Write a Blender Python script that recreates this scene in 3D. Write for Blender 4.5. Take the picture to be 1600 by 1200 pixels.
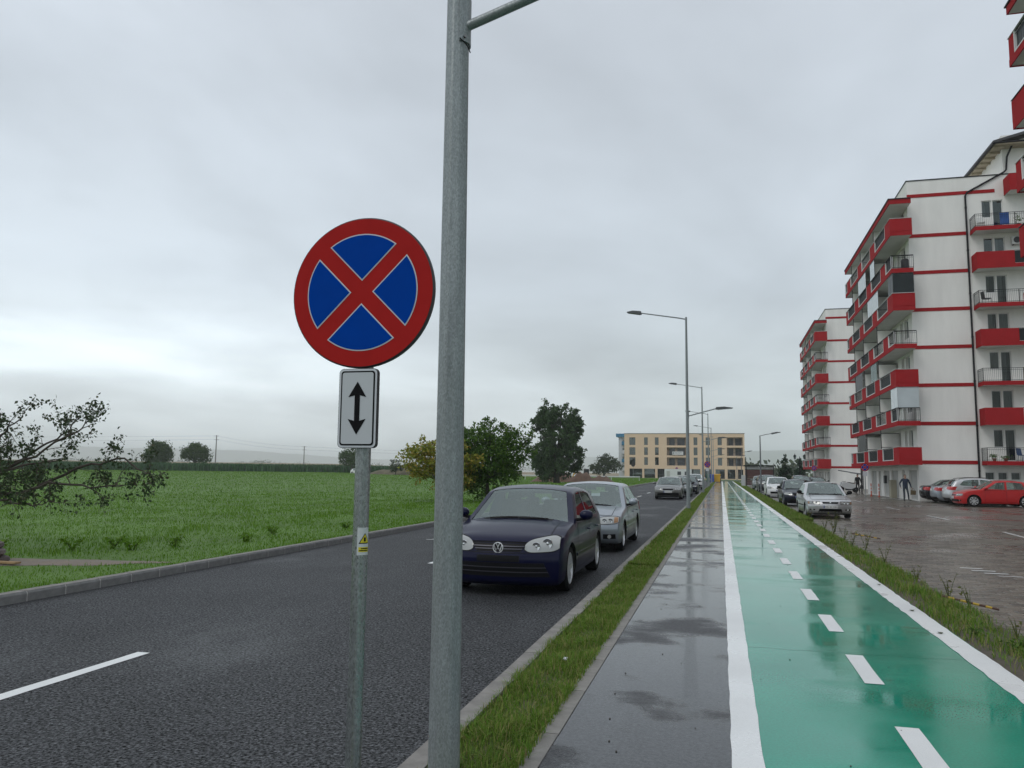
import bpy, bmesh, math, random
import numpy as np
from mathutils import Vector, Matrix

for _o in list(bpy.data.objects):
    bpy.data.objects.remove(_o)
SC = bpy.context.scene
COL = SC.collection
RNG = np.random.default_rng(7)
random.seed(7)
PI = math.pi

# ------------------------------------------------------------------ camera
_M = np.array([[0.96776456, -0.01669631, -0.2513026],
               [0.25161915, 0.10741675, 0.96184689],
               [0.01093481, -0.99407388, 0.10815524]])
CAM_H = 1.70
cam_d = bpy.data.cameras.new('camera')
cam = bpy.data.objects.new('camera', cam_d)
COL.objects.link(cam)
r_, u_, b_ = _M[:, 0], -_M[:, 1], -_M[:, 2]
cam.matrix_world = Matrix(((r_[0], u_[0], b_[0], 0), (r_[1], u_[1], b_[1], 0), (r_[2], u_[2], b_[2], CAM_H), (0, 0, 0, 1)))
cam_d.sensor_width = 36
cam_d.lens = 1250 / 1600 * 36
cam_d.clip_start = 0.05
cam_d.clip_end = 20000
SC.camera = cam

# ------------------------------------------------------------------ sky, sun, exposure
SUN_EL, SUN_AZ = math.radians(48), math.radians(215)      # azimuth from +Y, clockwise
W = bpy.data.worlds.new('World')
SC.world = W
W.use_nodes = True
nt = W.node_tree
nt.nodes.clear()


def N(t, kind, **kw):
    n = t.nodes.new(kind)
    for k, v in kw.items():
        setattr(n, k, v)
    return n


def Lk(t, a, b):
    t.links.new(a, b)


out = N(nt, 'ShaderNodeOutputWorld')
bg = N(nt, 'ShaderNodeBackground')
bg.inputs['Strength'].default_value = 0.095
sky = N(nt, 'ShaderNodeTexSky', sky_type='NISHITA')
sky.sun_disc = False
sky.sun_elevation = SUN_EL
sky.sun_rotation = SUN_AZ
sky.air_density = 1.0
sky.dust_density = 4.0
tc = N(nt, 'ShaderNodeTexCoord')
sep = N(nt, 'ShaderNodeSeparateXYZ')
Lk(nt, tc.outputs['Generated'], sep.inputs[0])
zc = N(nt, 'ShaderNodeMath', operation='MAXIMUM')
Lk(nt, sep.outputs['Z'], zc.inputs[0])
zc.inputs[1].default_value = 0.0
# cloud deck: the view direction cut with a flat layer overhead
den = N(nt, 'ShaderNodeMath', operation='ADD')
Lk(nt, zc.outputs[0], den.inputs[0])
den.inputs[1].default_value = 0.16
div = N(nt, 'ShaderNodeVectorMath', operation='DIVIDE')
Lk(nt, tc.outputs['Generated'], div.inputs[0])
cmb = N(nt, 'ShaderNodeCombineXYZ')
for i in range(3):
    Lk(nt, den.outputs[0], cmb.inputs[i])
Lk(nt, cmb.outputs[0], div.inputs[1])
mp = N(nt, 'ShaderNodeMapping')
mp.inputs['Scale'].default_value = (1.0, 0.75, 0.0)
mp.inputs['Location'].default_value = (3.1, 1.7, 0.4)
Lk(nt, div.outputs[0], mp.inputs[0])
n1 = N(nt, 'ShaderNodeTexNoise')
n1.inputs['Scale'].default_value = 1.0
n1.inputs['Detail'].default_value = 5
n1.inputs['Roughness'].default_value = 0.5
n1.inputs['Distortion'].default_value = 0.35
Lk(nt, mp.outputs[0], n1.inputs['Vector'])
# overcast luminance: brighter towards the zenith
lum = N(nt, 'ShaderNodeValToRGB')
e = lum.color_ramp.elements
e[0].position, e[0].color = 0.0, (7.6, 8.4, 8.6, 1)
e[1].position, e[1].color = 1.0, (8.8, 9.4, 10.2, 1)
for p, c in ((0.10, (6.4, 7.15, 7.5)), (0.22, (5.5, 6.15, 6.75)), (0.36, (5.6, 6.2, 6.85)), (0.56, (6.6, 7.2, 7.95))):
    k = e.new(p)
    k.color = (*c, 1)
Lk(nt, zc.outputs[0], lum.inputs[0])
cl = N(nt, 'ShaderNodeMapRange')
cl.inputs['From Min'].default_value = 0.34
cl.inputs['From Max'].default_value = 0.66
cl.inputs['To Min'].default_value = 0.84
cl.inputs['To Max'].default_value = 1.20
Lk(nt, n1.outputs['Fac'], cl.inputs['Value'])
# long low cloud bank with a lighter gap above the horizon
mp2 = N(nt, 'ShaderNodeMapping')
mp2.inputs['Scale'].default_value = (1.2, 1.2, 7.0)
mp2.inputs['Location'].default_value = (0.3, 0.2, 0.75)
Lk(nt, tc.outputs['Generated'], mp2.inputs[0])
n2 = N(nt, 'ShaderNodeTexNoise')
n2.inputs['Scale'].default_value = 1.3
n2.inputs['Detail'].default_value = 4
Lk(nt, mp2.outputs[0], n2.inputs['Vector'])
cl2 = N(nt, 'ShaderNodeMapRange')
cl2.inputs['From Min'].default_value = 0.40
cl2.inputs['From Max'].default_value = 0.66
cl2.inputs['To Min'].default_value = 0.93
cl2.inputs['To Max'].default_value = 1.12
Lk(nt, n2.outputs['Fac'], cl2.inputs['Value'])
low = N(nt, 'ShaderNodeMapRange')
low.inputs['From Min'].default_value = 0.05
low.inputs['From Max'].default_value = 0.30
low.inputs['To Min'].default_value = 1.0
low.inputs['To Max'].default_value = 0.0
Lk(nt, zc.outputs[0], low.inputs['Value'])
mixl = N(nt, 'ShaderNodeMix', data_type='FLOAT')
mixl.inputs[2].default_value = 1.0
Lk(nt, low.outputs[0], mixl.inputs[0])
Lk(nt, cl2.outputs[0], mixl.inputs[3])
mul0 = N(nt, 'ShaderNodeMath', operation='MULTIPLY')
Lk(nt, cl.outputs[0], mul0.inputs[0])
Lk(nt, mixl.outputs[0], mul0.inputs[1])
# the deck thins out to the west: a paler gap above a low bank
wdot = N(nt, 'ShaderNodeVectorMath', operation='DOT_PRODUCT')
Lk(nt, tc.outputs['Generated'], wdot.inputs[0])
wdot.inputs[1].default_value = (-0.92, 0.39, 0.0)
wmr = N(nt, 'ShaderNodeMapRange', interpolation_type='SMOOTHSTEP')
wmr.inputs['From Min'].default_value = 0.45
wmr.inputs['From Max'].default_value = 1.0
Lk(nt, wdot.outputs['Value'], wmr.inputs['Value'])
zj = N(nt, 'ShaderNodeMath', operation='MULTIPLY_ADD')
Lk(nt, n2.outputs['Fac'], zj.inputs[0])
zj.inputs[1].default_value = -0.10
Lk(nt, zc.outputs[0], zj.inputs[2])
zsh = N(nt, 'ShaderNodeMath', operation='ADD')
Lk(nt, zj.outputs[0], zsh.inputs[0])
zsh.inputs[1].default_value = 0.05
gap = N(nt, 'ShaderNodeValToRGB')
ge_ = gap.color_ramp.elements
ge_[0].position, ge_[0].color = 0.0, (.30, .30, .30, 1)
ge_[1].position, ge_[1].color = 1.0, (0, 0, 0, 1)
for p, c in ((0.075, .34), (0.098, 1.0), (0.135, .95), (0.175, .35), (0.30, .10)):
    k = ge_.new(p)
    k.color = (c, c, c, 1)
Lk(nt, zsh.outputs[0], gap.inputs[0])
gm = N(nt, 'ShaderNodeMath', operation='MULTIPLY')
Lk(nt, gap.outputs[0], gm.inputs[0])
Lk(nt, wmr.outputs[0], gm.inputs[1])
ga1 = N(nt, 'ShaderNodeMath', operation='MULTIPLY_ADD')
Lk(nt, gm.outputs[0], ga1.inputs[0])
ga1.inputs[1].default_value = 0.85
ga1.inputs[2].default_value = 1.0
mulg = N(nt, 'ShaderNodeMath', operation='MULTIPLY')
Lk(nt, mul0.outputs[0], mulg.inputs[0])
Lk(nt, ga1.outputs[0], mulg.inputs[1])
mul0 = mulg
mulc = N(nt, 'ShaderNodeVectorMath', operation='SCALE')
Lk(nt, lum.outputs[0], mulc.inputs[0])
Lk(nt, mul0.outputs[0], mulc.inputs['Scale'])
mix = N(nt, 'ShaderNodeMix', data_type='RGBA')
mix.inputs[0].default_value = 0.05                       # a little clear sky through the deck
Lk(nt, mulc.outputs[0], mix.inputs[6])
Lk(nt, sky.outputs[0], mix.inputs[7])
Lk(nt, mix.outputs[2], bg.inputs['Color'])
Lk(nt, bg.outputs[0], out.inputs['Surface'])

sun_d = bpy.data.lights.new('sun', 'SUN')
sun_d.energy = 0.6
sun_d.angle = math.radians(25)
sun_d.color = (1.0, 0.97, 0.93)
sun = bpy.data.objects.new('sun', sun_d)
COL.objects.link(sun)
_sd = Vector((math.sin(SUN_AZ) * math.cos(SUN_EL), math.cos(SUN_AZ) * math.cos(SUN_EL), math.sin(SUN_EL)))
sun.rotation_euler = _sd.to_track_quat('Z', 'Y').to_euler()
SC.view_settings.view_transform = 'Standard'
SC.view_settings.look = 'None'
SC.view_settings.exposure = 0.15
SC.view_settings.gamma = 1.0
SC.view_settings.use_curve_mapping = False
SC.cycles.use_denoising = True
SC.cycles.max_bounces = 8
SC.cycles.volume_bounces = 1
SC.cycles.transparent_max_bounces = 16

# ------------------------------------------------------------------ materials
MATS = {}


def mat(name, col=(.5, .5, .5), rough=.5, metal=0., var=0., vscale=4., bump=0., bscale=30., spec=.5, coat=0., rvar=0.,
        island=0., detail=4., stretch=None, trans=0.):
    """Principled with noise colour variation, roughness variation, bump and a per-piece colour shift."""
    if name in MATS:
        return MATS[name]
    m = bpy.data.materials.new(name)
    m.use_nodes = True
    t = m.node_tree
    b = t.nodes['Principled BSDF']
    b.inputs['Roughness'].default_value = rough
    b.inputs['Metallic'].default_value = metal
    b.inputs['Specular IOR Level'].default_value = spec
    b.inputs['Coat Weight'].default_value = coat
    b.inputs['Coat Roughness'].default_value = .03
    b.inputs['Base Color'].default_value = (*col, 1)
    if var or rvar or bump or island:
        co = N(t, 'ShaderNodeTexCoord')
        src = co.outputs['Object']
        if stretch:
            mpn = N(t, 'ShaderNodeMapping')
            mpn.inputs['Scale'].default_value = stretch
            Lk(t, src, mpn.inputs[0])
            src = mpn.outputs[0]
        nz = N(t, 'ShaderNodeTexNoise')
        nz.inputs['Scale'].default_value = vscale
        nz.inputs['Detail'].default_value = detail
        nz.inputs['Roughness'].default_value = .6
        Lk(t, src, nz.inputs['Vector'])
        if var or island:
            mr = N(t, 'ShaderNodeMapRange')
            mr.inputs['From Min'].default_value = .25
            mr.inputs['From Max'].default_value = .75
            mr.inputs['To Min'].default_value = 1 - var
            mr.inputs['To Max'].default_value = 1 + var
            Lk(t, nz.outputs['Fac'], mr.inputs['Value'])
            val = mr.outputs[0]
            if island:
                ge = N(t, 'ShaderNodeNewGeometry')
                mi = N(t, 'ShaderNodeMapRange')
                mi.inputs['To Min'].default_value = 1 - island
                mi.inputs['To Max'].default_value = 1 + island
                Lk(t, ge.outputs['Random Per Island'], mi.inputs['Value'])
                mm = N(t, 'ShaderNodeMath', operation='MULTIPLY')
                Lk(t, val, mm.inputs[0])
                Lk(t, mi.outputs[0], mm.inputs[1])
                val = mm.outputs[0]
            sc = N(t, 'ShaderNodeVectorMath', operation='SCALE')
            sc.inputs[0].default_value = col
            Lk(t, val, sc.inputs['Scale'])
            Lk(t, sc.outputs[0], b.inputs['Base Color'])
        if rvar:
            mr2 = N(t, 'ShaderNodeMapRange')
            mr2.inputs['From Min'].default_value = .3
            mr2.inputs['From Max'].default_value = .7
            mr2.inputs['To Min'].default_value = max(.02, rough - rvar)
            mr2.inputs['To Max'].default_value = min(1, rough + rvar)
            Lk(t, nz.outputs['Fac'], mr2.inputs['Value'])
            Lk(t, mr2.outputs[0], b.inputs['Roughness'])
        if bump:
            nb = N(t, 'ShaderNodeTexNoise')
            nb.inputs['Scale'].default_value = bscale
            nb.inputs['Detail'].default_value = 3
            Lk(t, src, nb.inputs['Vector'])
            bp = N(t, 'ShaderNodeBump')
            bp.inputs['Strength'].default_value = bump
            bp.inputs['Distance'].default_value = .01
            Lk(t, nb.outputs['Fac'], bp.inputs['Height'])
            Lk(t, bp.outputs[0], b.inputs['Normal'])
    if trans:
        # thin leaf: some light passes through
        tr = N(t, 'ShaderNodeBsdfTranslucent')
        tr.inputs['Color'].default_value = (col[0] * 1.3, col[1] * 1.3, col[2] * .8, 1)
        ms = N(t, 'ShaderNodeMixShader')
        ms.inputs[0].default_value = trans
        o = t.nodes['Material Output']
        Lk(t, b.outputs[0], ms.inputs[1])
        Lk(t, tr.outputs[0], ms.inputs[2])
        Lk(t, ms.outputs[0], o.inputs['Surface'])
    MATS[name] = m
    return m


def glass_mat(name, tint=(.72, .8, .77), base=.06, refl=1.0, rough=.01):
    if name in MATS:
        return MATS[name]
    m = bpy.data.materials.new(name)
    m.use_nodes = True
    t = m.node_tree
    t.nodes.remove(t.nodes['Principled BSDF'])
    o = t.nodes['Material Output']
    tr = N(t, 'ShaderNodeBsdfTransparent')
    tr.inputs[0].default_value = (*tint, 1)
    gl = N(t, 'ShaderNodeBsdfGlossy')
    gl.inputs['Roughness'].default_value = rough
    gl.inputs['Color'].default_value = (.86, .97, .93, 1)
    fr = N(t, 'ShaderNodeLayerWeight')
    fr.inputs['Blend'].default_value = .5
    pw = N(t, 'ShaderNodeMath', operation='POWER')
    pw.inputs[1].default_value = 4.0
    Lk(t, fr.outputs['Facing'], pw.inputs[0])
    ad = N(t, 'ShaderNodeMath', operation='MULTIPLY_ADD')
    ad.use_clamp = True
    ad.inputs[1].default_value = .40 * refl
    ad.inputs[2].default_value = base
    Lk(t, pw.outputs[0], ad.inputs[0])
    ms = N(t, 'ShaderNodeMixShader')
    Lk(t, ad.outputs[0], ms.inputs[0])
    Lk(t, tr.outputs[0], ms.inputs[1])
    Lk(t, gl.outputs[0], ms.inputs[2])
    Lk(t, ms.outputs[0], o.inputs['Surface'])
    MATS[name] = m
    return m


def wet_mat(name, col, dry_rough, wet_rough, lo, hi, mscale, stretch, grain=0., gscale=200., bump=0., wetdark=.7, spec=.5, speck=0.,
            ripple=0., voro=False, coarse=0., cscale=38.):
    """Paved surface with a film of water standing in patches: the film darkens, smooths and levels it."""
    m = bpy.data.materials.new(name)
    m.use_nodes = True
    t = m.node_tree
    b = t.nodes['Principled BSDF']
    b.inputs['Specular IOR Level'].default_value = spec
    co = N(t, 'ShaderNodeTexCoord')
    mpn = N(t, 'ShaderNodeMapping')
    mpn.inputs['Scale'].default_value = stretch
    Lk(t, co.outputs['Object'], mpn.inputs[0])
    nz = N(t, 'ShaderNodeTexNoise')
    nz.inputs['Scale'].default_value = mscale
    nz.inputs['Detail'].default_value = 6
    nz.inputs['Roughness'].default_value = .58
    Lk(t, mpn.outputs[0], nz.inputs['Vector'])
    wet = N(t, 'ShaderNodeMapRange', interpolation_type='SMOOTHSTEP')
    wet.inputs['From Min'].default_value = lo
    wet.inputs['From Max'].default_value = hi
    Lk(t, nz.outputs['Fac'], wet.inputs['Value'])
    gr = N(t, 'ShaderNodeTexVoronoi' if voro else 'ShaderNodeTexNoise')
    gr.inputs['Scale'].default_value = gscale
    if not voro:
        gr.inputs['Detail'].default_value = 2
    Lk(t, co.outputs['Object'], gr.inputs['Vector'])
    gout = gr.outputs['Color'] if voro else gr.outputs['Fac']
    gv = N(t, 'ShaderNodeMapRange')
    gv.inputs['From Min'].default_value = .2
    gv.inputs['From Max'].default_value = .8
    gv.inputs['To Min'].default_value = 1 - grain
    gv.inputs['To Max'].default_value = 1 + grain + speck
    Lk(t, gout, gv.inputs['Value'])
    big = N(t, 'ShaderNodeTexNoise')
    big.inputs['Scale'].default_value = .6
    big.inputs['Detail'].default_value = 4
    Lk(t, co.outputs['Object'], big.inputs['Vector'])
    bv = N(t, 'ShaderNodeMapRange')
    bv.inputs['From Min'].default_value = .3
    bv.inputs['From Max'].default_value = .7
    bv.inputs['To Min'].default_value = .85
    bv.inputs['To Max'].default_value = 1.15
    Lk(t, big.outputs['Fac'], bv.inputs['Value'])
    wd = N(t, 'ShaderNodeMapRange')
    wd.inputs['To Min'].default_value = 1
    wd.inputs['To Max'].default_value = wetdark
    Lk(t, wet.outputs[0], wd.inputs['Value'])
    m1 = N(t, 'ShaderNodeMath', operation='MULTIPLY')
    Lk(t, gv.outputs[0], m1.inputs[0])
    Lk(t, bv.outputs[0], m1.inputs[1])
    m2 = N(t, 'ShaderNodeMath', operation='MULTIPLY')
    Lk(t, m1.outputs[0], m2.inputs[0])
    Lk(t, wd.outputs[0], m2.inputs[1])
    if coarse:                                             # aggregate large enough to tell apart
        cn = N(t, 'ShaderNodeTexNoise')
        cn.inputs['Scale'].default_value = cscale
        cn.inputs['Detail'].default_value = 3
        cn.inputs['Roughness'].default_value = .7
        Lk(t, co.outputs['Object'], cn.inputs['Vector'])
        cm = N(t, 'ShaderNodeMapRange')
        cm.inputs['From Min'].default_value = .36
        cm.inputs['From Max'].default_value = .64
        cm.inputs['To Min'].default_value = 1 - coarse
        cm.inputs['To Max'].default_value = 1 + coarse
        Lk(t, cn.outputs['Fac'], cm.inputs['Value'])
        m3 = N(t, 'ShaderNodeMath', operation='MULTIPLY')
        Lk(t, m2.outputs[0], m3.inputs[0])
        Lk(t, cm.outputs[0], m3.inputs[1])
        m2 = m3
        sp = N(t, 'ShaderNodeMath', operation='MULTIPLY')
        sp.use_clamp = True
        sp.inputs[1].default_value = spec
        Lk(t, cm.outputs[0], sp.inputs[0])
        Lk(t, sp.outputs[0], b.inputs['Specular IOR Level'])
    sc = N(t, 'ShaderNodeVectorMath', operation='SCALE')
    sc.inputs[0].default_value = col
    Lk(t, m2.outputs[0], sc.inputs['Scale'])
    Lk(t, sc.outputs[0], b.inputs['Base Color'])
    rr = N(t, 'ShaderNodeMapRange')
    rr.inputs['To Min'].default_value = dry_rough
    rr.inputs['To Max'].default_value = wet_rough
    Lk(t, wet.outputs[0], rr.inputs['Value'])
    Lk(t, rr.outputs[0], b.inputs['Roughness'])
    bs = N(t, 'ShaderNodeMapRange')
    bs.inputs['To Min'].default_value = bump
    bs.inputs['To Max'].default_value = bump * .06
    Lk(t, wet.outputs[0], bs.inputs['Value'])
    bp = N(t, 'ShaderNodeBump')
    bp.inputs['Distance'].default_value = .006
    Lk(t, bs.outputs[0], bp.inputs['Strength'])
    Lk(t, (gr.outputs['Distance'] if voro else gr.outputs['Fac']), bp.inputs['Height'])
    last = bp.outputs[0]
    if ripple:
        rn = N(t, 'ShaderNodeTexNoise')
        rn.inputs['Scale'].default_value = 9
        rn.inputs['Detail'].default_value = 3
        Lk(t, co.outputs['Object'], rn.inputs['Vector'])
        b2 = N(t, 'ShaderNodeBump')
        b2.inputs['Distance'].default_value = .01
        b2.inputs['Strength'].default_value = ripple
        Lk(t, rn.outputs['Fac'], b2.inputs['Height'])
        Lk(t, last, b2.inputs['Normal'])
        last = b2.outputs[0]
    Lk(t, last, b.inputs['Normal'])
    MATS[name] = m
    return m


# ------------------------------------------------------------------ mesh helpers
class MB:
    def __init__(self):
        self.v, self.f, self.m = [], [], []

    def add(self, vs, fs, mi=0):
        o = len(self.v)
        self.v.extend([tuple(p) for p in vs])
        for f in fs:
            self.f.append(tuple(o + i for i in f))
            self.m.append(mi)
        return self

    def box(self, x0, x1, y0, y1, z0, z1, mi=0):
        vs = [(x0, y0, z0), (x1, y0, z0), (x1, y1, z0), (x0, y1, z0), (x0, y0, z1), (x1, y0, z1), (x1, y1, z1), (x0, y1, z1)]
        return self.add(vs, [(0, 3, 2, 1), (4, 5, 6, 7), (0, 1, 5, 4), (1, 2, 6, 5), (2, 3, 7, 6), (3, 0, 4, 7)], mi)

    def bbox(self, x0, x1, y0, y1, z0, z1, b=.01, mi=0):
        """box with chamfered upper and vertical edges"""
        vs, fs = [], []
        rings = [(0, z0), (0, z1 - b), (b, z1)]
        for ins, z in rings:
            a, c, d, e_ = x0 + ins, x1 - ins, y0 + ins, y1 - ins
            q = b
            vs += [(a + q, d, z), (c - q, d, z), (c, d + q, z), (c, e_ - q, z), (c - q, e_, z), (a + q, e_, z), (a, e_ - q, z), (a, d + q, z)]
        for k in range(2):
            for i in range(8):
                j = (i + 1) % 8
                fs.append((k * 8 + i, k * 8 + j, k * 8 + 8 + j, k * 8 + 8 + i))
        fs.append(tuple(range(16, 24)))
        fs.append(tuple(range(7, -1, -1)))
        return self.add(vs, fs, mi)

    def quad(self, a, b, c, d, mi=0):
        return self.add([a, b, c, d], [(0, 1, 2, 3)], mi)

    def tube(self, pts, rad, n=8, mi=0, caps=True):
        pts = [Vector(p) for p in pts]
        if not hasattr(rad, '__len__'):
            rad = [rad] * len(pts)
        vs, fs = [], []
        ref = None
        for i, p in enumerate(pts):
            d = (pts[min(i + 1, len(pts) - 1)] - pts[max(i - 1, 0)]).normalized()
            if ref is None:
                ref = d.orthogonal().normalized()
            ref = (ref - d * ref.dot(d))
            if ref.length < 1e-5:
                ref = d.orthogonal()
            ref.normalize()
            s = d.cross(ref)
            for k in range(n):
                a = 2 * PI * k / n
                vs.append(p + (ref * math.cos(a) + s * math.sin(a)) * rad[i])
        for i in range(len(pts) - 1):
            for k in range(n):
                k2 = (k + 1) % n
                fs.append((i * n + k, i * n + k2, (i + 1) * n + k2, (i + 1) * n + k))
        if caps:
            fs.append(tuple(range(n - 1, -1, -1)))
            fs.append(tuple(range((len(pts) - 1) * n, len(pts) * n)))
        return self.add(vs, fs, mi)

    def lathe(self, prof, c=(0, 0, 0), axis='Z', n=24, mi=0, caps=True):
        """prof = [(radius, height)]"""
        vs, fs = [], []
        for r, h in prof:
            for k in range(n):
                a = 2 * PI * k / n
                x, y = r * math.cos(a), r * math.sin(a)
                p = {'Z': (x, y, h), 'X': (h, x, y), 'Y': (y, h, x)}[axis]
                vs.append((p[0] + c[0], p[1] + c[1], p[2] + c[2]))
        for i in range(len(prof) - 1):
            for k in range(n):
                k2 = (k + 1) % n
                fs.append((i * n + k, i * n + k2, (i + 1) * n + k2, (i + 1) * n + k))
        if caps:
            fs.append(tuple(range(n - 1, -1, -1)))
            fs.append(tuple(range((len(prof) - 1) * n, len(prof) * n)))
        return self.add(vs, fs, mi)

    def prism(self, poly, lo, hi, axis='Y', mi=0):
        """poly in the plane across axis; Y: (x,z)  X: (y,z)  Z: (x,y)"""
        n = len(poly)
        P = {'Y': lambda p, h: (p[0], h, p[1]), 'X': lambda p, h: (h, p[0], p[1]), 'Z': lambda p, h: (p[0], p[1], h)}[axis]
        vs = [P(p, lo) for p in poly] + [P(p, hi) for p in poly]
        fs = [tuple(range(n - 1, -1, -1)), tuple(range(n, 2 * n))]
        fs += [(i, (i + 1) % n, n + (i + 1) % n, n + i) for i in range(n)]
        return self.add(vs, fs, mi)

    def mesh(self, name, mats, smooth=None):
        me = bpy.data.meshes.new(name)
        me.from_pydata(self.v, [], self.f)
        if not isinstance(mats, (list, tuple)):
            mats = [mats]
        for m in mats:
            me.materials.append(m)
        if len(mats) > 1:
            me.polygons.foreach_set('material_index', self.m)
        bm = bmesh.new()
        bm.from_mesh(me)
        bmesh.ops.recalc_face_normals(bm, faces=bm.faces)
        bm.to_mesh(me)
        bm.free()
        if smooth is not None:
            me.polygons.foreach_set('use_smooth', [True] * len(me.polygons))
            me.set_sharp_from_angle(angle=math.radians(smooth))
        me.update()
        return me

    def build(self, name, mats, parent=None, smooth=None, loc=None):
        return link(name, self.mesh(name, mats, smooth), parent, loc)


def link(name, me, parent=None, loc=None, rz=0.):
    o = bpy.data.objects.new(name, me)
    COL.objects.link(o)
    if parent is not None:
        o.parent = parent
    if loc is not None:
        o.location = loc
    if rz:
        o.rotation_euler = (0, 0, rz)
    return o


def tag(o, label=None, cat=None, group=None, kind=None):
    if label:
        o['label'] = label
    if cat:
        o['category'] = cat
    if group:
        o['group'] = group
    if kind:
        o['kind'] = kind
    return o


def thing(name, label, cat, loc=(0, 0, 0), rz=0., group=None):
    o = bpy.data.objects.new(name, None)
    COL.objects.link(o)
    o.location = loc
    o.rotation_euler = (0, 0, rz)
    return tag(o, label, cat, group)


def copy_tree(o, parent=None):
    c = o.copy()
    COL.objects.link(c)
    c.parent = parent
    for ch in o.children:
        copy_tree(ch, c)
    return c


def np_mesh(name, verts, faces_flat, per, mats, mi=None, smooth=False):
    """fast mesh from numpy arrays, all faces with `per` corners"""
    me = bpy.data.meshes.new(name)
    nf = len(faces_flat) // per
    me.vertices.add(len(verts))
    me.vertices.foreach_set('co', np.ascontiguousarray(verts, dtype=np.float32).ravel())
    me.loops.add(len(faces_flat))
    me.loops.foreach_set('vertex_index', np.ascontiguousarray(faces_flat, dtype=np.int32))
    me.polygons.add(nf)
    me.polygons.foreach_set('loop_start', np.arange(0, nf * per, per, dtype=np.int32))
    me.polygons.foreach_set('loop_total', np.full(nf, per, dtype=np.int32))
    if not isinstance(mats, (list, tuple)):
        mats = [mats]
    for m in mats:
        me.materials.append(m)
    if mi is not None:
        me.polygons.foreach_set('material_index', np.ascontiguousarray(mi, dtype=np.int32))
    me.update(calc_edges=True)
    return me


def structure(o):
    o['kind'] = 'structure'
    return o
# ------------------------------------------------------------------ terrain
def smooth01(t):
    t = np.clip(t, 0, 1)
    return t * t * (3 - 2 * t)


def terr(x, y):
    """height of the open land left of the road; it lifts gently towards the far fields"""
    D = np.hypot(x, y)
    left = smooth01((-x / np.maximum(D, 1) - .22) / .25)
    rise = np.interp(D, [0, 90, 225, 330, 520, 1000, 4000], [0, 0, .75, 1.9, 4.6, 8, 10])
    return .10 + rise * left


M_GRASSLAND = mat('grassland', (.075, .125, .028), .9, var=.35, vscale=.25, bump=.6, bscale=8, detail=8)
M_FIELD = mat('meadow', (.075, .150, .020), .9, var=.3, vscale=.35, bump=.8, bscale=14, detail=9)
M_SOIL = mat('soil', (.085, .07, .052), .9, var=.35, vscale=3, bump=.7, bscale=20)
M_DRY = mat('dry_field', (.20, .155, .085), .95, var=.3, vscale=.05, detail=8)
M_HILL = mat('hill_cover', (.10, .115, .06), .95, var=.35, vscale=.004, detail=8)
M_ROAD = wet_mat('road_asphalt', (.027, .028, .030), .62, .44, .48, .75, .5, (1, .5, 1), grain=.9, gscale=72, bump=1.0, wetdark=.85, voro=True, speck=.7, spec=.22, coarse=.95, cscale=42)
M_PATH = wet_mat('path_asphalt', (.036, .036, .039), .50, .06, .33, .50, .75, (1.0, 1.3, 1), grain=.5, gscale=110, bump=.6, wetdark=.8, ripple=.012, voro=True, spec=.45, coarse=.28, cscale=42)
M_GREEN = wet_mat('green_lane_paint', (.002, .265, .170), .18, .035, .36, .58, .5, (.8, 1.8, 1), grain=.10, gscale=160, bump=.12, wetdark=.92, ripple=.016, coarse=.14, cscale=60, spec=.40)
M_LINE = wet_mat('white_road_paint', (.72, .73, .72), .40, .15, .45, .65, .6, (1, 1, 1), grain=.10, gscale=120, bump=.3, wetdark=.95)
M_KERB = mat('kerb_concrete', (.215, .205, .19), .8, spec=.2, var=.30, vscale=6, bump=.25, bscale=90, island=.07)
M_KERB_FACE = mat('kerb_face', (.20, .20, .195), .75, spec=.2, var=.22, vscale=8, bump=.25, bscale=90, island=.05)
M_MORTAR = mat('mortar', (.36, .355, .34), .85, var=.12, vscale=20)


def grid_obj(name, xs, ys, zf, m, parent=None):
    X, Y = np.meshgrid(xs, ys)
    Z = zf(X, Y)
    v = np.stack([X.ravel(), Y.ravel(), np.broadcast_to(Z, X.shape).ravel()], 1)
    nx, ny = len(xs), len(ys)
    i = (np.arange(ny - 1)[:, None] * nx + np.arange(nx - 1)[None, :]).ravel()
    f = np.stack([i, i + 1, i + nx + 1, i + nx], 1).ravel()
    me = np_mesh(name, v, f, 4, m)
    me.polygons.foreach_set('use_smooth', [True] * len(me.polygons))
    return link(name, me, parent)


def sheet(name, poly, z, m, parent=None):
    b = MB()
    b.add([(x, y, z) for x, y in poly], [tuple(range(len(poly)))])
    return b.build(name, m, parent)


xs = np.unique(np.concatenate([-np.geomspace(10, 8000, 44)[::-1], np.linspace(-9, 40, 12), np.geomspace(45, 8000, 28)]))
ys = np.unique(np.concatenate([[-400, -150, -60, -25], np.linspace(-10, 120, 20), np.geomspace(130, 8000, 42)]))
structure(grid_obj('ground', xs, ys, lambda x, y: np.where(x > -8.8, -.10, terr(x, y) - .16 - .0012 * np.minimum(np.hypot(x, y), 3000)), M_GRASSLAND))

# meadow left of the road: fine sheet
ys = np.concatenate([np.linspace(-20, 60, 90), np.linspace(62, 236, 70)])


def meadow_z(x, y):
    n = np.sin(x * 1.3 + y * .7) * np.cos(y * 1.1 - x * .4) * .018 + np.sin(x * .35) * np.cos(y * .23) * .03
    return terr(x, y) + n * smooth01((-x - 9.0) / 1.5) + .02


def kerb_x(y):
    return np.interp(y, [45, 60, 75, 92, 125, 190], [-8.50, -8.75, -9.35, -10.1, -10.7, -10.9])


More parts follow.
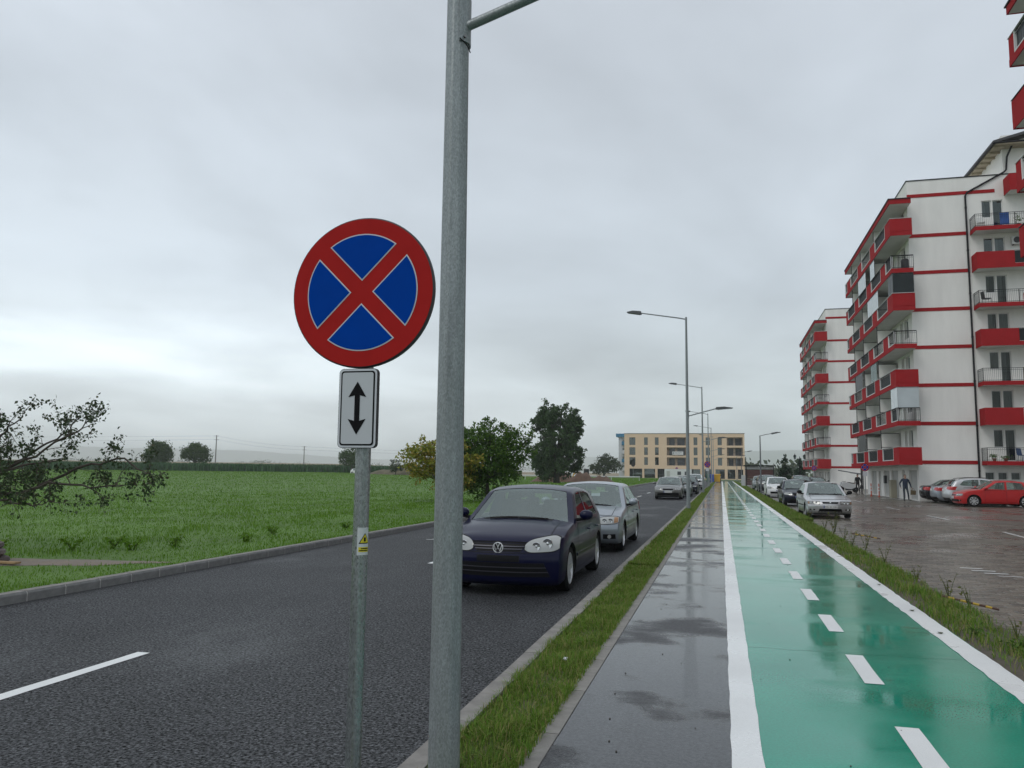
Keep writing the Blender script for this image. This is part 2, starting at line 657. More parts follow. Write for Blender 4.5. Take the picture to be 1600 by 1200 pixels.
gs = np.geomspace(1, 320, 90) - 1 + .145
Xg = kerb_x(ys)[:, None] - gs[None, :]
Yg = np.repeat(ys[:, None], len(gs), 1)
Zg = meadow_z(Xg, Yg)
_v = np.stack([Xg.ravel(), Yg.ravel(), Zg.ravel()], 1)
_i = (np.arange(len(ys) - 1)[:, None] * len(gs) + np.arange(len(gs) - 1)[None, :]).ravel()
_f = np.stack([_i, _i + len(gs), _i + len(gs) + 1, _i + 1], 1).ravel()
_me = np_mesh('field', _v, _f, 4, M_FIELD)
_me.polygons.foreach_set('use_smooth', [True] * len(_me.polygons))
fieldo = structure(link('field', _me))
xs = -np.concatenate([np.geomspace(20, 1500, 50)])[::-1]
ys = np.geomspace(232, 1800, 40)
structure(grid_obj('dry_field', xs, ys, lambda x, y: terr(x, y) + .10 - 9 * smooth01((x + 70) / 40), M_DRY))

# far hills
def ridge(name, d, a0, a1, hfun, m, depth=700):
    n = 70
    vs, fs = [], []
    for i in range(n):
        a = a0 + (a1 - a0) * i / (n - 1)
        for j in range(9):
            t = j / 8
            dd = d + depth * t
            z = hfun(a) * math.sin(t * PI / 2) ** 1.4 + (RNG.random() - .5) * hfun(a) * .05 * (j > 0)
            vs.append((dd * math.sin(a), dd * math.cos(a), z))
    for i in range(n - 1):
        for j in range(8):
            k = i * 9 + j
            fs.append((k, k + 1, k + 10, k + 9))
    b = MB()
    b.add(vs, fs)
    return structure(b.build(name, m, smooth=60))


ridge('hills', 3900, -.06, .75, lambda a: 142 * (1 + .06 * math.sin(a * 23)), M_HILL, 1500)
ridge('hills', 5200, -1.0, -.02, lambda a: 125 * (1 + .25 * math.sin(a * 7 + 1) + .1 * math.sin(a * 19)), M_HILL, 1300)

# ------------------------------------------------------------------ road
KL = [(-8.50, -12), (-8.50, 45), (-8.75, 60), (-9.35, 75), (-10.1, 92), (-10.7, 125), (-10.9, 190)]      # far kerb line
road_poly = [(x, y) for x, y in KL] + [(-1.70, 190), (-1.70, -12)]
road = structure(sheet('road', road_poly, 0.0, M_ROAD))
structure(sheet('cross_road', [(-140, 190), (60, 190), (60, 199), (-140, 199)], -.002, M_ROAD))


def strip(b, x0, x1, y0, y1, z, jag=0., step=.25):
    """painted strip along Y with slightly ragged edges"""
    n = max(2, int((y1 - y0) / step))
    for i in range(n + 1):
        y = y0 + (y1 - y0) * i / n
        j0, j1 = (random.uniform(-jag, jag) for _ in range(2))
        b.v += [(x0 + j0, y, z), (x1 + j1, y, z)]
        b.m.append(0)
    o = len(b.v) - 2 * (n + 1)
    for i in range(n):
        k = o + 2 * i
        b.f.append((k, k + 1, k + 3, k + 2))
    return b


for i in range(7):
    y0 = 3.45 + 10.6 * i
    x = -5.17 - .012 * max(0, y0 - 14) * (1 if y0 < 60 else 1.2)
    b = MB()
    strip(b, x - .065, x + .065, y0, y0 + 3.05, .004, .004)
    b.build('centre_dash', M_LINE, road)
b = MB()
for k in range(14):                                      # scuffed paint drips on the far lane
    cx, cy = -6.9 + random.uniform(-.25, .5), 19.3 + random.uniform(-.5, .6)
    w, l = random.uniform(.05, .22), random.uniform(.04, .12)
    b.add([(cx, cy, .004), (cx + w, cy + l * .2, .004), (cx + w * .9, cy + l, .004), (cx - w * .1, cy + l * .7, .004)], [(0, 1, 2, 3)])
tag(b.build('paint_scuffs', M_LINE, road), kind='stuff')


# kerbs: each stone a piece
def kerb_line(name, pts, width, height, length, n_single, chamfer, gap=.012, z0=-.05, topm=None, facem=None, tilt=.002):
    """pts: polyline of the road-side edge, stones laid to its right (negative X side when width < 0)"""
    P = [Vector((x, y, 0)) for x, y in pts]
    segs, acc = [], 0
    s = 0.0
    tot = sum((P[i + 1] - P[i]).length for i in range(len(P) - 1))

    def at(s):
        for i in range(len(P) - 1):
            l = (P[i + 1] - P[i]).length
            if s <= l or i == len(P) - 2:
                d = (P[i + 1] - P[i]).normalized()
                return P[i] + d * s, d
            s -= l
    root = None
    far = MB()
    bed = MB()
    k = 0
    sgn = 1 if width > 0 else -1
    w = abs(width)
    prof = [(0, z0), (0, height - chamfer), (chamfer * .55, height), (w, height), (w, z0)]
    me = None
    objs = []
    while s + length <= tot:
        p, d = at(s + length / 2)
        nrm = Vector((d.y, -d.x, 0)) * sgn
        l2 = length / 2 - gap / 2
        if k < n_single:
            b = MB()
            vs = []
            for e_ in (-l2, l2):
                vs += [(a * sgn, e_, z) for a, z in prof]
            n = len(prof)
            fs = [tuple(range(n)), tuple(range(2 * n - 1, n - 1, -1))] + [(i, n + i, n + (i + 1) % n, (i + 1) % n) for i in range(n)]
            if me is None:
                b.add(vs, fs)
                b.m = [0, 0] + [1, 1, 0, 0, 0]
                me = b.mesh('kerb_stone', [topm or M_KERB, facem or M_KERB])
            objs.append((me, p + Vector((0, 0, random.uniform(-tilt, tilt))), math.atan2(-d.x, d.y) + random.uniform(-.003, .003)))
        else:
            vs = []
            for e_ in (-l2, l2):
                vs += [tuple(p + d * e_ + nrm * a + Vector((0, 0, z))) for a, z in prof]
            n = len(prof)
            far.add(vs, [tuple(range(n)), tuple(range(2 * n - 1, n - 1, -1))] + [(i, n + i, n + (i + 1) % n, (i + 1) % n) for i in range(n)])
        s += length
        k += 1
    # mortar bed that fills the joints, a little lower than the stones
    for i in range(len(P) - 1):
        d = (P[i + 1] - P[i]).normalized()
        nrm = Vector((d.y, -d.x, 0)) * sgn
        q = [(.006, z0), (.006, height - chamfer - .002), (chamfer * .55 + .006, height - .006), (w - .006, height - .006), (w - .006, z0)]
        vs = [tuple(P[i] + nrm * a + Vector((0, 0, z))) for a, z in q] + [tuple(P[i + 1] + nrm * a + Vector((0, 0, z))) for a, z in q]
        bed.add(vs, [(j, 5 + j, 5 + (j + 1) % 5, (j + 1) % 5) for j in range(5)])
    root = structure(bed.build(name, M_MORTAR))
    for me, p, rz in objs:
        link('kerb_stone', me, root, p, rz)
    if far.v:
        tag(far.build('kerb_stone_run', topm or M_KERB, root), kind='stuff')
    return root


kerb_line('far_kerb', KL, -.16, .13, .62, 100, .03, gap=.028, facem=M_KERB_FACE)
kerb_line('near_kerb', [(-1.70, 1.0), (-1.70, 186)], .15, .13, 1.0, 60, .025)
kerb_line('path_edging', [(-1.10, 1.0), (-1.10, 168)], .11, .108, 1.0, 60, .008)

# ------------------------------------------------------------------ grass strip, footpath, cycle lane
M_TURF = mat('turf', (.075, .085, .028), .95, var=.35, vscale=5, bump=.8, bscale=60)
structure(grid_obj('grass_strip', np.linspace(-1.55, -1.10, 5), np.linspace(-1, 186, 300),
                   lambda x, y: .085 + .012 * np.sin(y * 3.1 + x * 9) + .02 * np.sin((x + 1.55) / .45 * PI), M_TURF))
Z_P = .10
pathway = structure(sheet('footpath', [(-.99, -6), (.035, -6), (.035, 170), (-.99, 170)], Z_P, M_PATH))
lane = structure(sheet('cycle_lane', [(.035, -6), (2.27, -6), (2.27, 168), (.035, 168)], Z_P, M_GREEN))
b = MB()
strip(b, .03, .205, -6, 60, Z_P + .004, .004)
strip(b, .03, .205, 60, 166, Z_P + .004, 0, 4)
b.build('edge_line', M_LINE, lane)
b = MB()
strip(b, 2.045, 2.262, -6, 60, Z_P + .004, .010, .18)
strip(b, 2.045, 2.262, 60, 166, Z_P + .004, 0, 4)
b.build('edge_line', M_LINE, lane)
me = None
for i in range(76):
    y0 = .52 + 2.115 * i
    if i < 14 or me is None:
        b = MB()
        strip(b, -.072, .072, 0, 1.02, 0, .003)
        me = b.mesh('lane_dash', M_LINE)
    link('lane_dash', me, lane, (1.115, y0, Z_P + .004))
# seams of the surfacing across path and lane
M_SEAM = mat('seam_tar', (.003, .13, .085), .3, var=.2)
for y in (7.95, 19.8, 33.5, 47, 60.5):
    b = MB()
    n = 16
    for i in range(n + 1):
        x = .21 + 1.83 * i / n
        yy = y + .02 * math.sin(i * 1.3) + .012 * x
        b.v += [(x, yy, Z_P + .002), (x, yy + .007, Z_P + .002)]
    b.f = [(2 * i, 2 * i + 2, 2 * i + 3, 2 * i + 1) for i in range(n)]
    b.m = [0] * n
    b.build('surface_seam', M_SEAM, lane)
# crumbs of stone and leaf on the lanes
b = MB()
for k in range(90):
    x = random.choice([random.uniform(-.95, 0), random.uniform(.25, 2.0)])
    y = random.uniform(4.2, 22)
    r = random.uniform(.003, .008)
    b.lathe([(r * .5, 0), (r, r * .4), (r * .5, r * .9)], (x, y, Z_P), n=5)
tag(b.build('grit', mat('grit', (.06, .055, .045), .8), pathway), kind='stuff')

# verge between cycle lane and car park, falling to the paving
structure(grid_obj('verge', np.linspace(2.26, 3.12, 9), np.linspace(-4, 168, 400),
                   lambda x, y: np.interp(x, [2.26, 2.34, 2.7, 3.0, 3.12], [.07, .085, .075, .02, -.02]) + .012 * np.sin(y * 4.3 + x * 7), M_SOIL))

# ------------------------------------------------------------------ car park of brick pavers
def brick_mat():
    m = bpy.data.materials.new('paver_field')
    m.use_nodes = True
    t = m.node_tree
    b = t.nodes['Principled BSDF']
    co = N(t, 'ShaderNodeTexCoord')
    br = N(t, 'ShaderNodeTexBrick')
    br.inputs['Scale'].default_value = 1
    br.inputs['Brick Width'].default_value = .286
    br.inputs['Row Height'].default_value = .206
    br.inputs['Mortar Size'].default_value = .009
    br.inputs['Color1'].default_value = (.140, .120, .095, 1)
    br.inputs['Color2'].default_value = (.102, .090, .076, 1)
    br.inputs['Mortar'].default_value = (.03, .028, .024, 1)
    Lk(t, co.outputs['Object'], br.inputs['Vector'])
    nz = N(t, 'ShaderNodeTexNoise')
    nz.inputs['Scale'].default_value = .35
    nz.inputs['Detail'].default_value = 6
    Lk(t, co.outputs['Object'], nz.inputs['Vector'])
    mr = N(t, 'ShaderNodeMapRange')
    mr.inputs['From Min'].default_value = .35
    mr.inputs['From Max'].default_value = .62
    mr.inputs['To Min'].default_value = .5
    mr.inputs['To Max'].default_value = .15
    Lk(t, nz.outputs['Fac'], mr.inputs['Value'])
    Lk(t, mr.outputs[0], b.inputs['Roughness'])
    Lk(t, br.outputs['Color'], b.inputs['Base Color'])
    bp = N(t, 'ShaderNodeBump')
    bp.inputs['Strength'].default_value = .7
    bp.inputs['Distance'].default_value = .006
    bp.invert = True
    Lk(t, br.outputs['Fac'], bp.inputs['Height'])
    Lk(t, bp.outputs[0], b.inputs['Normal'])
    return m


M_PFIELD = brick_mat()
lot = structure(sheet('car_park', [(3.0, 1), (60, 1), (60, 172), (3.0, 172)], -.0065, M_PFIELD))
M_PAVER = wet_mat('paver', (.130, .112, .088), .50, .15, .42, .62, .5, (1, 1, 1), grain=.2, gscale=160, bump=.25, wetdark=.8)
_pt = M_PAVER.node_tree                                    # each paver its own shade
_ge = N(_pt, 'ShaderNodeNewGeometry')
_mi = N(_pt, 'ShaderNodeMapRange')
_mi.inputs['To Min'].default_value = .60
_mi.inputs['To Max'].default_value = 1.40
_oi = N(_pt, 'ShaderNodeObjectInfo')
_ad = N(_pt, 'ShaderNodeMath', operation='ADD')
_fr = N(_pt, 'ShaderNodeMath', operation='FRACT')
Lk(_pt, _ge.outputs['Random Per Island'], _ad.inputs[0])
Lk(_pt, _oi.outputs['Random'], _ad.inputs[1])
Lk(_pt, _ad.outputs[0], _fr.inputs[0])
Lk(_pt, _fr.outputs[0], _mi.inputs['Value'])
_b = _pt.nodes['Principled BSDF']
_src = _b.inputs['Base Color'].links[0].from_socket
_sc = N(_pt, 'ShaderNodeVectorMath', operation='SCALE')
Lk(_pt, _src, _sc.inputs[0])
Lk(_pt, _mi.outputs[0], _sc.inputs['Scale'])
Lk(_pt, _sc.outputs[0], _b.inputs['Base Color'])
pb = MB()
pb.bbox(-.1375, .1375, -.0975, .0975, -.012, 0, .007)
PAVER_ME = pb.mesh('paver', M_PAVER)
single = []
for row in range(int(3.6 / .206), int(33 / .206)):
    y = (row + .5) * .206
    x = math.ceil(3.06 / .286) * .286 + (.143 if row % 2 else 0)
    while x < min(11.0, .36 * y + 4.2):
        single.append((x, y))
        x += .286
vis = sorted(single, key=lambda p: (p[0] > .325 * p[1], p[1]))
tv = np.array(pb.v)
tf = pb.f
mbig = MB()
TOPF = [(i, (i + 1) % 8, 8 + (i + 1) % 8, 8 + i) for i in range(8)] + [tuple(range(8, 16))]
for k, (x, y) in enumerate(vis):
    z = random.uniform(-.0015, .0025) + .0015 * math.sin(x * 2.1) * math.sin(y * 1.7)
    if k < 300:
        o = link('paver', PAVER_ME, lot, (x, y, z))
        o.rotation_euler = (random.gauss(0, .010), random.gauss(0, .007), random.uniform(-.012, .012))
    else:
        a = random.uniform(-.012, .012)
        c, s = math.cos(a), math.sin(a)
        R = tv @ np.array([[c, s, 0], [-s, c, 0], [0, 0, 1]])
        R[:, 2] += R[:, 0] * random.gauss(0, .007) + R[:, 1] * random.gauss(0, .010)
        mbig.add(R[8:] + np.array([x, y, z]), TOPF)
_me = bpy.data.meshes.new("paver_rows")
tag(link("paver_rows", _me, lot), kind="stuff")
_me.from_pydata(mbig.v, [], mbig.f)
_me.materials.append(M_PAVER)
_me.update()
# bay markings
for (x0, y0, x1, y1, w) in ((8.48, 37.9, 8.5, 34.6, .10), (8.35, 27.9, 8.18, 25.4, .10), (8.5, 47, 8.5, 43.5, .1), (8.5, 57.5, 8.5, 54.2, .1),
                            (12.4, 49.4, 10.2, 49.6, .1), (12.2, 66, 12.1, 61.5, .1)):
    d = Vector((x1 - x0, y1 - y0, 0)).normalized()
    n = Vector((-d.y, d.x, 0)) * w / 2
    p, q = Vector((x0, y0, .006)), Vector((x1, y1, .006))
    b = MB()
    b.quad(p - n, q - n, q + n, p + n)
    b.build('bay_line', M_LINE, lot)
for k in range(4):
    b = MB()
    y0 = 16.7 - .38 * k
    x0 = 4.25 + .10 * k
    b.quad((x0, y0, .006), (x0 + .38, y0 - .02, .006), (x0 + .38, y0 + .08, .006), (x0, y0 + .10, .006))
    b.build('bay_stroke', M_LINE, lot)
# ------------------------------------------------------------------ vegetation
def leaf_mat(name, cols, rough=.55, trans=.25, spec=.12):
    m = bpy.data.materials.new(name)
    m.use_nodes = True
    t = m.node_tree
    b = t.nodes['Principled BSDF']
    b.inputs['Roughness'].default_value = rough
    b.inputs['Specular IOR Level'].default_value = spec
    ge = N(t, 'ShaderNodeNewGeometry')
    rp = N(t, 'ShaderNodeValToRGB')
    e = rp.color_ramp.elements
    for i, c in enumerate(cols):
        p = i / (len(cols) - 1)
        k = e[0] if i == 0 else (e[len(e) - 1] if i == len(cols) - 1 else e.new(p))
        k.position = p
        k.color = (*c, 1)
    Lk(t, ge.outputs['Random Per Island'], rp.inputs[0])
    Lk(t, rp.outputs[0], b.inputs['Base Color'])
    tr = N(t, 'ShaderNodeBsdfTranslucent')
    Lk(t, rp.outputs[0], tr.inputs['Color'])
    ms = N(t, 'ShaderNodeMixShader')
    ms.inputs[0].default_value = trans
    o = t.nodes['Material Output']
    Lk(t, b.outputs[0], ms.inputs[1])
    Lk(t, tr.outputs[0], ms.inputs[2])
    Lk(t, ms.outputs[0], o.inputs['Surface'])
    MATS[name] = m
    return m


def blades_mesh(name, P, h, w, m, lean=.5):
    """P (n,3) roots; curved tapered blades, two quads each"""
    n = len(P)
    a = RNG.random(n) * 2 * PI
    d = np.stack([np.cos(a), np.sin(a), np.zeros(n)], 1)
    s = np.stack([-np.sin(a), np.cos(a), np.zeros(n)], 1)
    ln = (RNG.random(n) * lean)[:, None]
    h = (h * np.ones(n))[:, None]
    w = (w * np.ones(n))[:, None]
    up = np.array([[0, 0, 1.]])
    mid = P + up * h * .6 + d * h * ln * .35
    tip = P + up * h * (1 - .25 * ln) + d * h * ln * 1.0
    V = np.stack([P - s * w, P + s * w, mid - s * w * .75, mid + s * w * .75, tip - s * w * .1, tip + s * w * .1], 1).reshape(-1, 3)
    i = (np.arange(n) * 6)[:, None]
    F = np.concatenate([i + np.array([[0, 1, 3, 2]]), i + np.array([[2, 3, 5, 4]])], 1).ravel()
    return np_mesh(name, V, F, 4, m)


def leaves_mesh(name, P, size, m, droop=.3, aspect=.55, nrm=None):
    """P (n,3); pointed leaves as two triangles-ish quads folded at the midrib, 4 verts rhombus + fold"""
    n = len(P)
    d = RNG.normal(size=(n, 3))
    d[:, 2] -= droop
    d /= np.linalg.norm(d, axis=1)[:, None]
    q = RNG.normal(size=(n, 3))
    q[:, 2] += .6
    s = np.cross(d, q)
    s /= np.linalg.norm(s, axis=1)[:, None] + 1e-9
    u = np.cross(s, d)
    sz = (size * RNG.uniform(.6, 1.25, n))[:, None]
    a = P
    t = P + d * sz
    l = P + d * sz * .45 + s * sz * aspect * .5 + u * sz * .10
    r = P + d * sz * .45 - s * sz * aspect * .5 + u * sz * .10
    V = np.stack([a, l, t, r], 1).reshape(-1, 3)
    i = (np.arange(n) * 4)[:, None]
    F = np.concatenate([i + np.array([[0, 1, 2]]), i + np.array([[0, 2, 3]])], 1).ravel()
    return np_mesh(name, V, F, 3, m)


M_BLADE = leaf_mat('grass_blade', [(.08, .15, .02), (.13, .235, .03), (.10, .21, .02), (.19, .235, .05), (.32, .27, .12)], .55, .3)
M_BLADE2 = leaf_mat('meadow_blade', [(.08, .175, .014), (.125, .25, .02), (.10, .215, .016), (.155, .255, .03)], .55, .3)
M_WEED = leaf_mat('weed_leaf', [(.045, .10, .018), (.07, .15, .022), (.11, .17, .035)], .5, .25)
M_BARK = mat('bark', (.055, .046, .038), .9, var=.35, vscale=12, bump=.6, bscale=40)
M_STEM = mat('green_stem', (.075, .095, .03), .8, var=.2, vscale=20, spec=.15)
M_TWIG = mat('twig', (.05, .038, .030), .85, var=.2, vscale=20)

# grass of the roadside strip, dense near the camera
def scatter(n, x0, x1, y0, y1, power=1.0):
    x = RNG.uniform(x0, x1, n)
    y = y0 + (y1 - y0) * RNG.random(n) ** power
    return x, y


def clumpy(x, y, k=1.0):
    return .5 + .5 * np.sin(x * 7.3 * k + 1.7 * np.sin(y * 2.1 * k)) * np.sin(y * 5.1 * k + 2.0 * np.sin(x * 3.3 * k))


x, y = scatter(52000, -1.57, -1.07, 1.6, 14)
cl_ = clumpy(x, y)
keep = RNG.random(len(x)) < .6 + .4 * cl_
x, y, cl_ = x[keep], y[keep], cl_[keep]
P = np.stack([x, y, np.full(len(x), .085)], 1)
me = blades_mesh('grass', P, RNG.uniform(.035, .10, len(x)) * (.65 + .6 * cl_), RNG.uniform(.0020, .0040, len(x)), M_BLADE, 1.1)
tag(link('strip_grass', me), 'short wet grass on the narrow strip beside the kerb', 'grass', kind='stuff')
x, y = scatter(42000, -1.57, -1.07, 14, 150, 1.9)
P = np.stack([x, y, np.full(len(x), .085)], 1)
me = blades_mesh('grass', P, RNG.uniform(.05, .11, len(x)), .004 + .00022 * y, M_BLADE, 1.0)
tag(link('strip_grass', me), 'grass strip running on between kerb and footpath', 'grass', kind='stuff')
# right-hand verge, rougher
x, y = scatter(42000, 2.27, 3.1, 5.0, 30, 1.3)
cl_ = clumpy(x, y, .6)
edge = np.exp(-((x - (2.63 + .07 * np.sin(y * 1.7))) / .33) ** 2)
keep = RNG.random(len(x)) < edge * (.25 + .75 * cl_) * np.clip((y - 6) / 3.0, .25, 1)
x, y, cl_ = x[keep], y[keep], cl_[keep]
P = np.stack([x, y, np.interp(x, [2.26, 2.34, 2.7, 3.0, 3.12], [.07, .085, .075, .02, -.02])], 1)
me = blades_mesh('grass', P, RNG.uniform(.035, .11, len(x)) * (.5 + .9 * cl_), .0026 + .00013 * y, M_BLADE, 1.2)
tag(link('verge_grass', me), 'rough grass on the verge between cycle lane and car park', 'grass', kind='stuff')
x, y = scatter(26000, 2.3, 3.08, 30, 165, 1.7)
P = np.stack([x, y, np.full(len(x), .05)], 1)
me = blades_mesh('grass', P, RNG.uniform(.07, .16, len(x)), .004 + .0002 * y, M_BLADE, 1.0)
tag(link('verge_grass', me), 'grassy verge running on beside the row of parked cars', 'grass', kind='stuff')
# left roadside verge and the meadow behind it
def dirt_mask(x, y):
    return ((y - 11.2 - .22 * (x + 10.6)) / .62) ** 2 + ((x + 11.2) / 1.9) ** 2


x = -8.68 - RNG.random(300000) ** 1.5 * 34
y = 1 + RNG.random(300000) ** 1.25 * 89
fade_ = np.hypot(x, y)
keep = (x < kerb_x(y) - .17) & (x / y > -1.6) & (RNG.random(len(x)) < np.clip((62 - fade_) / 34, 0, 1)) & ((dirt_mask(x, y) > 1.0) | (RNG.random(len(x)) < .04))
x, y = x[keep], y[keep]
rough_ = np.exp(-((x + 12.6 + .4 * np.sin(y * .8)) / .8) ** 2)
P = np.stack([x, y, meadow_z(x, y) - .01], 1)
hh = RNG.uniform(.035, .08, len(x)) * (1 + .8 * rough_ + .2 * smooth01((-x - 12) / 2)) * (.6 + .6 * clumpy(x, y, .3))
me = blades_mesh('grass', P, hh, .0028 + .00022 * np.hypot(x, y), M_BLADE2, 1.0)
tag(link('meadow_grass', me), 'bright green grass of the wide meadow across the road', 'grass', kind='stuff')
x = -10 - RNG.random(130000) ** 1.3 * 150
y = 22 + RNG.random(130000) ** 1.2 * 195
fade_ = np.hypot(x, y)
keep = (x / y > -1.2) & (x < kerb_x(y) - .4) & (RNG.random(len(x)) < np.clip((fade_ - 24) / 30, 0, 1))
x, y = x[keep], y[keep]
P = np.stack([x, y, meadow_z(x, y) - .02], 1)
me = blades_mesh('grass', P, RNG.uniform(.08, .18, len(x)), .003 + .0003 * np.hypot(x, y), M_BLADE2, 1.0)
tag(link('meadow_grass', me), 'far reaches of the green meadow up to the maize', 'grass', kind='stuff')

# bare track on the verge
b = MB()
n = 40
pts = []
for i in range(n):
    a = 2 * PI * i / n
    rr = 1 + .16 * math.sin(3 * a + 1) + .10 * math.sin(7 * a)
    px = -11.2 + 1.9 * rr * math.cos(a)
    py = 11.2 + .22 * (px + 10.6) + .58 * rr * math.sin(a)
    pts.append((px, py))
vs = [(p[0], p[1], float(meadow_z(np.array(p[0]), np.array(p[1]))) + .006) for p in pts] + [(-11.2, 11.07, float(meadow_z(np.array(-11.2), np.array(11.07))) + .012)]
b.add(vs, [(i, (i + 1) % n, n) for i in range(n)])
structure(b.build('dirt_track', mat('dirt', (.16, .13, .10), .8, var=.4, vscale=4, bump=.8, bscale=25, rvar=.3)))

# broad-leaved weeds in the verges
def weed(x, y, z, h, n, name, label, group, m=M_WEED, leaf=.06, spread=.5, stalks=4):
    root = thing(name, label, 'plant', (x, y, z), random.uniform(0, 6), group)
    st = MB()
    P = []
    for k in range(stalks):
        a = random.uniform(0, 2 * PI)
        hh = h * random.uniform(.6, 1)
        tip = Vector((math.cos(a) * spread * hh, math.sin(a) * spread * hh, hh))
        pts = [Vector((0, 0, 0)), tip * .5 + Vector((0, 0, .1 * hh)), tip]
        st.tube(pts, [.004 + .004 * h, .003 + .002 * h, .0015], 5)
        for j in range(max(2, n // stalks)):
            t = random.uniform(.12, 1)
            p = pts[0].lerp(pts[1], t * 2) if t < .5 else pts[1].lerp(pts[2], t * 2 - 1)
            P.append(p + Vector((random.gauss(0, .02), random.gauss(0, .02), 0)))
    st.build('stem', M_STEM, root)
    o = link('foliage', leaves_mesh('foliage', np.array([tuple(p) for p in P]), leaf, m, .1), root)
    return root


WL = ['tall dark weed right behind the stacked stones', 'tall dark weed between the stones and the dirt track', 'tall dark weed farthest back behind the stacked stones',
      'broad low weed under the tips of the fruit tree', 'low weed beyond the dirt track, nearest the far kerb end of it', 'low weed standing at the back edge of the dirt track',
      'low weed among the rough grass right of the dirt track', 'small weed close to the far kerb, left of the sign post', 'small weed in the meadow edge behind the far kerb', 'small weed near the far kerb beside the sign post']
for k, (x, y, h) in enumerate([(-12.9, 11.0, .75), (-12.3, 11.4, .7), (-13.6, 11.6, .8), (-11.5, 13.4, .5), (-10.6, 14.0, .45), (-11.9, 12.8, .45), (-10.9, 13.2, .4), (-9.9, 15.5, .35), (-10.5, 17.5, .4), (-9.8, 20, .35)]):
    weed(x, y, .1, h * .6, 110, 'meadow_weed', WL[k], 'weeds along the meadow edge', M_BLADE2, leaf=.075, spread=.8, stalks=9)
M_DRYWEED = leaf_mat('dry_weed_leaf', [(.09, .11, .03), (.14, .16, .045), (.17, .15, .07)], .6, .2)
VL = ['spindly weed on the verge, nearest in the clump before the silver saloon', 'tallest spindly weed of the clump before the silver saloon', 'spindly weed at the back of the clump before the silver saloon',
      'bushy weed on the verge just past the farther striped stick', 'taller bushy weed on the verge between the two striped sticks', 'thin weed on the verge halfway between the two striped sticks',
      'thin weed a little beyond the nearer striped stick', 'thin weed right behind the nearer striped stick', 'thin weed right in front of the nearer striped stick',
      'thin weed beside the end of the farther striped stick', 'leafy weed at the front wheel of the old silver saloon', 'lowest weed at the near end of the verge']
for k, (x, y, h, n) in enumerate([(3.05, 24.5, .62, 46), (3.2, 25.4, .7, 50), (3.02, 26.3, .5, 36), (3.0, 20.8, .42, 40), (3.1, 19.6, .5, 40), (3.02, 17.0, .45, 26), (2.98, 14.2, .34, 20), (3.0, 12.4, .36, 16), (2.97, 11.3, .34, 16), (3.02, 22.3, .4, 30), (3.1, 31.5, .5, 40), (2.95, 9.6, .26, 14)]):
    weed(x, y, .02, h, n, 'verge_weed', VL[k], 'weeds on the car park verge', M_DRYWEED, .05, .35, 5)
for k, (x, y) in enumerate([(2.55, 7.3), (2.62, 7.9), (2.75, 7.5), (2.6, 8.6), (2.8, 8.9), (2.5, 9.3)]):
    weed(x, y, .08, .12, 40, 'verge_clover', ['flat clover clump nearest the camera on the verge', 'clover clump beside the white edge line at the verge end', 'clover clump toward the paving at the verge end', 'clover clump in the middle of the bare verge end', 'clover clump at the paving side farther along', 'farthest clover clump along the white edge line'][k], 'clover clumps on the verge', M_WEED, .045, 1.1, 8)


# ------------------------------------------------------------------ trees
def grow(st, P, p, d, length, r, level, maxlevel, kids=3, bend=.35, upv=.15, ends=None, taper=.62, nseg=4):
    """one limb as a bent tapered tube; recursion for its children; P collects twig points"""
    pts, rad = [p.copy()], [r]
    dd = d.copy()
    for i in range(nseg):
        dd = (dd + Vector((random.gauss(0, bend), random.gauss(0, bend), random.gauss(0, bend) + upv)) * .5).normalized()
        p = p + dd * (length / nseg)
        pts.append(p.copy())
        rad.append(max(.002, r * (1 - (1 - taper) * (i + 1) / nseg)))
    st.tube(pts, rad, 6 if level < 2 else 4, caps=False)
    if level >= maxlevel:
        for q in pts[1:]:
            P.append(q)
        return
    for k in range(kids):
        t = random.uniform(.35, 1.0)
        i = min(nseg - 1, int(t * nseg))
        q = pts[i].lerp(pts[i + 1], t * nseg - i)
        a = dd.orthogonal().normalized()
        a.rotate(Matrix.Rotation(random.uniform(0, 2 * PI), 3, dd))
        nd = (dd * random.uniform(.5, 1.0) + a * random.uniform(.6, 1.1)).normalized()
        grow(st, P, q, nd, length * random.uniform(.5, .75), rad[i] * .6, level + 1, maxlevel, kids, bend, upv, None, taper, nseg)
    grow(st, P, pts[-1], dd, length * .6, rad[-1], level + 1, maxlevel, kids, bend, upv, None, taper, nseg)


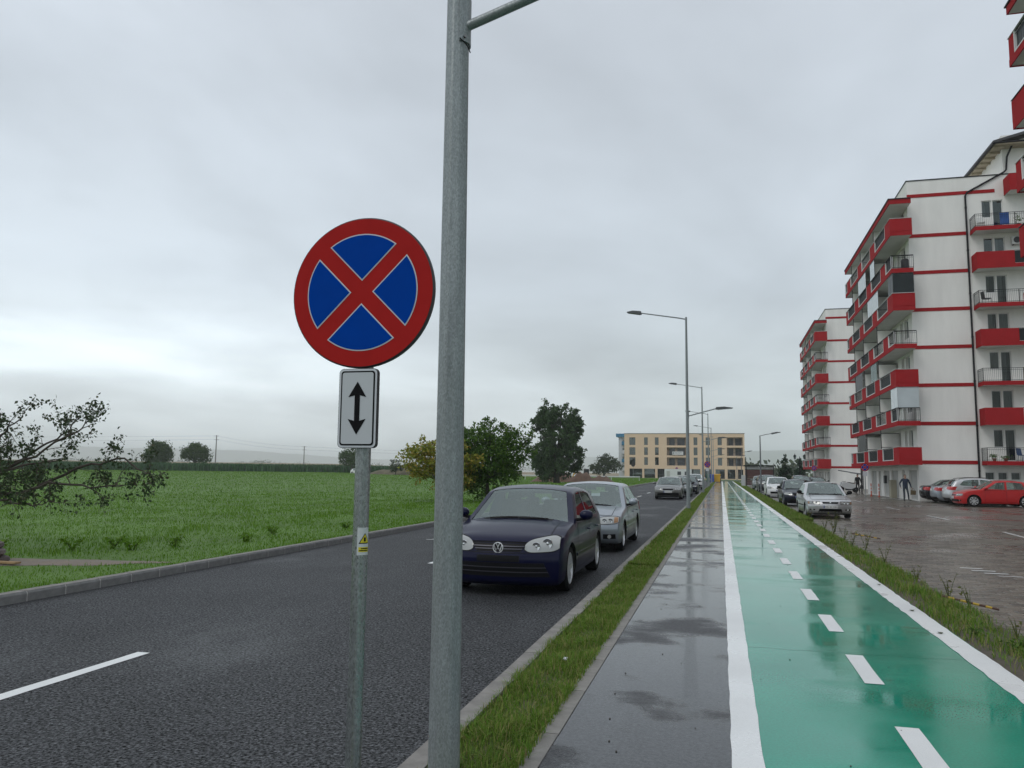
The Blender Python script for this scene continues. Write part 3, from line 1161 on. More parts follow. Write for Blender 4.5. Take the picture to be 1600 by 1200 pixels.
def tree(name, label, base, trunk_h, trunk_r, blobs, n_leaves, leaf, m, group=None, shell=.55, lean=(0, 0), limbs=5):
    """blobs: (dx, dy, z, rx, rz) crown lobes; leaves in clumps spread through each lobe with gaps between"""
    root = thing(name, label, 'tree', base, 0, group)
    st = MB()
    top = Vector((lean[0], lean[1], trunk_h))
    st.tube([(0, 0, -.1), (lean[0] * .4, lean[1] * .4, trunk_h * .5), top], [trunk_r * 1.25, trunk_r, trunk_r * .75], 8, caps=False)
    for bl in blobs:
        c = Vector(bl[:3])
        mid = top.lerp(c, .5) + Vector((0, 0, .08 * bl[4]))
        st.tube([top * .85, mid, c], [trunk_r * .5, trunk_r * .3, trunk_r * .12], 5, caps=False)
        for k in range(limbs):
            e_ = c + Vector((random.gauss(0, .5) * bl[3], random.gauss(0, .5) * bl[3], random.gauss(0, .45) * bl[4]))
            st.tube([mid.lerp(c, random.random()), e_], [trunk_r * .14, trunk_r * .03], 4, caps=False)
    st.build('trunk', M_BARK, root)
    vol = np.array([b_[3] ** 2 * b_[4] for b_ in blobs])
    vol = vol / vol.sum()
    PP = []
    for bl, vf in zip(blobs, vol):
        nl = int(n_leaves * vf)
        ncl = max(6, nl // 26)
        u = RNG.normal(size=(ncl, 3))
        u /= np.linalg.norm(u, axis=1)[:, None]
        rr = shell + (1 - shell) * RNG.random(ncl) ** .6
        rr *= 1 + .10 * RNG.normal(size=ncl)
        C = u * rr[:, None] * np.array([bl[3], bl[3], bl[4]]) + np.array(bl[:3])
        cs = RNG.uniform(.10, .22, ncl) * bl[3]
        idx = RNG.integers(0, ncl, nl)
        g = np.clip(RNG.normal(size=(nl, 3)), -1.9, 1.9) * cs[idx][:, None] * np.array([1, 1, .7])
        PP.append(C[idx] + g)
    PP = np.concatenate(PP)
    PP = PP[PP[:, 2] > .15]
    link('crown', leaves_mesh('crown', PP, leaf, m, .3, .62), root)
    return root


M_LEAF_OAK = leaf_mat('oak_leaf', [(.032, .060, .018), (.05, .088, .024), (.07, .112, .03)], .5, .2)
M_LEAF_POP = leaf_mat('poplar_leaf', [(.036, .068, .026), (.052, .096, .034), (.075, .125, .045)], .45, .2)
M_LEAF_WAL = leaf_mat('walnut_leaf', [(.035, .085, .015), (.065, .135, .02), (.11, .185, .03)], .45, .25)
M_LEAF_YEL = leaf_mat('yellowing_leaf', [(.14, .20, .03), (.25, .27, .04), (.33, .23, .045), (.17, .23, .03)], .5, .25)
M_LEAF_FAR = leaf_mat('far_leaf', [(.035, .052, .024), (.05, .07, .03), (.065, .085, .035)], .6, .2)
M_LEAF_CON = leaf_mat('conifer_leaf', [(.012, .035, .018), (.02, .05, .022), (.03, .065, .03)], .55, .1)

zt = lambda x, y: float(terr(np.array(x), np.array(y)))
random.seed(11)
bx, by = -150.3, 190
tree('round_tree', 'round dense dark tree beyond the maize, the one nearer the meadow bush', (bx, by, zt(bx, by)), 2.6, .35,
     [(0, 0, 4.4, 3.3, 3.4), (-1.5, 0, 3.4, 2.4, 2.6), (1.6, 0, 3.8, 2.2, 2.6), (.3, 0, 6.5, 1.9, 1.4)], 6500, .55, M_LEAF_OAK, 'pair of round field trees', .6)
bx, by = -138.6, 190
tree('round_tree', 'spreading field tree with a short bare trunk, beside the tall utility pole', (bx, by, zt(bx, by)), 2.3, .4,
     [(-1.6, 0, 4.5, 2.4, 1.8), (1.5, 0, 4.2, 2.6, 2.0), (0, 0, 5.6, 2.6, 2.0), (2.9, 0, 3.2, 1.5, 1.1), (-3.0, 0, 4.4, 1.2, .8)], 5500, .5, M_LEAF_OAK, 'pair of round field trees', .55)
bx, by = -92.0, 190
tree('round_tree', 'dark tree half hidden behind the sign post, at the far meadow edge', (bx, by, zt(bx, by) - .2), 2.0, .3,
     [(0, 0, 4.6, 2.8, 2.4), (1.4, 0, 3.6, 2.3, 2.0), (-1.6, 0, 4.0, 2.0, 1.8)], 3500, .5, M_LEAF_OAK, None, .55)
# shrubs by the mound right of the sign
for bx, by, s in ((-71.5, 170, 1.0), (-66, 168, .8)):
    tree('field_shrub', 'ragged pale shrub on the earth mound' if s == 1.0 else 'low dark shrub beside the yellowing bush', (bx, by, zt(bx, by)), .8 * s, .1,
         [(0, 0, 2.0 * s, 1.7 * s, 1.5 * s), (.9 * s, 0, 1.5 * s, 1.2 * s, 1.1 * s)], 900, .38, M_LEAF_FAR, None, .4)
# yellowing bush and the walnut by the road
tree('yellowing_bush', 'yellowing leafy bush showing on both sides of the big galvanised pole', (-13.75, 38.5, .1), 1.0, .08,
     [(-1.25, 0, 2.1, .95, .9), (-.3, 0, 1.9, 1.1, 1.1), (.75, -.1, 2.0, .9, .95), (-.7, 0, 2.75, .6, .5), (1.2, 0, 1.3, .8, .7), (1.75, -.2, 2.1, .55, .55), (1.0, 0, 2.75, .5, .4)], 6500, .16, M_LEAF_YEL, None, .45)
tree('walnut_tree', 'broad low walnut tree with light trunk across the road behind the dark hatchback', (-11.7, 40.0, .1), 1.3, .10,
     [(-1.5, .3, 2.7, 1.0, .9), (-.9, .2, 3.1, 1.1, .9), (.5, 0, 3.2, 1.15, .85), (1.35, 0, 2.5, 1.0, .95), (0, 0, 2.1, 1.4, 1.1), (-.75, 0, 1.55, .9, .8), (1.0, 0, 1.5, .9, .7),
      (.15, 0, 4.05, .5, .35), (1.25, 0, 3.75, .6, .42), (-1.5, 0, 3.55, .55, .4), (2.1, 0, 3.2, .5, .5), (-.5, -.1, .55, .7, .5), (.8, -.2, .6, .5, .45), (-1.3, 0, 1.3, .9, .8)], 16000, .15, M_LEAF_WAL, None, .35)
# poplars
pb_ = []
for k in range(44):
    a = random.uniform(0, 2 * PI)
    rr = 3.0 * math.sqrt(random.random())
    zz = .9 + 8.4 * random.random() ** .8
    lim = 1.0 if zz < 8 else .9
    pb_.append((rr * math.cos(a) * lim * 1.15, rr * math.sin(a) * lim, zz, random.uniform(.75, 1.15), random.uniform(1.0, 1.7)))
pb_ += [(-1.9, 0, 9.9, .85, 1.4), (-.6, 0, 9.8, .85, 1.3), (.8, 0, 9.8, .9, 1.3), (2.4, 0, 9.3, .75, 1.4), (3.2, 0, 7.6, .8, 1.3), (-2.9, 0, 8.0, .8, 1.2), (1.6, 0, 8.6, 1.0, 1.2), (-1.2, 0, 8.8, 1.0, 1.2), (3.4, 0, 4.2, .8, 1.0), (-2.8, 0, 3.6, 1.0, 1.3)]
tree('poplar_tree', 'tall dense dark poplar clump behind the walnut, left of the beige building', (-22.2, 110, .2), 3.0, .4, pb_, 32000, .34, M_LEAF_POP, None, .35, limbs=2)
tree('round_tree', 'grey-green round tree left of the beige building', (-29.0, 205, .1), 1.8, .3,
     [(-.8, 0, 3.3, 2.4, 2.2), (1.4, 0, 3.6, 2.3, 2.1), (.3, 0, 4.9, 1.6, 1.3), (-2.2, 0, 2.4, 1.6, 1.5), (3.0, 0, 3.0, 1.6, 1.7)], 3800, .45, M_LEAF_FAR, None, .5)
# conifers near the far blocks
for bx, by, h, lab in ((9.0, 122, 4.4, 'small dark conifer behind the parked cars, nearer the brown shed'), (11.7, 132, 4.4, 'dark conifer beneath the two-armed lantern')):
    tree('conifer', lab, (bx, by, 0), h * .5, .12, [(0, 0, h * .22, h * .26, h * .2), (0, 0, h * .45, h * .2, h * .2), (0, 0, h * .68, h * .13, h * .18), (0, 0, h * .9, h * .06, h * .12)],
         1600, .35, M_LEAF_CON, 'small conifers by the blocks', .3)
# far tree line
b_pts = []
tl = MB()
for k in range(46):
    a = random.uniform(-.93, -.10) if k < 34 else random.uniform(.02, .16)
    D = random.uniform(1400, 2000) if k < 34 else random.uniform(330, 420)
    x, y = D * math.sin(a), D * math.cos(a)
    z0 = zt(x, y)
    w, h = random.uniform(4, 12), random.uniform(3, 5.5)
    if k < 34:
        w, h = w * 2.5, h * 2.3
    if k >= 34:
        w, h = random.uniform(5, 9), random.uniform(4, 7.5)
    u = RNG.normal(size=(90, 3)) * np.array([w * .5, w * .5, h * .28])
    u[:, 2] = np.abs(u[:, 2])
    b_pts.append(u + np.array([x, y, z0 + h * .3]))
tag(link('far_trees', leaves_mesh('far_trees', np.concatenate(b_pts), 2.4, M_LEAF_FAR, 0, .9)), 'hazy line of far trees along the horizon', 'trees', kind='stuff')

# maize belt at the end of the meadow
n = 26000
t = RNG.random(n)
ang = -.96 + .86 * RNG.random(n)
D0 = 232 / np.cos(ang + .5) * .93
x = D0 * np.sin(ang) + RNG.normal(size=n) * 1.0
y = D0 * np.cos(ang) + RNG.random(n) * 14
keep = (x < -58)
x, y = x[keep], y[keep]
P = np.stack([x, y, terr(x, y) + .0], 1)
M_MAIZE = leaf_mat('maize_leaf', [(.026, .080, .030), (.04, .105, .038), (.06, .13, .05)], .55, .2)
tag(link('maize', blades_mesh('maize', P, RNG.uniform(1.7, 2.3, len(x)), .16, M_MAIZE, .45)), 'dark green belt of maize at the far end of the meadow', 'maize', kind='stuff')

# fruit tree whose branches reach in from the left edge
random.seed(5)
root = thing('fruit_tree', 'fruit tree reaching into view with dark leafy branches from the left edge', 'tree', (-16.3, 13.6, .1))
st = MB()
P = []
B = Vector((-16.3, 13.6, .1))


def limb(pts, r0, r1, kids, kl):
    pts = [Vector(p) - B for p in pts]
    fine = []
    for i in range(len(pts) - 1):
        for k in range(4):
            t = k / 4
            fine.append(pts[i].lerp(pts[i + 1], t) + Vector((random.gauss(0, .02), random.gauss(0, .03), random.gauss(0, .02))))
    fine.append(pts[-1])
    n = len(fine)
    st.tube(fine, [r0 + (r1 - r0) * i / (n - 1) for i in range(n)], 6, caps=False)
    for k in range(kids):
        t = .15 + .85 * (k + random.random()) / kids
        i = min(n - 2, int(t * (n - 1)))
        q = fine[i]
        d = (fine[i + 1] - fine[i]).normalized()
        nd = (d * random.uniform(.4, 1) + Vector((random.gauss(0, .6), random.gauss(0, .6), random.gauss(.02, .6)))).normalized()
        grow(st, P, q, nd, kl * random.uniform(.5, 1.1), max(.004, r1 * 1.1), 1, 3, 2, .5, 0., None, .5, 3)


limb([(-16.3, 13.6, .0), (-16.2, 13.5, .7), (-15.9, 13.4, 1.1)], .17, .12, 0, 0)
limb([(-15.9, 13.4, 1.1), (-14.6, 13.1, 1.0), (-13.6, 13.0, 1.15), (-12.6, 12.9, 1.35), (-11.7, 12.9, 1.30), (-11.0, 13.0, 1.35)], .05, .010, 15, .45)
limb([(-15.8, 13.4, 1.1), (-14.4, 13.2, 1.5), (-13.2, 13.1, 1.9), (-12.2, 13.0, 2.4), (-11.75, 13.0, 2.65)], .04, .008, 11, .45)
limb([(-15.9, 13.4, 1.1), (-14.7, 13.6, 1.6), (-13.7, 13.7, 2.1), (-12.9, 13.6, 2.45), (-12.65, 13.5, 2.75)], .035, .007, 10, .42)
limb([(-14.4, 13.2, 1.05), (-13.4, 12.7, 1.0), (-12.6, 12.5, .95), (-12.0, 12.4, 1.05)], .025, .007, 9, .38)
limb([(-13.0, 13.0, 1.3), (-12.0, 13.2, 1.75), (-11.2, 13.2, 1.85), (-10.75, 13.2, 1.6), (-10.4, 13.1, 1.52)], .03, .005, 10, .40)
limb([(-15.5, 13.4, 1.3), (-14.7, 13.2, 2.0), (-14.0, 13.1, 2.4), (-13.5, 13.0, 2.7)], .05, .008, 13, .5)
limb([(-14.8, 13.2, 1.2), (-13.9, 13.1, 1.6), (-13.0, 12.9, 1.75), (-12.2, 12.8, 1.85)], .04, .008, 13, .5)
st.build('trunk', M_TWIG, root)
Pn = np.array([tuple(p) for p in P])
Pn = np.repeat(Pn, 2, 0) + RNG.normal(size=(len(Pn) * 2, 3)) * .04
Pn = Pn[Pn[:, 2] > .62 + .25 * RNG.random(len(Pn))]
M_LEAF_FRUIT = leaf_mat('fruit_tree_leaf', [(.022, .042, .018), (.036, .064, .024), (.05, .08, .032), (.06, .058, .032)], .5, .2, .2)
link('crown', leaves_mesh('crown', Pn, .078, M_LEAF_FRUIT, .5, .6), root)
for k in range(44):
    q = Pn[random.randrange(len(Pn))]
    fr = MB()
    fr.lathe([(.006, -.022), (.018, -.016), (.022, 0), (.016, .016), (.004, .02)], tuple(q + np.array([0, 0, -.04])), n=7)
    fr.build('fruit', mat('fruit_skin', (.10, .11, .04), .4, var=.3, vscale=8), root, 60)
# ------------------------------------------------------------------ buildings
M_WHITE = mat('white_render', (.80, .785, .75), .9, spec=.1, var=.09, vscale=1.0, stretch=(1, 1, .22), bump=.15, bscale=60, detail=8)
M_RED = mat('red_render', (.34, .020, .024), .85, spec=.08, var=.10, vscale=1.5, bump=.12, bscale=60)
M_GREYCONC = mat('soffit_plaster', (.62, .61, .58), .9, var=.08, vscale=1.2)
M_FRAME = mat('white_window_frame', (.68, .68, .67), .4)
M_PANE = glass_mat('window_pane', (.35, .38, .40), .10)
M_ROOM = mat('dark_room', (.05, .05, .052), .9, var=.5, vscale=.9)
M_CURTAIN = mat('curtain', (.42, .41, .38), .9, var=.2, vscale=6, stretch=(4, 4, .2))
M_RAIL = mat('railing_metal', (.02, .022, .025), .5, spec=.2)
M_SCREEN = mat('dark_balcony_screen', (.022, .028, .030), .4, var=.2, vscale=2, spec=.25)
M_BLACKTRIM = mat('dark_flashing', (.02, .021, .024), .5, spec=.2)
M_PIPE = mat('downpipe', (.012, .012, .015), .45, spec=.2)
M_GARAGE = mat('garage_door', (.42, .42, .40), .55, var=.08, vscale=2)
M_MILKGLASS = mat('milky_glazing', (.48, .53, .55), .12, var=.1, vscale=.8)
M_WOOD = mat('soffit_boards', (.36, .31, .22), .8, var=.15, vscale=3)


def wall_grid(b, u0, u1, z0, z1, holes, place, depth, mi=0):
    """wall face with rectangular openings and reveals; place(u, z, d) gives the 3D point, d = distance behind the face"""
    us = sorted({u0, u1, *[h[0] for h in holes], *[h[1] for h in holes]})
    zs = sorted({z0, z1, *[h[2] for h in holes], *[h[3] for h in holes]})
    us = [u for u in us if u0 <= u <= u1]
    zs = [z for z in zs if z0 <= z <= z1]
    for i in range(len(us) - 1):
        for j in range(len(zs) - 1):
            cu, cz = (us[i] + us[i + 1]) / 2, (zs[j] + zs[j + 1]) / 2
            if any(h[0] < cu < h[1] and h[2] < cz < h[3] for h in holes):
                continue
            b.quad(place(us[i], zs[j], 0), place(us[i + 1], zs[j], 0), place(us[i + 1], zs[j + 1], 0), place(us[i], zs[j + 1], 0), mi)
    for h in holes:
        a, c, d, e = h[:4]
        for p, q in (((a, d), (c, d)), ((c, d), (c, e)), ((c, e), (a, e)), ((a, e), (a, d))):
            b.quad(place(*p, 0), place(*q, 0), place(*q, depth), place(*p, depth), mi)


def window(parent, h, place, depth, mullions=1, name='window', room=True, curtain=0., fm=None):
    """frame with panes set back in an opening h = (u0, u1, z0, z1)"""
    a, c, d, e = h[:4]
    fw = .055
    b = MB()
    edges = [(a, a + fw, d, e), (c - fw, c, d, e), (a + fw, c - fw, d, d + fw), (a + fw, c - fw, e - fw, e)]
    for k in range(mullions):
        m_ = a + (c - a) * (k + 1) / (mullions + 1)
        edges.append((m_ - .035, m_ + .035, d + fw, e - fw))
    for (p, q, r, s) in edges:
        vs = [place(u, z, dd) for dd in (depth - .06, depth) for u, z in ((p, r), (q, r), (q, s), (p, s))]
        b.add(vs, [(0, 1, 2, 3), (7, 6, 5, 4), (0, 4, 5, 1), (1, 5, 6, 2), (2, 6, 7, 3), (3, 7, 4, 0)])
    w = b.build(name, fm or M_FRAME, parent)
    g = MB()
    g.quad(place(a + .01, d + .01, depth - .03), place(c - .01, d + .01, depth - .03), place(c - .01, e - .01, depth - .03), place(a + .01, e - .01, depth - .03))
    g.build('pane', M_PANE, w)
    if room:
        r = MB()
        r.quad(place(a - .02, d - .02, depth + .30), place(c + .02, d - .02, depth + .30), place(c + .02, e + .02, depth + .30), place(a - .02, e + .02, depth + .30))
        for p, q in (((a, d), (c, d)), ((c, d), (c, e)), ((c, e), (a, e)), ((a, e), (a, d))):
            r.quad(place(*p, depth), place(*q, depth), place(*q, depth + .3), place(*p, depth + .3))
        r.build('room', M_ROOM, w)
        if curtain:
            k = MB()
            n = 12
            u1 = a + (c - a) * curtain
            for i in range(n):
                ua, ub = a + (u1 - a) * i / n, a + (u1 - a) * (i + 1) / n
                k.quad(place(ua, d, depth + .05 + .03 * (i % 2)), place(ub, d, depth + .05 + .03 * ((i + 1) % 2)), place(ub, e, depth + .05 + .03 * ((i + 1) % 2)), place(ua, e, depth + .05 + .03 * (i % 2)))
            k.build('curtain', M_CURTAIN, w)
    return w


def rail_panel(b, p0, p1, z0, z1, bars=.11, r=.008, frame=.02):
    """upright-bar railing between two plan points, into mesh b"""
    p0, p1 = Vector((*p0, 0)), Vector((*p1, 0))
    d = p1 - p0
    L = d.length
    up = Vector((0, 0, 1))
    for z in (z0 + .06, z1):
        b.tube([p0 + up * z, p1 + up * z], frame, 4)
    b.tube([p0 + up * (z1 - .12), p1 + up * (z1 - .12)], frame * .6, 4)
    n = max(1, int(L / bars))
    for i in range(n + 1):
        p = p0 + d * (i / n)
        b.tube([p + up * z0, p + up * z1], r if 0 < i < n else frame, 4, caps=False)


FL = 2.61
def slab_z(f):
    return 2.45 + FL * (f - 1)


def apartment_block(label, y0, ylen, near_red=(1, 3, 5, 7), far_red=(), side='near', detail=2, xlen=15.0, seed=1):
    """white and red block. West face X=12.9 with seven balconies; gable at y0 (towards the camera)."""
    rnd = random.Random(seed)
    root = thing('apartment_block', label, 'building', (12.9, y0, 0), 0, 'red and white apartment blocks')
    H = 22.2
    D = ylen - 1.3
    westp = lambda u, z, d: (d, u, z)                      # u along +Y, face towards -X
    gabp = lambda u, z, d: (u, d, z)                       # u along +X, face towards -Y
    # openings of the west face behind the balconies
    holes_w = []
    for f in range(1, 8):
        z = slab_z(f) + .2
        for uu in (1.2, 2.9, 5.0, 8.2, 9.9, 12.4, 15.0, 16.9):
            if uu + 1 < D:
                holes_w.append((uu, uu + (.85 if int(uu * 10) % 3 else 1.25), z + (.12 if int(uu * 10) % 2 else .85), z + 2.2))
    garages = [(.5, 3.0, 0.02, 2.05), (4.3, 5.2, .02, 2.05), (6.6, 9.1, .02, 2.05), (9.8, 12.2, .02, 2.05), (13.4, 14.3, .02, 2.05), (15.3, 17.7, .02, 2.05)]
    garages = [g for g in garages if g[1] < D]
    # openings of the gable face right of the downpipe
    holes_g = []
    if side == 'near':
        for f in range(1, 8):
            z = slab_z(f) + .2
            holes_g.append((4.65, 5.25, z + .95, z + 2.15))
            holes_g.append((5.32, 5.95, z + .08, z + 2.15))
            holes_g.append((7.6, 8.9, z + .6, z + 2.15))
        holes_g += [(4.02, 4.60, 1.45, 1.98), (4.78, 5.36, 1.45, 1.98), (5.54, 6.12, 1.45, 1.98)]
    b = MB()
    wall_grid(b, 0, D, -.1, H, holes_w + garages, westp, .22)
    wall_grid(b, 0, xlen, -.1, H, holes_g, gabp, .16)
    b.quad((xlen, 0, -.1), (xlen, D, -.1), (xlen, D, H), (xlen, 0, H))
    b.quad((0, D, -.1), (xlen, D, -.1), (xlen, D, H), (0, D, H))
    b.quad((0.02, 0.02, H - .35), (xlen - .02, 0.02, H - .35), (xlen - .02, D - .02, H - .35), (0.02, D - .02, H - .35))
    wall = b.build('wall', M_WHITE, root)
    for k, h in enumerate(holes_w):
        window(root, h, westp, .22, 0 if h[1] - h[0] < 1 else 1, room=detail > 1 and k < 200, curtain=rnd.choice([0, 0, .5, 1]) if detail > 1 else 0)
    for h in garages:
        g = MB()
        n = 5 if h[1] - h[0] > 2 else 1
        for i in range(n):
            a, c = h[0] + (h[1] - h[0]) * i / n, h[0] + (h[1] - h[0]) * (i + 1) / n
            g.box(.13, .16, a + .012, c - .012, .02, 2.05)
        g.box(.165, .2, h[0], h[1], .02, 2.05)
        g.build('garage_door', M_GARAGE, root)
    for k, h in enumerate(holes_g):
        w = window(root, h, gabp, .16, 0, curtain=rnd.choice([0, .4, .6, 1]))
    # parapet flashing, red bands
    t = MB()
    t.box(-.04, xlen, -.04, .22, H, H + .07)
    t.box(-.04, .22, .221, D, H, H + .07)
    t.build('flashing', M_BLACKTRIM, root)
    for f in range(1, 9):
        z = 2.48 + FL * (f - 1) if f < 8 else 21.0
        r = MB()
        if f < 8:
            r.box(0, 3.72, -.03, .0, z, z + .24)
        else:
            r.box(0, 5.5, -.03, 0, z, z + .24)
        r.build('red_band', M_RED, root)
    # balconies of the west face
    xa, xb = -1.40, 0.0
    ya, yb = -1.15, ylen - 1.15 - .6
    for f in range(1, 8):
        z = slab_z(f)
        s = MB()
        s.box(xa + .04, xb, ya + .04, yb - .04, z, z + .19)
        bal = s.build('balcony', M_GREYCONC, root)
        red = MB()
        red.box(xa, xa + .038, ya, yb, z - .05, z + .26)                  # front edge
        red.box(xa + .038, xb, ya, ya + .038, z - .05, z + .26)           # ends
        red.box(xa + .038, xb, yb - .038, yb, z - .05, z + .26)
        top = z + 1.12
        nr = f in near_red
        fr = (f in far_red) if far_red else (f % 2 == 0)
        segs = []
        y = ya
        if nr:
            red.box(xa, xb, ya - .02, ya + .10, z + .26, top)
            segs.append((ya + .10, ya + 1.75, 1))
            y = ya + 1.75
        RL, FR, GZ = [], [], []
        if not nr:
            rails = MB()
            rail_panel(rails, (xa + .03, ya + .03), (xb, ya + .03), z + .26, top)
            RL.append(rails)
            segs.append((ya + .03, ya + 2.0, 0))
            y = ya + 2.0
            segs.append((y, y + 1.8, 1))
            y += 1.8
        k = 0
        ye = yb - (1.0 if fr else .05)
        while y < ye - .3:
            w = 3.85 if k % 2 == 0 else 2.0
            e = min(ye, y + w)
            segs.append((y, e, k % 2))
            y = e
            k += 1
        if fr:
            segs.append((ye, yb - .10, 1))
        for (p, q, solid) in segs:
            if solid:
                red.box(xa, xa + .12, p, q, z + .26, top)
            else:
                rails, frames, glaz = MB(), MB(), MB()
                RL.append(rails)
                FR.append(frames)
                rail_panel(rails, (xa + .05, p), (xa + .05, q), z + .26, top, .13 if detail > 1 else .3)
                if rnd.random() < .62:
                    GZ.append(glaz)
                    glaz.box(xa + .085, xa + .095, p + .03, q - .03, z + .30, top - .05)
                frames.box(xa - .012, xa + .10, p, p + .05, z + .26, top + .02)
                frames.box(xa - .012, xa + .10, q - .05, q, z + .312, top + .02)
                frames.box(xa - .012, xa + .10, p + .05, q, z + .262, z + .31)
        if fr:
            red.box(xa, xb, yb - .10, yb + .02, z + .26, top)
        else:
            rails = MB()
            rail_panel(rails, (xa + .03, yb - .03), (xb, yb - .03), z + .26, top)
            RL.append(rails)
        cop = MB()
        cop.box(xa - .03, xa + .14, ya - .04, yb, top + .021, top + .045)
        cop.box(xa + .14, xb, ya - .04, ya + .12, top + .021, top + .045)
        red.build('parapet', M_RED, bal)
        for q_ in RL:
            q_.build('railing', M_RAIL, bal)
        for q_ in GZ:
            q_.build('rail_screen', M_SCREEN, bal)
        for q_ in FR:
            q_.build('rail_frame', M_FRAME, bal)
        cop.build('coping', M_FRAME if f % 2 else M_RAIL, bal)
        # partitions between flats
        for yy in (5.6, 11.6, 16.2):
            if yy < D - 1:
                pt = MB()
                pt.box(xa + .16, -.02, yy, yy + .06, z + .2, z + FL - .25)
                po = pt.build('partition', M_WHITE, bal)
                fr_ = MB()
                for zz in (z + .2, z + 1.3, z + FL - .28):
                    fr_.box(xa + .13, -.01, yy - .012, yy, zz, zz + .04)
                fr_.box(xa + .12, xa + .16, yy - .02, yy + .08, z + .2, z + FL)
                fr_.build('partition_frame', M_RAIL, bal)
        # glazed-in bays
        bays = {1: [(11.8, 15.2, 'dark')], 2: [(ya, 1.0, 'milk')], 3: [(5.8, 8.2, 'frame'), (12, 15.5, 'dark')], 5: [(ya, .5, 'dark'), (4.2, 8.6, 'milk')], 6: [(5.2, 7.0, 'milk'), (9, 12.6, 'milk')], 4: [], 7: []}[f]
        if side == 'near':
            for (p, q, kind) in bays:
                g = MB()
                if kind == 'dark':
                    mm = M_SCREEN
                else:
                    mm = M_MILKGLASS if kind == 'milk' else M_PANE
                n = max(1, int((q - p) / .8))
                for i in range(n):
                    a_, c_ = p + (q - p) * i / n, p + (q - p) * (i + 1) / n
                    if kind == 'dark' and i == 0 and f == 5:
                        pass
                    g.box(xa + .05, xa + .065, a_ + .02, c_ - .02, top + .05, z + FL - .06)
                if p == ya:
                    g.box(xa + .08, xb - .02, ya + .05, ya + .065, top + .05, z + FL - .06)
                g.build('balcony_glazing', mm, bal)
    # canopy above the top balconies
    c = MB()
    c.box(xa + .06, 0, ya + .06, yb - .06, 20.32, 20.52)
    cano = c.build('canopy', M_GREYCONC, root)
    c = MB()
    c.box(xa, xa + .058, ya, yb, 20.30, 20.62)
    c.box(xa + .058, 0, ya, ya + .058, 20.30, 20.62)
    c.box(xa + .058, 0, yb - .058, yb, 20.30, 20.62)
    c.build('canopy_edge', M_RED, cano)
    c = MB()
    c.box(xa - .06, -.01, ya - .06, yb + .06, 20.621, 20.68)
    c.build('canopy_flashing', M_BLACKTRIM, cano)
    if side != 'near':
        # upper storey and pitched roof, seen only along its edge
        p = MB()
        p.tube([(3.66, -.07, 0), (3.66, -.07, 21.0)], .06, 8)
        p.build('downpipe', M_PIPE, root, 40)
        return root
    # downpipe with its dog-leg to the upper roof
    p = MB()
    p.tube([(3.66, -.075, .1), (3.66, -.075, 20.85), (3.78, -.085, 21.1), (6.1, -.085, 22.35), (6.25, -.085, 22.5), (6.32, -.16, 23.4), (6.6, -.5, 24.15)], .062, 8)
    for z in range(2, 21, 3):
        p.tube([(3.66, -.075, z), (3.66, -.075, z + .08)], .08, 8)
    p.build('downpipe', M_PIPE, root, 40)
    # upper storey with overhanging pitched roof
    u = MB()
    u.box(6.1, xlen, .06, D - 3, H - .3, 25.0)
    u.build('upper_storey', M_WHITE, root)
    ro = MB()
    ro.prism([(5.35, 24.15), (xlen, 26.6), (xlen, 26.8), (5.30, 24.32)], -.95, D - 2.5, 'Y')
    roof = ro.build('roof', mat('roof_tile', (.05, .048, .05), .6, var=.2, vscale=8, bump=.4, bscale=20), root)
    so = MB()
    so.box(5.45, 6.1, -.85, D - 2.6, 24.02, 24.14)
    so.box(6.1, xlen, -.85, .05, 24.02, 24.14)
    so.build('soffit', M_WOOD, roof)
    for i in range(14):
        r = MB()
        r.box(5.42, 6.1, -.6 + 1.0 * i, -.48 + 1.0 * i, 23.88, 24.018)
        r.build('rafter', M_WOOD, roof)
    g = MB()
    g.tube([(5.28, -1.0, 24.1), (5.28, D - 2.5, 24.1)], .07, 8)
    g.tube([(5.28, -1.02, 24.12), (xlen, -1.02, 24.12)], .07, 8)
    g.build('gutter', M_PIPE, roof, 40)
    # balconies on the gable face
    for f in range(1, 9):
        z = slab_z(f) if f < 8 else 20.75
        x0, x1 = (3.86, 12.0) if f < 8 else (6.05, 12.0)
        s = MB()
        s.box(x0 + .04, x1, -1.16, -.001, z, z + .18)
        bal = s.build('balcony', M_GREYCONC, root)
        red, rails, scr = MB(), MB(), MB()
        red.box(x0, x1, -1.2, -1.162, z - .03, z + .24)
        red.box(x0, x0 + .038, -1.162, -.001, z - .03, z + .24)
        top = z + 1.10
        if f % 2 == 0:
            xe = x0 + 2.25
            red.box(x0, xe, -1.2, -1.09, z + .24, top)
            red.box(x0, x0 + .11, -1.09, -.001, z + .24, top)
            rail_panel(rails, (xe, -1.15), (x1, -1.15), z + .24, top)
            if f in (4, 6):
                scr.box(xe + .03, x1, -1.10, -1.09, z + .28, top - .02)
        else:
            rail_panel(rails, (x0 + .03, -1.15), (x1, -1.15), z + .24, top)
            rail_panel(rails, (x0 + .03, -1.15), (x0 + .03, -.02), z + .24, top)
            for xx in (x0 + 2.4, x0 + 4.8):
                rails.tube([(xx, -1.15, z + .2), (xx, -1.15, top)], .025, 4)
        red.build('parapet', M_RED, bal)
        rails.build('railing', M_RAIL, bal)
        if scr.v:
            scr.build('rail_screen', M_SCREEN, bal)
    return root


random.seed(3)
blk = apartment_block('red and white apartment block in mid view with a blank gable and dark downpipe', 59.5, 21.0, seed=4)
apartment_block('smaller looking red and white block farther along behind the parked cars', 105, 20.5, side='far', detail=1, seed=9)
apartment_block('red balconies of the nearest block cut by the upper right edge', 15.8, 20.6, near_red=(2, 4, 6), far_red=(2, 4, 6), side='far', detail=1, seed=14)

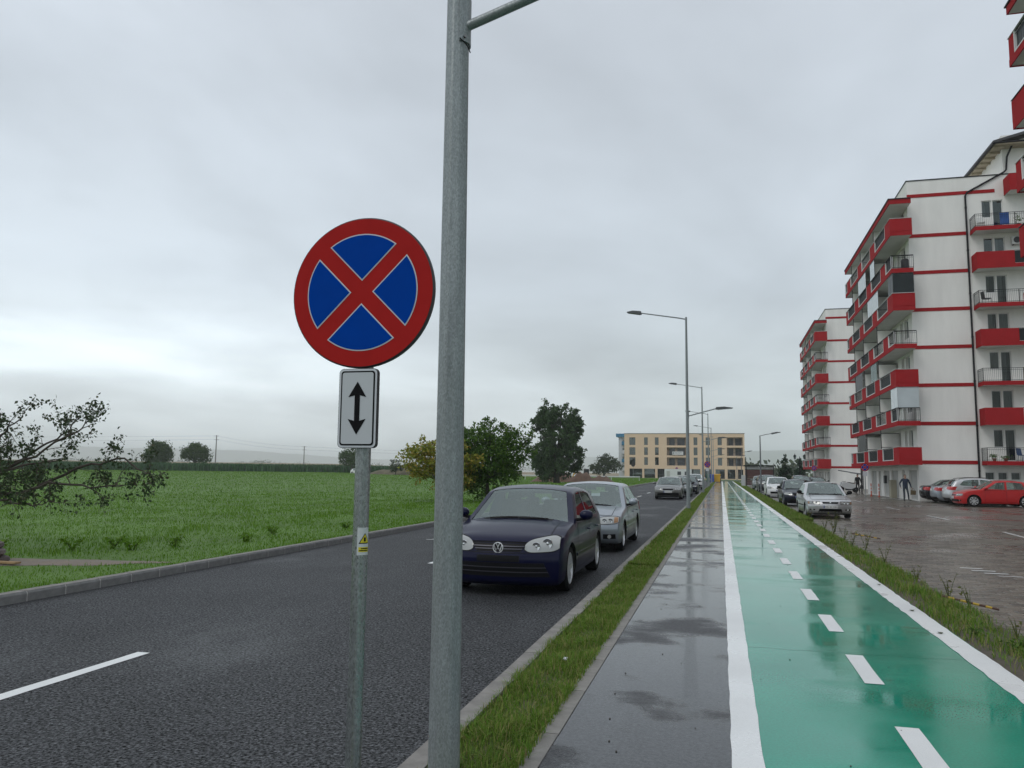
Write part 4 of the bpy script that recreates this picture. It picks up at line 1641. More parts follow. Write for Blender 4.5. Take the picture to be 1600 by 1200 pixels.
# things on the balconies of the main block (each its own object)
def on_block(x, y, z):
    return (12.9 + x, 59.5 + y, z)


zb = slab_z(7) + .19
b = MB()
b.box(0, .55, 0, .02, .12, .95)
b.box(.06, .5, -.012, -.001, .2, .9)
tag(b.build('blue_cloth', mat('blue_fabric', (.03, .10, .34), .8, var=.2, vscale=6), None, None, on_block(5.42, -1.02, zb)), 'blue cloth hung inside a top-floor balcony railing', 'cloth')


def chair(x, y, z, m, label):
    r = thing('patio_chair', label, 'chair', (x, y, z), random.uniform(0, 6))
    b = MB()
    b.bbox(-.22, .22, -.22, .22, .42, .46, .02)
    b.build('seat', m, r)
    b = MB()
    b.prism([(.20, .46), (.24, .46), (.31, .9), (.27, .9)], -.22, .22, 'Y')
    b.build('backrest', m, r)
    for sx in (-.19, .19):
        for sy in (-.19, .19):
            b = MB()
            b.tube([(sx, sy, .42), (sx * 1.15, sy * 1.15, 0)], .015, 5)
            b.build('leg', m, r)
    return r


M_PLASTIC = mat('white_plastic', (.6, .6, .58), .5)
M_DKPLASTIC = mat('dark_plastic', (.03, .03, .032), .5)
chair(*on_block(4.4, -.6, zb), M_PLASTIC, 'white chair at the end of the top railed balcony')
chair(*on_block(4.5, -.6, slab_z(5) + .19), M_DKPLASTIC, 'dark reclining chair on a middle railed balcony')
chair(*on_block(6.1, -.6, slab_z(1) + .19), mat('blue_canvas', (.04, .08, .18), .8), 'blue folding chair on the lowest railed balcony')


def pot_plant(x, y, z, label, h=.5, m=None):
    r = thing('pot_plant', label, 'plant', (x, y, z))
    b = MB()
    b.lathe([(.09, 0), (.13, .2), (.14, .2), (.14, .23), (.11, .23)], n=12)
    b.build('pot', mat('terracotta', (.20, .07, .04), .8), r, 40)
    Pp = RNG.normal(size=(60, 3)) * np.array([.12, .12, h * .25]) + np.array([0, 0, .25 + h * .45])
    link('foliage', leaves_mesh('foliage', Pp, .14, M_WEED, 0, .5), r)
    return r


pot_plant(*on_block(6.6, -.7, zb), 'bushy pot plant on the top railed balcony beside the blue cloth', .6)
pot_plant(*on_block(4.35, -.9, slab_z(1) + .19), 'pot plant at the corner of the lowest railed balcony', .25)
pot_plant(*on_block(5.0, -.95, slab_z(1) + .19), 'small red flower pot on the lowest railed balcony', .1)


def ac_unit(loc, label, rz=0):
    r = thing('air_conditioner', label, 'air conditioner', loc, rz)
    b = MB()
    b.bbox(-.4, .4, -.30, 0, 0, .56, .02)
    b.build('case', M_PLASTIC, r)
    b = MB()
    b.lathe([(.21, 0), (.21, -.012), (.19, -.012), (.19, -.004), (.05, -.004), (.05, -.014)], (-.1, -.30, .28), 'Y', 24)
    b.build('fan_grille', M_DKPLASTIC, r)
    for sx in (-.3, .3):
        b = MB()
        b.box(sx - .015, sx + .015, -.30, 0, -.04, -.002)
        b.build('bracket', M_RAIL, r)
    return r


ac_unit(on_block(6.7, -.001, slab_z(6) + 1.75), 'white air conditioner under the top railed balcony')
ac_unit(on_block(-.001, 4.6, slab_z(2) + 1.55), 'air conditioner on the wall behind a low west balcony', -PI / 2)
# barrel on the sixth-floor end balcony
b = MB()
b.lathe([(.22, 0), (.25, .06), (.25, .7), (.22, .76)], n=18)
tag(b.build('water_barrel', M_DKPLASTIC, None, 40, on_block(-.45, -.75, slab_z(6) + .19)), 'black barrel behind the end railing of an upper balcony', 'barrel')

# ------------------------------------------------------------------ beige building
M_BEIGE = mat('beige_render', (.70, .52, .37), .85, spec=.1, var=.05, vscale=.4)
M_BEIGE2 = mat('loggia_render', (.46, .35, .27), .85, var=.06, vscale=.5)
M_DARKFRAME = mat('anthracite_frame', (.045, .048, .052), .4)
bg_ = thing('beige_building', 'four storey beige building with dark windows at the end of the road', 'building', (-28.2, 243, 0), .015)
gp = lambda u, z, d: (u, d, z)
Wd, Hh = 34.9, 13.3
holes, loggias, shops = [], [], []
for f in range(3):
    z = 3.95 + 2.98 * f
    for u0, u1 in ((1.5, 3.3), (5.9, 7.0), (9.1, 10.2), (20.4, 21.5), (23.9, 25.1), (27.3, 28.5)):
        holes.append((u0, u1, z, z + 2.3))
    loggias.append((12.6, 18.2, z - .1, z + 2.3))
    loggias.append((29.9, 34.4, z - .1, z + 2.3))
for u0, u1 in ((1.5, 5.3), (5.9, 9.1), (9.8, 12.0), (12.6, 17.9), (19.3, 22.2), (23.4, 25.6), (26.6, 29.2), (30.0, 32.2), (32.9, 34.4)):
    shops.append((u0, u1, .1, 2.85))
b = MB()
wall_grid(b, 0, Wd, -.2, Hh, holes + shops, gp, .30) if False else wall_grid(b, 0, Wd, -.2, Hh, holes + shops + loggias, gp, .30)
b.quad((0, 0, -.2), (0, 14, -.2), (0, 14, Hh), (0, 0, Hh))
b.quad((Wd, 0, -.2), (Wd, 14, -.2), (Wd, 14, Hh), (Wd, 0, Hh))
b.quad((0, 14, -.2), (Wd, 14, -.2), (Wd, 14, Hh), (0, 14, Hh))
b.quad((0, 0, Hh - .3), (Wd, 0, Hh - .3), (Wd, 14, Hh - .3), (0, 14, Hh - .3))
b.build('wall', M_BEIGE, bg_)
c = MB()
c.box(-.1, Wd + .1, -.1, .3, Hh, Hh + .12)
c.build('coping', M_DARKFRAME, bg_)
for h in holes:
    window(bg_, h, gp, .30, 1 if h[1] - h[0] > 1.5 else 0, fm=M_DARKFRAME)
for h in shops:
    window(bg_, h, gp, .30, 2, name='shop_window', fm=M_DARKFRAME)
for h in loggias:
    u0, u1, z0, z1 = h
    l = MB()
    l.quad((u0, 1.6, z0), (u1, 1.6, z0), (u1, 1.6, z1), (u0, 1.6, z1))
    l.quad((u0, .3, z0), (u1, .3, z0), (u1, 1.6, z0), (u0, 1.6, z0))
    l.quad((u0, .3, z1), (u1, .3, z1), (u1, 1.6, z1), (u0, 1.6, z1))
    l.quad((u0, .3, z0), (u0, 1.6, z0), (u0, 1.6, z1), (u0, .3, z1))
    l.quad((u1, .3, z0), (u1, 1.6, z0), (u1, 1.6, z1), (u1, .3, z1))
    lo = l.build('loggia', M_BEIGE2, bg_)
    for a, c_ in ((.12, .40), (.55, .92)):
        dd = MB()
        ua, ub = u0 + (u1 - u0) * a, u0 + (u1 - u0) * c_
        dd.box(ua, ub, 1.54, 1.58, z0 + .02, z1 - .25)
        dd.build('balcony_door', mat('dark_glass_door', (.03, .035, .042), .08), lo)
        dd = MB()
        for q in (ua, (ua + ub) / 2, ub):
            dd.box(q - .05, q + .05, 1.50, 1.538, z0 + .02, z1 - .25)
        dd.build('door_frame', M_DARKFRAME, lo)
    r = MB()
    rail_panel(r, (u0, .12), (u1, .12), z0 + .05, z0 + 1.05, .25, .015, .03)
    r.build('railing', M_DARKFRAME, lo)
b = MB()
b.box(0, 3.2, 0, .03, 0, 1.0)
bn = tag(b.build('banner', mat('banner_cloth', (.62, .62, .62), .7, var=.05), None, None, (-28.2 + 14.2, 242.95, 7.0)), 'white banner tied to a middle loggia railing of the beige building', 'banner')
b = MB()
for k, (u, w, z, h) in enumerate(((.2, .25, .2, .6), (.6, .9, .55, .12), (1.6, 1.2, .55, .12), (.6, 1.6, .25, .08))):
    b.box(u, u + w, -.006, -.001, z, z + h)
b.build('banner_print', mat('banner_ink', (.16, .17, .19), .7), bn)
# white site container in front of the ground floor
ct = thing('site_container', 'white site container in front of the beige building', 'container', (-15.6, 232, 0))
b = MB()
b.bbox(0, 7.5, 0, 2.4, .1, 2.75, .04)
b.build('case', mat('white_sheet_metal', (.62, .63, .63), .5, var=.06, vscale=1), ct)
for u in (3.6, 5.6):
    b = MB()
    b.box(u, u + 1.0, -.03, -.001, 1.1, 2.1)
    b.build('window', mat('dark_glass_door', (.03, .035, .042), .08), ct)
b = MB()
b.box(.6, 1.5, -.03, -.001, .15, 2.2)
b.build('door', M_GARAGE, ct)

# white building with blue balconies, seen past the beige one's left end
M_BLUE = mat('blue_panel', (.03, .17, .30), .6)
bb = thing('white_building', 'white building with blue balcony panels peeping out left of the beige one', 'building', (-33.0, 268, 0))
b = MB()
holes2 = []
for f in range(4):
    z = 2.6 + 2.85 * f
    for u in (1.2, 4.2, 7.4):
        holes2.append((u, u + 1.1, z, z + 1.5))
wall_grid(b, 0, 10, -.2, 13.4, holes2, gp, .25)
b.quad((0, 0, -.2), (0, 12, -.2), (0, 12, 13.4), (0, 0, 13.4))
b.quad((0, 0, 13.4), (10, 0, 13.4), (10, 12, 13.4), (0, 12, 13.4))
b.build('wall', mat('pale_render', (.52, .53, .55), .85, var=.05), bb)
for h in holes2:
    window(bb, h, gp, .25, 0)
b = MB()
b.box(-.8, 10.5, -.8, 12, 13.41, 14.5)
b.build('roof', M_BLUE, bb)
for f in range(4):
    z = 2.3 + 2.85 * f
    b = MB()
    b.box(1.2, 4.2, -1.2, -.001, z - .15, z)
    b.box(1.2, 4.2, -1.24, -1.201, z - .15, z + 1.0)
    b.box(1.16, 1.199, -1.2, -.001, z - .15, z + 1.0)
    b.build('balcony', M_BLUE if f in (1, 3) else mat('pale_render', (.52, .53, .55)), bb)
# ------------------------------------------------------------------ cars
M_TYRE = mat('tyre_rubber', (.010, .010, .010), .8, spec=.15, var=.2, vscale=30)
M_RIM = mat('alloy_rim', (.66, .67, .68), .3, metal=.6)
M_STEEL = mat('steel_cover', (.33, .34, .35), .4, metal=.5)
M_BLACK = mat('black_trim', (.007, .007, .008), .5, spec=.15)
M_ARCH = mat('wheel_arch_liner', (.006, .006, .006), .8)
M_CGLASS = glass_mat('car_glass', (.66, .74, .71), .19)
M_LAMP = mat('lamp_lens', (.33, .34, .33), .08, metal=.3, coat=.5)
M_CHROME = mat('chrome', (.75, .76, .77), .12, metal=1.)
M_BOWL = mat('lamp_reflector', (.62, .63, .64), .15, metal=.9)
M_AMBER = mat('amber_lens', (.30, .16, .08), .2)
M_TAIL = mat('tail_lens', (.40, .012, .012), .12, coat=.5)
M_PLATE = mat('number_plate', (.66, .67, .66), .4)
M_PLATEBLUE = mat('plate_blue', (.01, .03, .22), .4)
M_INK = mat('plate_ink', (.03, .03, .03), .5)
M_SEATCLOTH = mat('car_interior', (.03, .031, .033), .9, spec=.1, var=.2, vscale=10)
M_DASH = mat('dashboard', (.05, .052, .055), .6)


def paint(name, col, metal=.35, rough=.28):
    """car paint beaded with rain: fine droplets as relief under a clear coat"""
    if name in MATS:
        return MATS[name]
    m = mat(name, col, rough, metal, coat=.42 if max(col) < .1 else .6, spec=.06 if max(col) < .1 else .35)
    t = m.node_tree
    b = t.nodes['Principled BSDF']
    co = N(t, 'ShaderNodeTexCoord')
    vo = N(t, 'ShaderNodeTexVoronoi')
    vo.inputs['Scale'].default_value = 55
    Lk(t, co.outputs['Object'], vo.inputs['Vector'])
    nz = N(t, 'ShaderNodeTexNoise')
    nz.inputs['Scale'].default_value = 6
    nz.inputs['Detail'].default_value = 4
    Lk(t, co.outputs['Object'], nz.inputs['Vector'])
    mr = N(t, 'ShaderNodeMapRange')
    mr.inputs['From Min'].default_value = .0
    mr.inputs['From Max'].default_value = .35
    mr.inputs['To Min'].default_value = 1
    mr.inputs['To Max'].default_value = 0
    Lk(t, vo.outputs['Distance'], mr.inputs['Value'])
    mk = N(t, 'ShaderNodeMapRange')
    mk.inputs['From Min'].default_value = .42
    mk.inputs['From Max'].default_value = .60
    Lk(t, nz.outputs['Fac'], mk.inputs['Value'])
    mm = N(t, 'ShaderNodeMath', operation='MULTIPLY')
    Lk(t, mr.outputs[0], mm.inputs[0])
    Lk(t, mk.outputs[0], mm.inputs[1])
    bp = N(t, 'ShaderNodeBump')
    bp.inputs['Strength'].default_value = .35
    bp.inputs['Distance'].default_value = .004
    Lk(t, mm.outputs[0], bp.inputs['Height'])
    Lk(t, bp.outputs[0], b.inputs['Coat Normal'])
    return m


def catmull(pts, n):
    """closed-free smooth resample of a polyline (centripetal not needed here)"""
    P = [Vector((p[0], p[1], 0)) for p in pts]
    outp = []
    for i in range(len(P) - 1):
        p0, p1, p2, p3 = P[max(i - 1, 0)], P[i], P[i + 1], P[min(i + 2, len(P) - 1)]
        for k in range(n):
            t = k / n
            a = .5 * ((2 * p1) + (-p0 + p2) * t + (2 * p0 - 5 * p1 + 4 * p2 - p3) * t * t + (-p0 + 3 * p1 - 3 * p2 + p3) * t ** 3)
            outp.append((a.x, a.y))
    outp.append((P[-1].x, P[-1].y))
    return outp


class Shape:
    """car body as centre silhouette + half width; s runs from the nose (0) to the tail (L)"""

    def __init__(self, L, Wd, top, ws, rw, belt=.93, tumble=.36, nose=.11, tail=.08, sb_f=.20, sb_r=.12, zlow=.19, axle=(.86, None), R=.315, wb=2.58):
        self.L, self.w = L, Wd / 2
        self.top = top              # control points from nose bottom over the roof to tail bottom
        self.ws, self.rw = ws, rw   # (s base, s top) of windscreen and (s top, s base) of rear window
        self.belt, self.tumble, self.nose, self.tail = belt, tumble, nose, tail
        self.sb_f, self.sb_r, self.zlow = sb_f, sb_r, zlow
        self.ax_f = axle[0]
        self.ax_r = axle[0] + wb
        self.R = R
        t = catmull(top, 4)
        bot = [(self.L - .35 - (self.L - .8) * k / 10, zlow - .015) for k in range(11)]
        self.loop = t + bot
        self.nt = len(t)
        zt_ = [p[1] for p in t]
        self.fr = []                # front profile z -> s
        for p in t:
            if self.fr and p[1] <= self.fr[-1][1]:
                continue
            self.fr.append(p)
            if p[0] > ws[0]:
                break
        self.rr = []
        for p in reversed(t):
            if self.rr and p[1] <= self.rr[-1][1]:
                continue
            self.rr.append(p)
            if p[0] < rw[0]:
                break

    def Y(self, s, z):
        w, L = self.w, self.L
        if s < .8:
            w *= 1 - self.nose * ((.8 - s) / .8) ** 2
        if s > L - .7:
            w *= 1 - self.tail * ((s - L + .7) / .7) ** 2
        if z < .45:
            w *= 1 - .045 * ((.45 - z) / .3) ** 2
        if z > .62:
            w -= .028 * min(1, (z - .62) / (self.belt - .62)) ** 1.5
        if z > self.belt:
            w -= (z - self.belt) * self.tumble * (1 + .12 * (z - self.belt))
        return w

    def setback(self, s, z):
        a = self.sb_f * max(0, 1 - s / .75)
        w = .13 * min(1, max(0, (s - self.ws[0] + .40) / .40)) * min(1, max(0, (self.ws[1] + .35 - s) / .60))
        r = self.sb_r * min(1, max(0, (s - self.rw[0] + .25) / .60))
        return max(a, w) - r

    def drop(self, s, z):
        return .045 if .3 < s < self.L - .3 and z > .6 else (.02 if z > .5 else 0)

    def skin(self, i_or_sz, v, off=0.):
        """point over the top of the car: (s, z) of the centreline and v in -1..1"""
        s, z = i_or_sz
        sb, dr = self.setback(s, z), self.drop(s, z)
        se, ze = s + sb, z - dr
        w = self.Y(se, ze) - .05
        k = v * v
        return Vector((v * w, s + sb * k * (abs(v) ** .6), z - dr * k))

    def front(self, x, z, off=.0):
        zs = [p[1] for p in self.fr]
        ss = [p[0] for p in self.fr]
        s = float(np.interp(z, zs, ss))
        sb = self.setback(s, z)
        w = self.Y(s + sb, z) - .05
        v = min(1.0, abs(x) / w)
        y = s + sb * v * v * v ** .6
        if abs(x) > w:                                   # wraps on to the wing
            t = abs(x) - w
            if t <= .05:
                return Vector((math.copysign(w + t + off * .7, x), y + .6 * t - off * .7, z))
            y += .03 + (t - .05) * 2.4
            return Vector((math.copysign(self.Y(y, z) + off, x), y, z))
        return Vector((x, y - off, z))

    def back(self, x, z, off=.0):
        zs = [p[1] for p in self.rr]
        ss = [p[0] for p in self.rr]
        s = float(np.interp(z, zs, ss))
        sb = self.setback(s, z)
        w = self.Y(s + sb, z) - .05
        v = min(1.0, abs(x) / w)
        y = s + sb * v * v * v ** .6
        if abs(x) > w:
            t = abs(x) - w
            if t <= .05:
                return Vector((math.copysign(w + t + off * .7, x), y - .6 * t + off * .7, z))
            y -= .03 + (t - .05) * 2.4
            return Vector((math.copysign(self.Y(y, z) + off, x), y, z))
        return Vector((x, y + off, z))

    def body(self):
        nv = 13
        vs, fs = [], []
        lo = self.loop
        n = len(lo)
        V = [math.sin(PI / 2 * (2 * k / (nv - 1) - 1)) for k in range(nv)]
        V = [2 * k / (nv - 1) - 1 for k in range(nv)]
        for p in lo:
            for v in V:
                vs.append(self.skin(p, v))
        for i in range(n):
            j = (i + 1) % n
            for k in range(nv - 1):
                fs.append((i * nv + k, i * nv + k + 1, j * nv + k + 1, j * nv + k))
        E = [(p[0] + self.setback(*p), p[1] - self.drop(*p)) for p in lo]
        cen = []
        for (s, z) in E:
            cen.append((min(max(s, .75), self.L - .75), .62))
        for sgn, edge in ((1, nv - 1), (-1, 0)):
            prev = [i * nv + edge for i in range(n)]
            # rounding rings then flat side rings
            for kk in range(7):
                cur = []
                for i, (s, z) in enumerate(E):
                    c = cen[i]
                    d = Vector((c[0] - s, c[1] - z))
                    dl = d.length
                    if kk == 0:
                        ins, dy = .015, .016
                    elif kk == 1:
                        ins, dy = .055, 0.
                    else:
                        ins, dy = None, 0.
                    if ins is None:
                        f = .055 / dl + (1 - .055 / dl) * [.22, .44, .66, .84, .95][kk - 2]
                    else:
                        f = ins / dl
                    ps, pz = s + d.x * f, z + d.y * f
                    vs.append(Vector((sgn * (self.Y(ps, pz) - dy), ps, pz)))
                    cur.append(len(vs) - 1)
                for i in range(n):
                    j = (i + 1) % n
                    q = (prev[i], prev[j], cur[j], cur[i])
                    fs.append(q if sgn > 0 else q[::-1])
                prev = cur
            fs.append(tuple(prev) if sgn > 0 else tuple(reversed(prev)))
        b = MB()
        b.add(vs, fs)
        return b

    def patch(self, fn, us, zt, zb, nz=4, off=.006, thick=True):
        """surface patch: us = list of lateral positions, zt/zb functions of u; fn(u, z, off)"""
        vs, fs = [], []
        for u in us:
            for j in range(nz + 1):
                z = zb(u) + (zt(u) - zb(u)) * j / nz
                vs.append(fn(u, z, off))
        m = nz + 1
        for i in range(len(us) - 1):
            for j in range(nz):
                fs.append((i * m + j, (i + 1) * m + j, (i + 1) * m + j + 1, i * m + j + 1))
        if thick:                                          # skirt back to the body so it has an edge
            o = len(vs)
            ring = [i * m for i in range(len(us))] + [(len(us) - 1) * m + j for j in range(1, m)] + [i * m + nz for i in range(len(us) - 2, -1, -1)] + [j for j in range(nz - 1, 0, -1)]
            for r in ring:
                i, j = divmod(r, m)
                z = zb(us[i]) + (zt(us[i]) - zb(us[i])) * j / nz
                vs.append(fn(us[i], z, -.02))
            L_ = len(ring)
            for k in range(L_):
                fs.append((ring[k], ring[(k + 1) % L_], o + (k + 1) % L_, o + k))
        b = MB()
        b.add(vs, fs)
        return b

    def side(self, sgn):
        return lambda s, z, off=0.: Vector((sgn * (self.Y(s, z) + off), s, z))


def ngon_side(sh, poly, sgn, off):
    b = MB()
    b.add([(sgn * (sh.Y(s, z) + off), s, z) for s, z in poly], [tuple(range(len(poly)))])
    return b


def boolean(me, cutters):
    o = bpy.data.objects.new('cut_body', me)
    COL.objects.link(o)
    cs = []
    for c in cutters:
        cm = c.mesh('cutter', M_BLACK)
        co = bpy.data.objects.new('cutter', cm)
        COL.objects.link(co)
        md = o.modifiers.new('b', 'BOOLEAN')
        md.operation = 'DIFFERENCE'
        md.solver = 'EXACT'
        md.object = co
        cs.append(co)
    bpy.context.view_layer.update()
    dg = bpy.context.evaluated_depsgraph_get()
    r = bpy.data.meshes.new_from_object(o.evaluated_get(dg))
    for c in cs:
        bpy.data.objects.remove(c)
    bpy.data.objects.remove(o)
    return r


def wheel_meshes(R, w, spokes, steel=False):
    t = MB()
    t.lathe([(R * .70, -w / 2 + .01), (R * .74, -w / 2), (R * .93, -w / 2), (R, -w / 2 + .03), (R, w / 2 - .03), (R * .93, w / 2), (R * .74, w / 2), (R * .70, w / 2 - .01)], axis='X', n=36, caps=False)
    tyre = t.mesh('tyre', M_TYRE, 35)
    r = MB()
    rr = R * .72
    r.lathe([(rr, -w / 2 + .02), (rr, w / 2 - .012), (rr * .93, w / 2 - .004), (rr * .90, w / 2 - .05), (rr * .88, -w / 2 + .06)], axis='X', n=32, caps=False)
    r.lathe([(.001, w / 2 - .03), (.055, w / 2 - .03), (.07, w / 2 - .05)], axis='X', n=16)
    for k in range(spokes):
        a = 2 * PI * k / spokes
        c, s = math.cos(a), math.sin(a)
        for dv in ((-.35, .35) if not steel else (0,)):
            a0 = a
            hw = .022 if not steel else .035
            p0 = (.05, 0)
            vs = []
            for rad, off_, xx in ((.04, 0, w / 2 - .028), (rr * .92, dv * .16, w / 2 - .012)):
                for q in (-hw, hw):
                    for dx in (0, -.03):
                        tt = off_ + q / max(rad, .05) * (.05 / .05 if rad > .05 else .8)
                        ang = a0 + (off_ + q / rad if rad > .05 else q / .05)
                        vs.append((xx + dx, rad * math.cos(ang), rad * math.sin(ang)))
            r.add(vs, [(0, 2, 6, 4), (1, 5, 7, 3), (0, 4, 5, 1), (2, 3, 7, 6)])
    rim = r.mesh('rim', M_STEEL if steel else M_RIM, 40)
    d = MB()
    d.lathe([(.0, w / 2 - .085), (rr * .9, w / 2 - .085), (rr * .9, w / 2 - .1), (0, w / 2 - .1)], axis='X', n=24)
    disc = d.mesh('brake_disc', M_ARCH)
    return tyre, rim, disc


CAR_CACHE = {}


def car(kind, sh, name, label, pos, rz, paintm, spec, group=None):
    """build a car of shape sh; the nose points to local -Y, origin on the ground under the middle of the nose"""
    root = thing(name, label, 'car', pos, rz, group)
    key = kind
    if key not in CAR_CACHE:
        C = {}
        body = sh.body()
        me = body.mesh('body', [paintm, M_ARCH])
        cut = MB()
        for ax in (sh.ax_f, sh.ax_r):
            for sg in (-1, 1):
                n = 28
                lo_, hi_ = (sh.w - .30, sh.w + .2) if sg > 0 else (-sh.w - .2, -sh.w + .30)
                poly = [(ax + (sh.R + .05) * math.cos(2 * PI * k / n), sh.R + (sh.R + .05) * math.sin(2 * PI * k / n)) for k in range(n)]
                cut.prism(poly, lo_, hi_, 'X')
        cutters = [cut]
        # cabin hollow
        top = [p for p in sh.loop[:sh.nt] if sh.ws[0] <= p[0] <= sh.rw[1] and p[1] > sh.belt - .05]
        poly = [(sh.ws[0] + .10, .50)]
        poly += [(min(max(s, sh.ws[0] + .14), sh.rw[1] - .14), max(.5, z - .085)) for s, z in top]
        poly += [(sh.rw[1] - .10, .50)]
        cab = MB()
        hw = sh.Y(sum(sh.ws) / 2 + .6, max(p[1] for p in top)) - .07
        cab.prism(poly, -hw, hw, 'X')
        cutters.append(cab)
        tops = sh.loop[:sh.nt]

        def at(s, rear=False):
            c = [p for p in tops if p[1] > .62]
            best = min(c, key=lambda p: abs(p[0] - s))
            return best
        scr = MB()
        for (sa, sb_, va, vb, dirn) in ((sh.ws[0] + .04, sh.ws[1] - .02, .945, .93, -1), (sh.rw[1] - .05, sh.rw[0] + .03, .84, .84, 1)):
            pa, pb2 = at(sa), at(sb_)
            nv = Vector((0, (pb2[1] - pa[1]) * dirn, abs(pb2[0] - pa[0]))).normalized()
            q = []
            for p, v in ((pa, va), (pb2, vb)):
                for sg in (-1, 1):
                    q.append(sh.skin(p, sg * v))
            a, b2, c, d = q
            # push the centre of the pane through: hexahedron around the screen
            o_ = nv * .30
            i_ = nv * -.17
            vs = [a + o_, b2 + o_, d + o_, c + o_, a + i_, b2 + i_, d + i_, c + i_]
            scr.add(vs, [(0, 1, 2, 3), (7, 6, 5, 4), (0, 4, 5, 1), (1, 5, 6, 2), (2, 6, 7, 3), (3, 7, 4, 0)])
        cutters.append(scr)
        sw = MB()
        for poly in spec['windows']:
            sw.prism(poly, -1.3, 1.3, 'X')
        cutters.append(sw)
        bm_ = boolean(me, cutters)
        mi = []
        for p in bm_.polygons:
            c = p.center
            inarch = any((c.y - ax) ** 2 + (c.z - sh.R) ** 2 < (sh.R + .056) ** 2 for ax in (sh.ax_f, sh.ax_r)) and abs(c.x) < sh.Y(c.y, c.z) - .02
            incab = abs(c.x) < hw + .004 and sh.ws[0] + .05 < c.y < sh.rw[1] - .05 and c.z > .48 and abs(c.x) < sh.Y(c.y, c.z) - .05 and not (p.normal.z > .3 and c.z > sh.belt + .1)
            mi.append(1 if inarch else (2 if incab else 0))
        bm_.materials.clear()
        for m_ in (paintm, M_ARCH, M_SEATCLOTH):
            bm_.materials.append(m_)
        bm_.polygons.foreach_set('material_index', mi)
        bm_.polygons.foreach_set('use_smooth', [True] * len(bm_.polygons))
        bm_.set_sharp_from_angle(angle=math.radians(32))
        C['body'] = bm_
        # glass
        for nm, rng_, vv in (('windscreen', (sh.ws[0] + .03, sh.ws[1] - .01), .95), ('rear_window', (sh.rw[0] + .02, sh.rw[1] - .04), .85)):
            pts = [p for p in tops if rng_[0] - .06 <= p[0] <= rng_[1] + .06 and p[1] > sh.belt - .06]
            g = MB()
            nv = 11
            vs = []
            for p in pts:
                for k in range(nv):
                    q = sh.skin(p, vv * (2 * k / (nv - 1) - 1))
                    vs.append((q.x, q.y + (.006 if nm == 'windscreen' else -.006), q.z - .004))
            g.add(vs, [(i * nv + k, i * nv + k + 1, (i + 1) * nv + k + 1, (i + 1) * nv + k) for i in range(len(pts) - 1) for k in range(nv - 1)])
            C[nm] = g.mesh(nm, M_CGLASS, 60)
        C['side'] = []
        for poly in spec['windows']:
            for sg in (-1, 1):
                C['side'].append((ngon_side(sh, poly, sg, -.004).mesh('side_window', M_CGLASS)))
        wt = wheel_meshes(sh.R, .20, spec.get('spokes', 7), spec.get('steel', False))
        C['wheel'] = wt
        CAR_CACHE[key] = C
    C = CAR_CACHE[key]
    bo = link('body', C['body'], root)
    bo.material_slots[0].link = 'OBJECT'
    bo.material_slots[0].material = paintm
    link('windscreen', C['windscreen'], root)
    link('rear_window', C['rear_window'], root)
    for m_ in C['side']:
        link('side_window', m_, root)
    for ax in (sh.ax_f, sh.ax_r):
        for sg in (-1, 1):
            we = bpy.data.objects.new('wheel', C['wheel'][0])
            COL.objects.link(we)
            we.parent = root
            we.location = (sg * (sh.w - .125), ax, sh.R)
            we.rotation_euler = (random.uniform(0, 6), 0, 0 if sg > 0 else PI)
            link('rim', C['wheel'][1], we)
            link('brake_disc', C['wheel'][2], we)
    # black window surround behind the side glass, pillars, rubber
    # doors: seams and handles
    for sg in (-1, 1):
        fn = sh.side(sg)
        for (a, c, z0) in spec['doors']:
            us = [a + (c - a) * k / 14 for k in range(15)]
            dz = lambda s: sh.belt - .03

            def zlo(s, pad, z0=z0):
                z = z0
                for ax in (sh.ax_f, sh.ax_r):
                    q = (sh.R + .10 + pad) ** 2 - (s - ax) ** 2
                    if q > 0:
                        z = max(z, sh.R + math.sqrt(q))
                return min(z - pad, sh.belt - .1)
            if ('seam', key, a, sg) not in C:
                C[('seam', key, a, sg)] = sh.patch(fn, [a - .007] + us[1:-1] + [c + .007], lambda s: sh.belt - .015, lambda s: zlo(s, .007), 5, .0012, False).mesh('door_seam', M_BLACK, 40)
                C[('door', key, a, sg)] = sh.patch(fn, us, dz, lambda s: zlo(s, 0), 5, .0035, False).mesh('door', paintm, 40)
            d = link('door', C[('door', key, a, sg)], root)
            d.material_slots[0].link = 'OBJECT'
            d.material_slots[0].material = paintm
            link('door_seam', C[('seam', key, a, sg)], d)
            h = MB()
            hs = c - .20
            zz = sh.belt - .15
            h.tube([fn(hs, zz, .008), fn(hs + .03, zz, .032), fn(hs + .14, zz, .032), fn(hs + .17, zz, .008)], [.012, .014, .014, .012], 6)
            h.build('handle', paintm, d, 50)
        if spec.get('rub'):
            r = sh.patch(fn, [sh.ax_f + .42 + (sh.ax_r - sh.ax_f - .84) * k / 10 for k in range(11)], lambda s: .50, lambda s: .455, 2, .012)
            r.build('rubbing_strip', paintm if spec['rub'] == 'paint' else M_BLACK, root, 40)
        # mirror
        ms, mz = sh.ws[0] + .42, sh.belt + .06
        mb = MB()
        bx_ = sg * (sh.Y(ms, mz) + .02)
        mx = sg * (sh.w + .105)
        rings = []
        for (dy, sc_) in ((-.075, .35), (-.055, .8), (0, 1.0), (.05, .97), (.06, .9)):
            rings.append([(mx + sg * .105 * sc_ * math.cos(a) * (1 if abs(math.cos(a)) < 2 else 1), ms + dy, mz + .045 + .078 * sc_ * math.sin(a)) for a in [2 * PI * k / 14 for k in range(14)]])
        vs = [p for r in rings for p in r]
        fs = [(i * 14 + k, i * 14 + (k + 1) % 14, (i + 1) * 14 + (k + 1) % 14, (i + 1) * 14 + k) for i in range(4) for k in range(14)] + [tuple(range(14)), tuple(range(56, 70))]
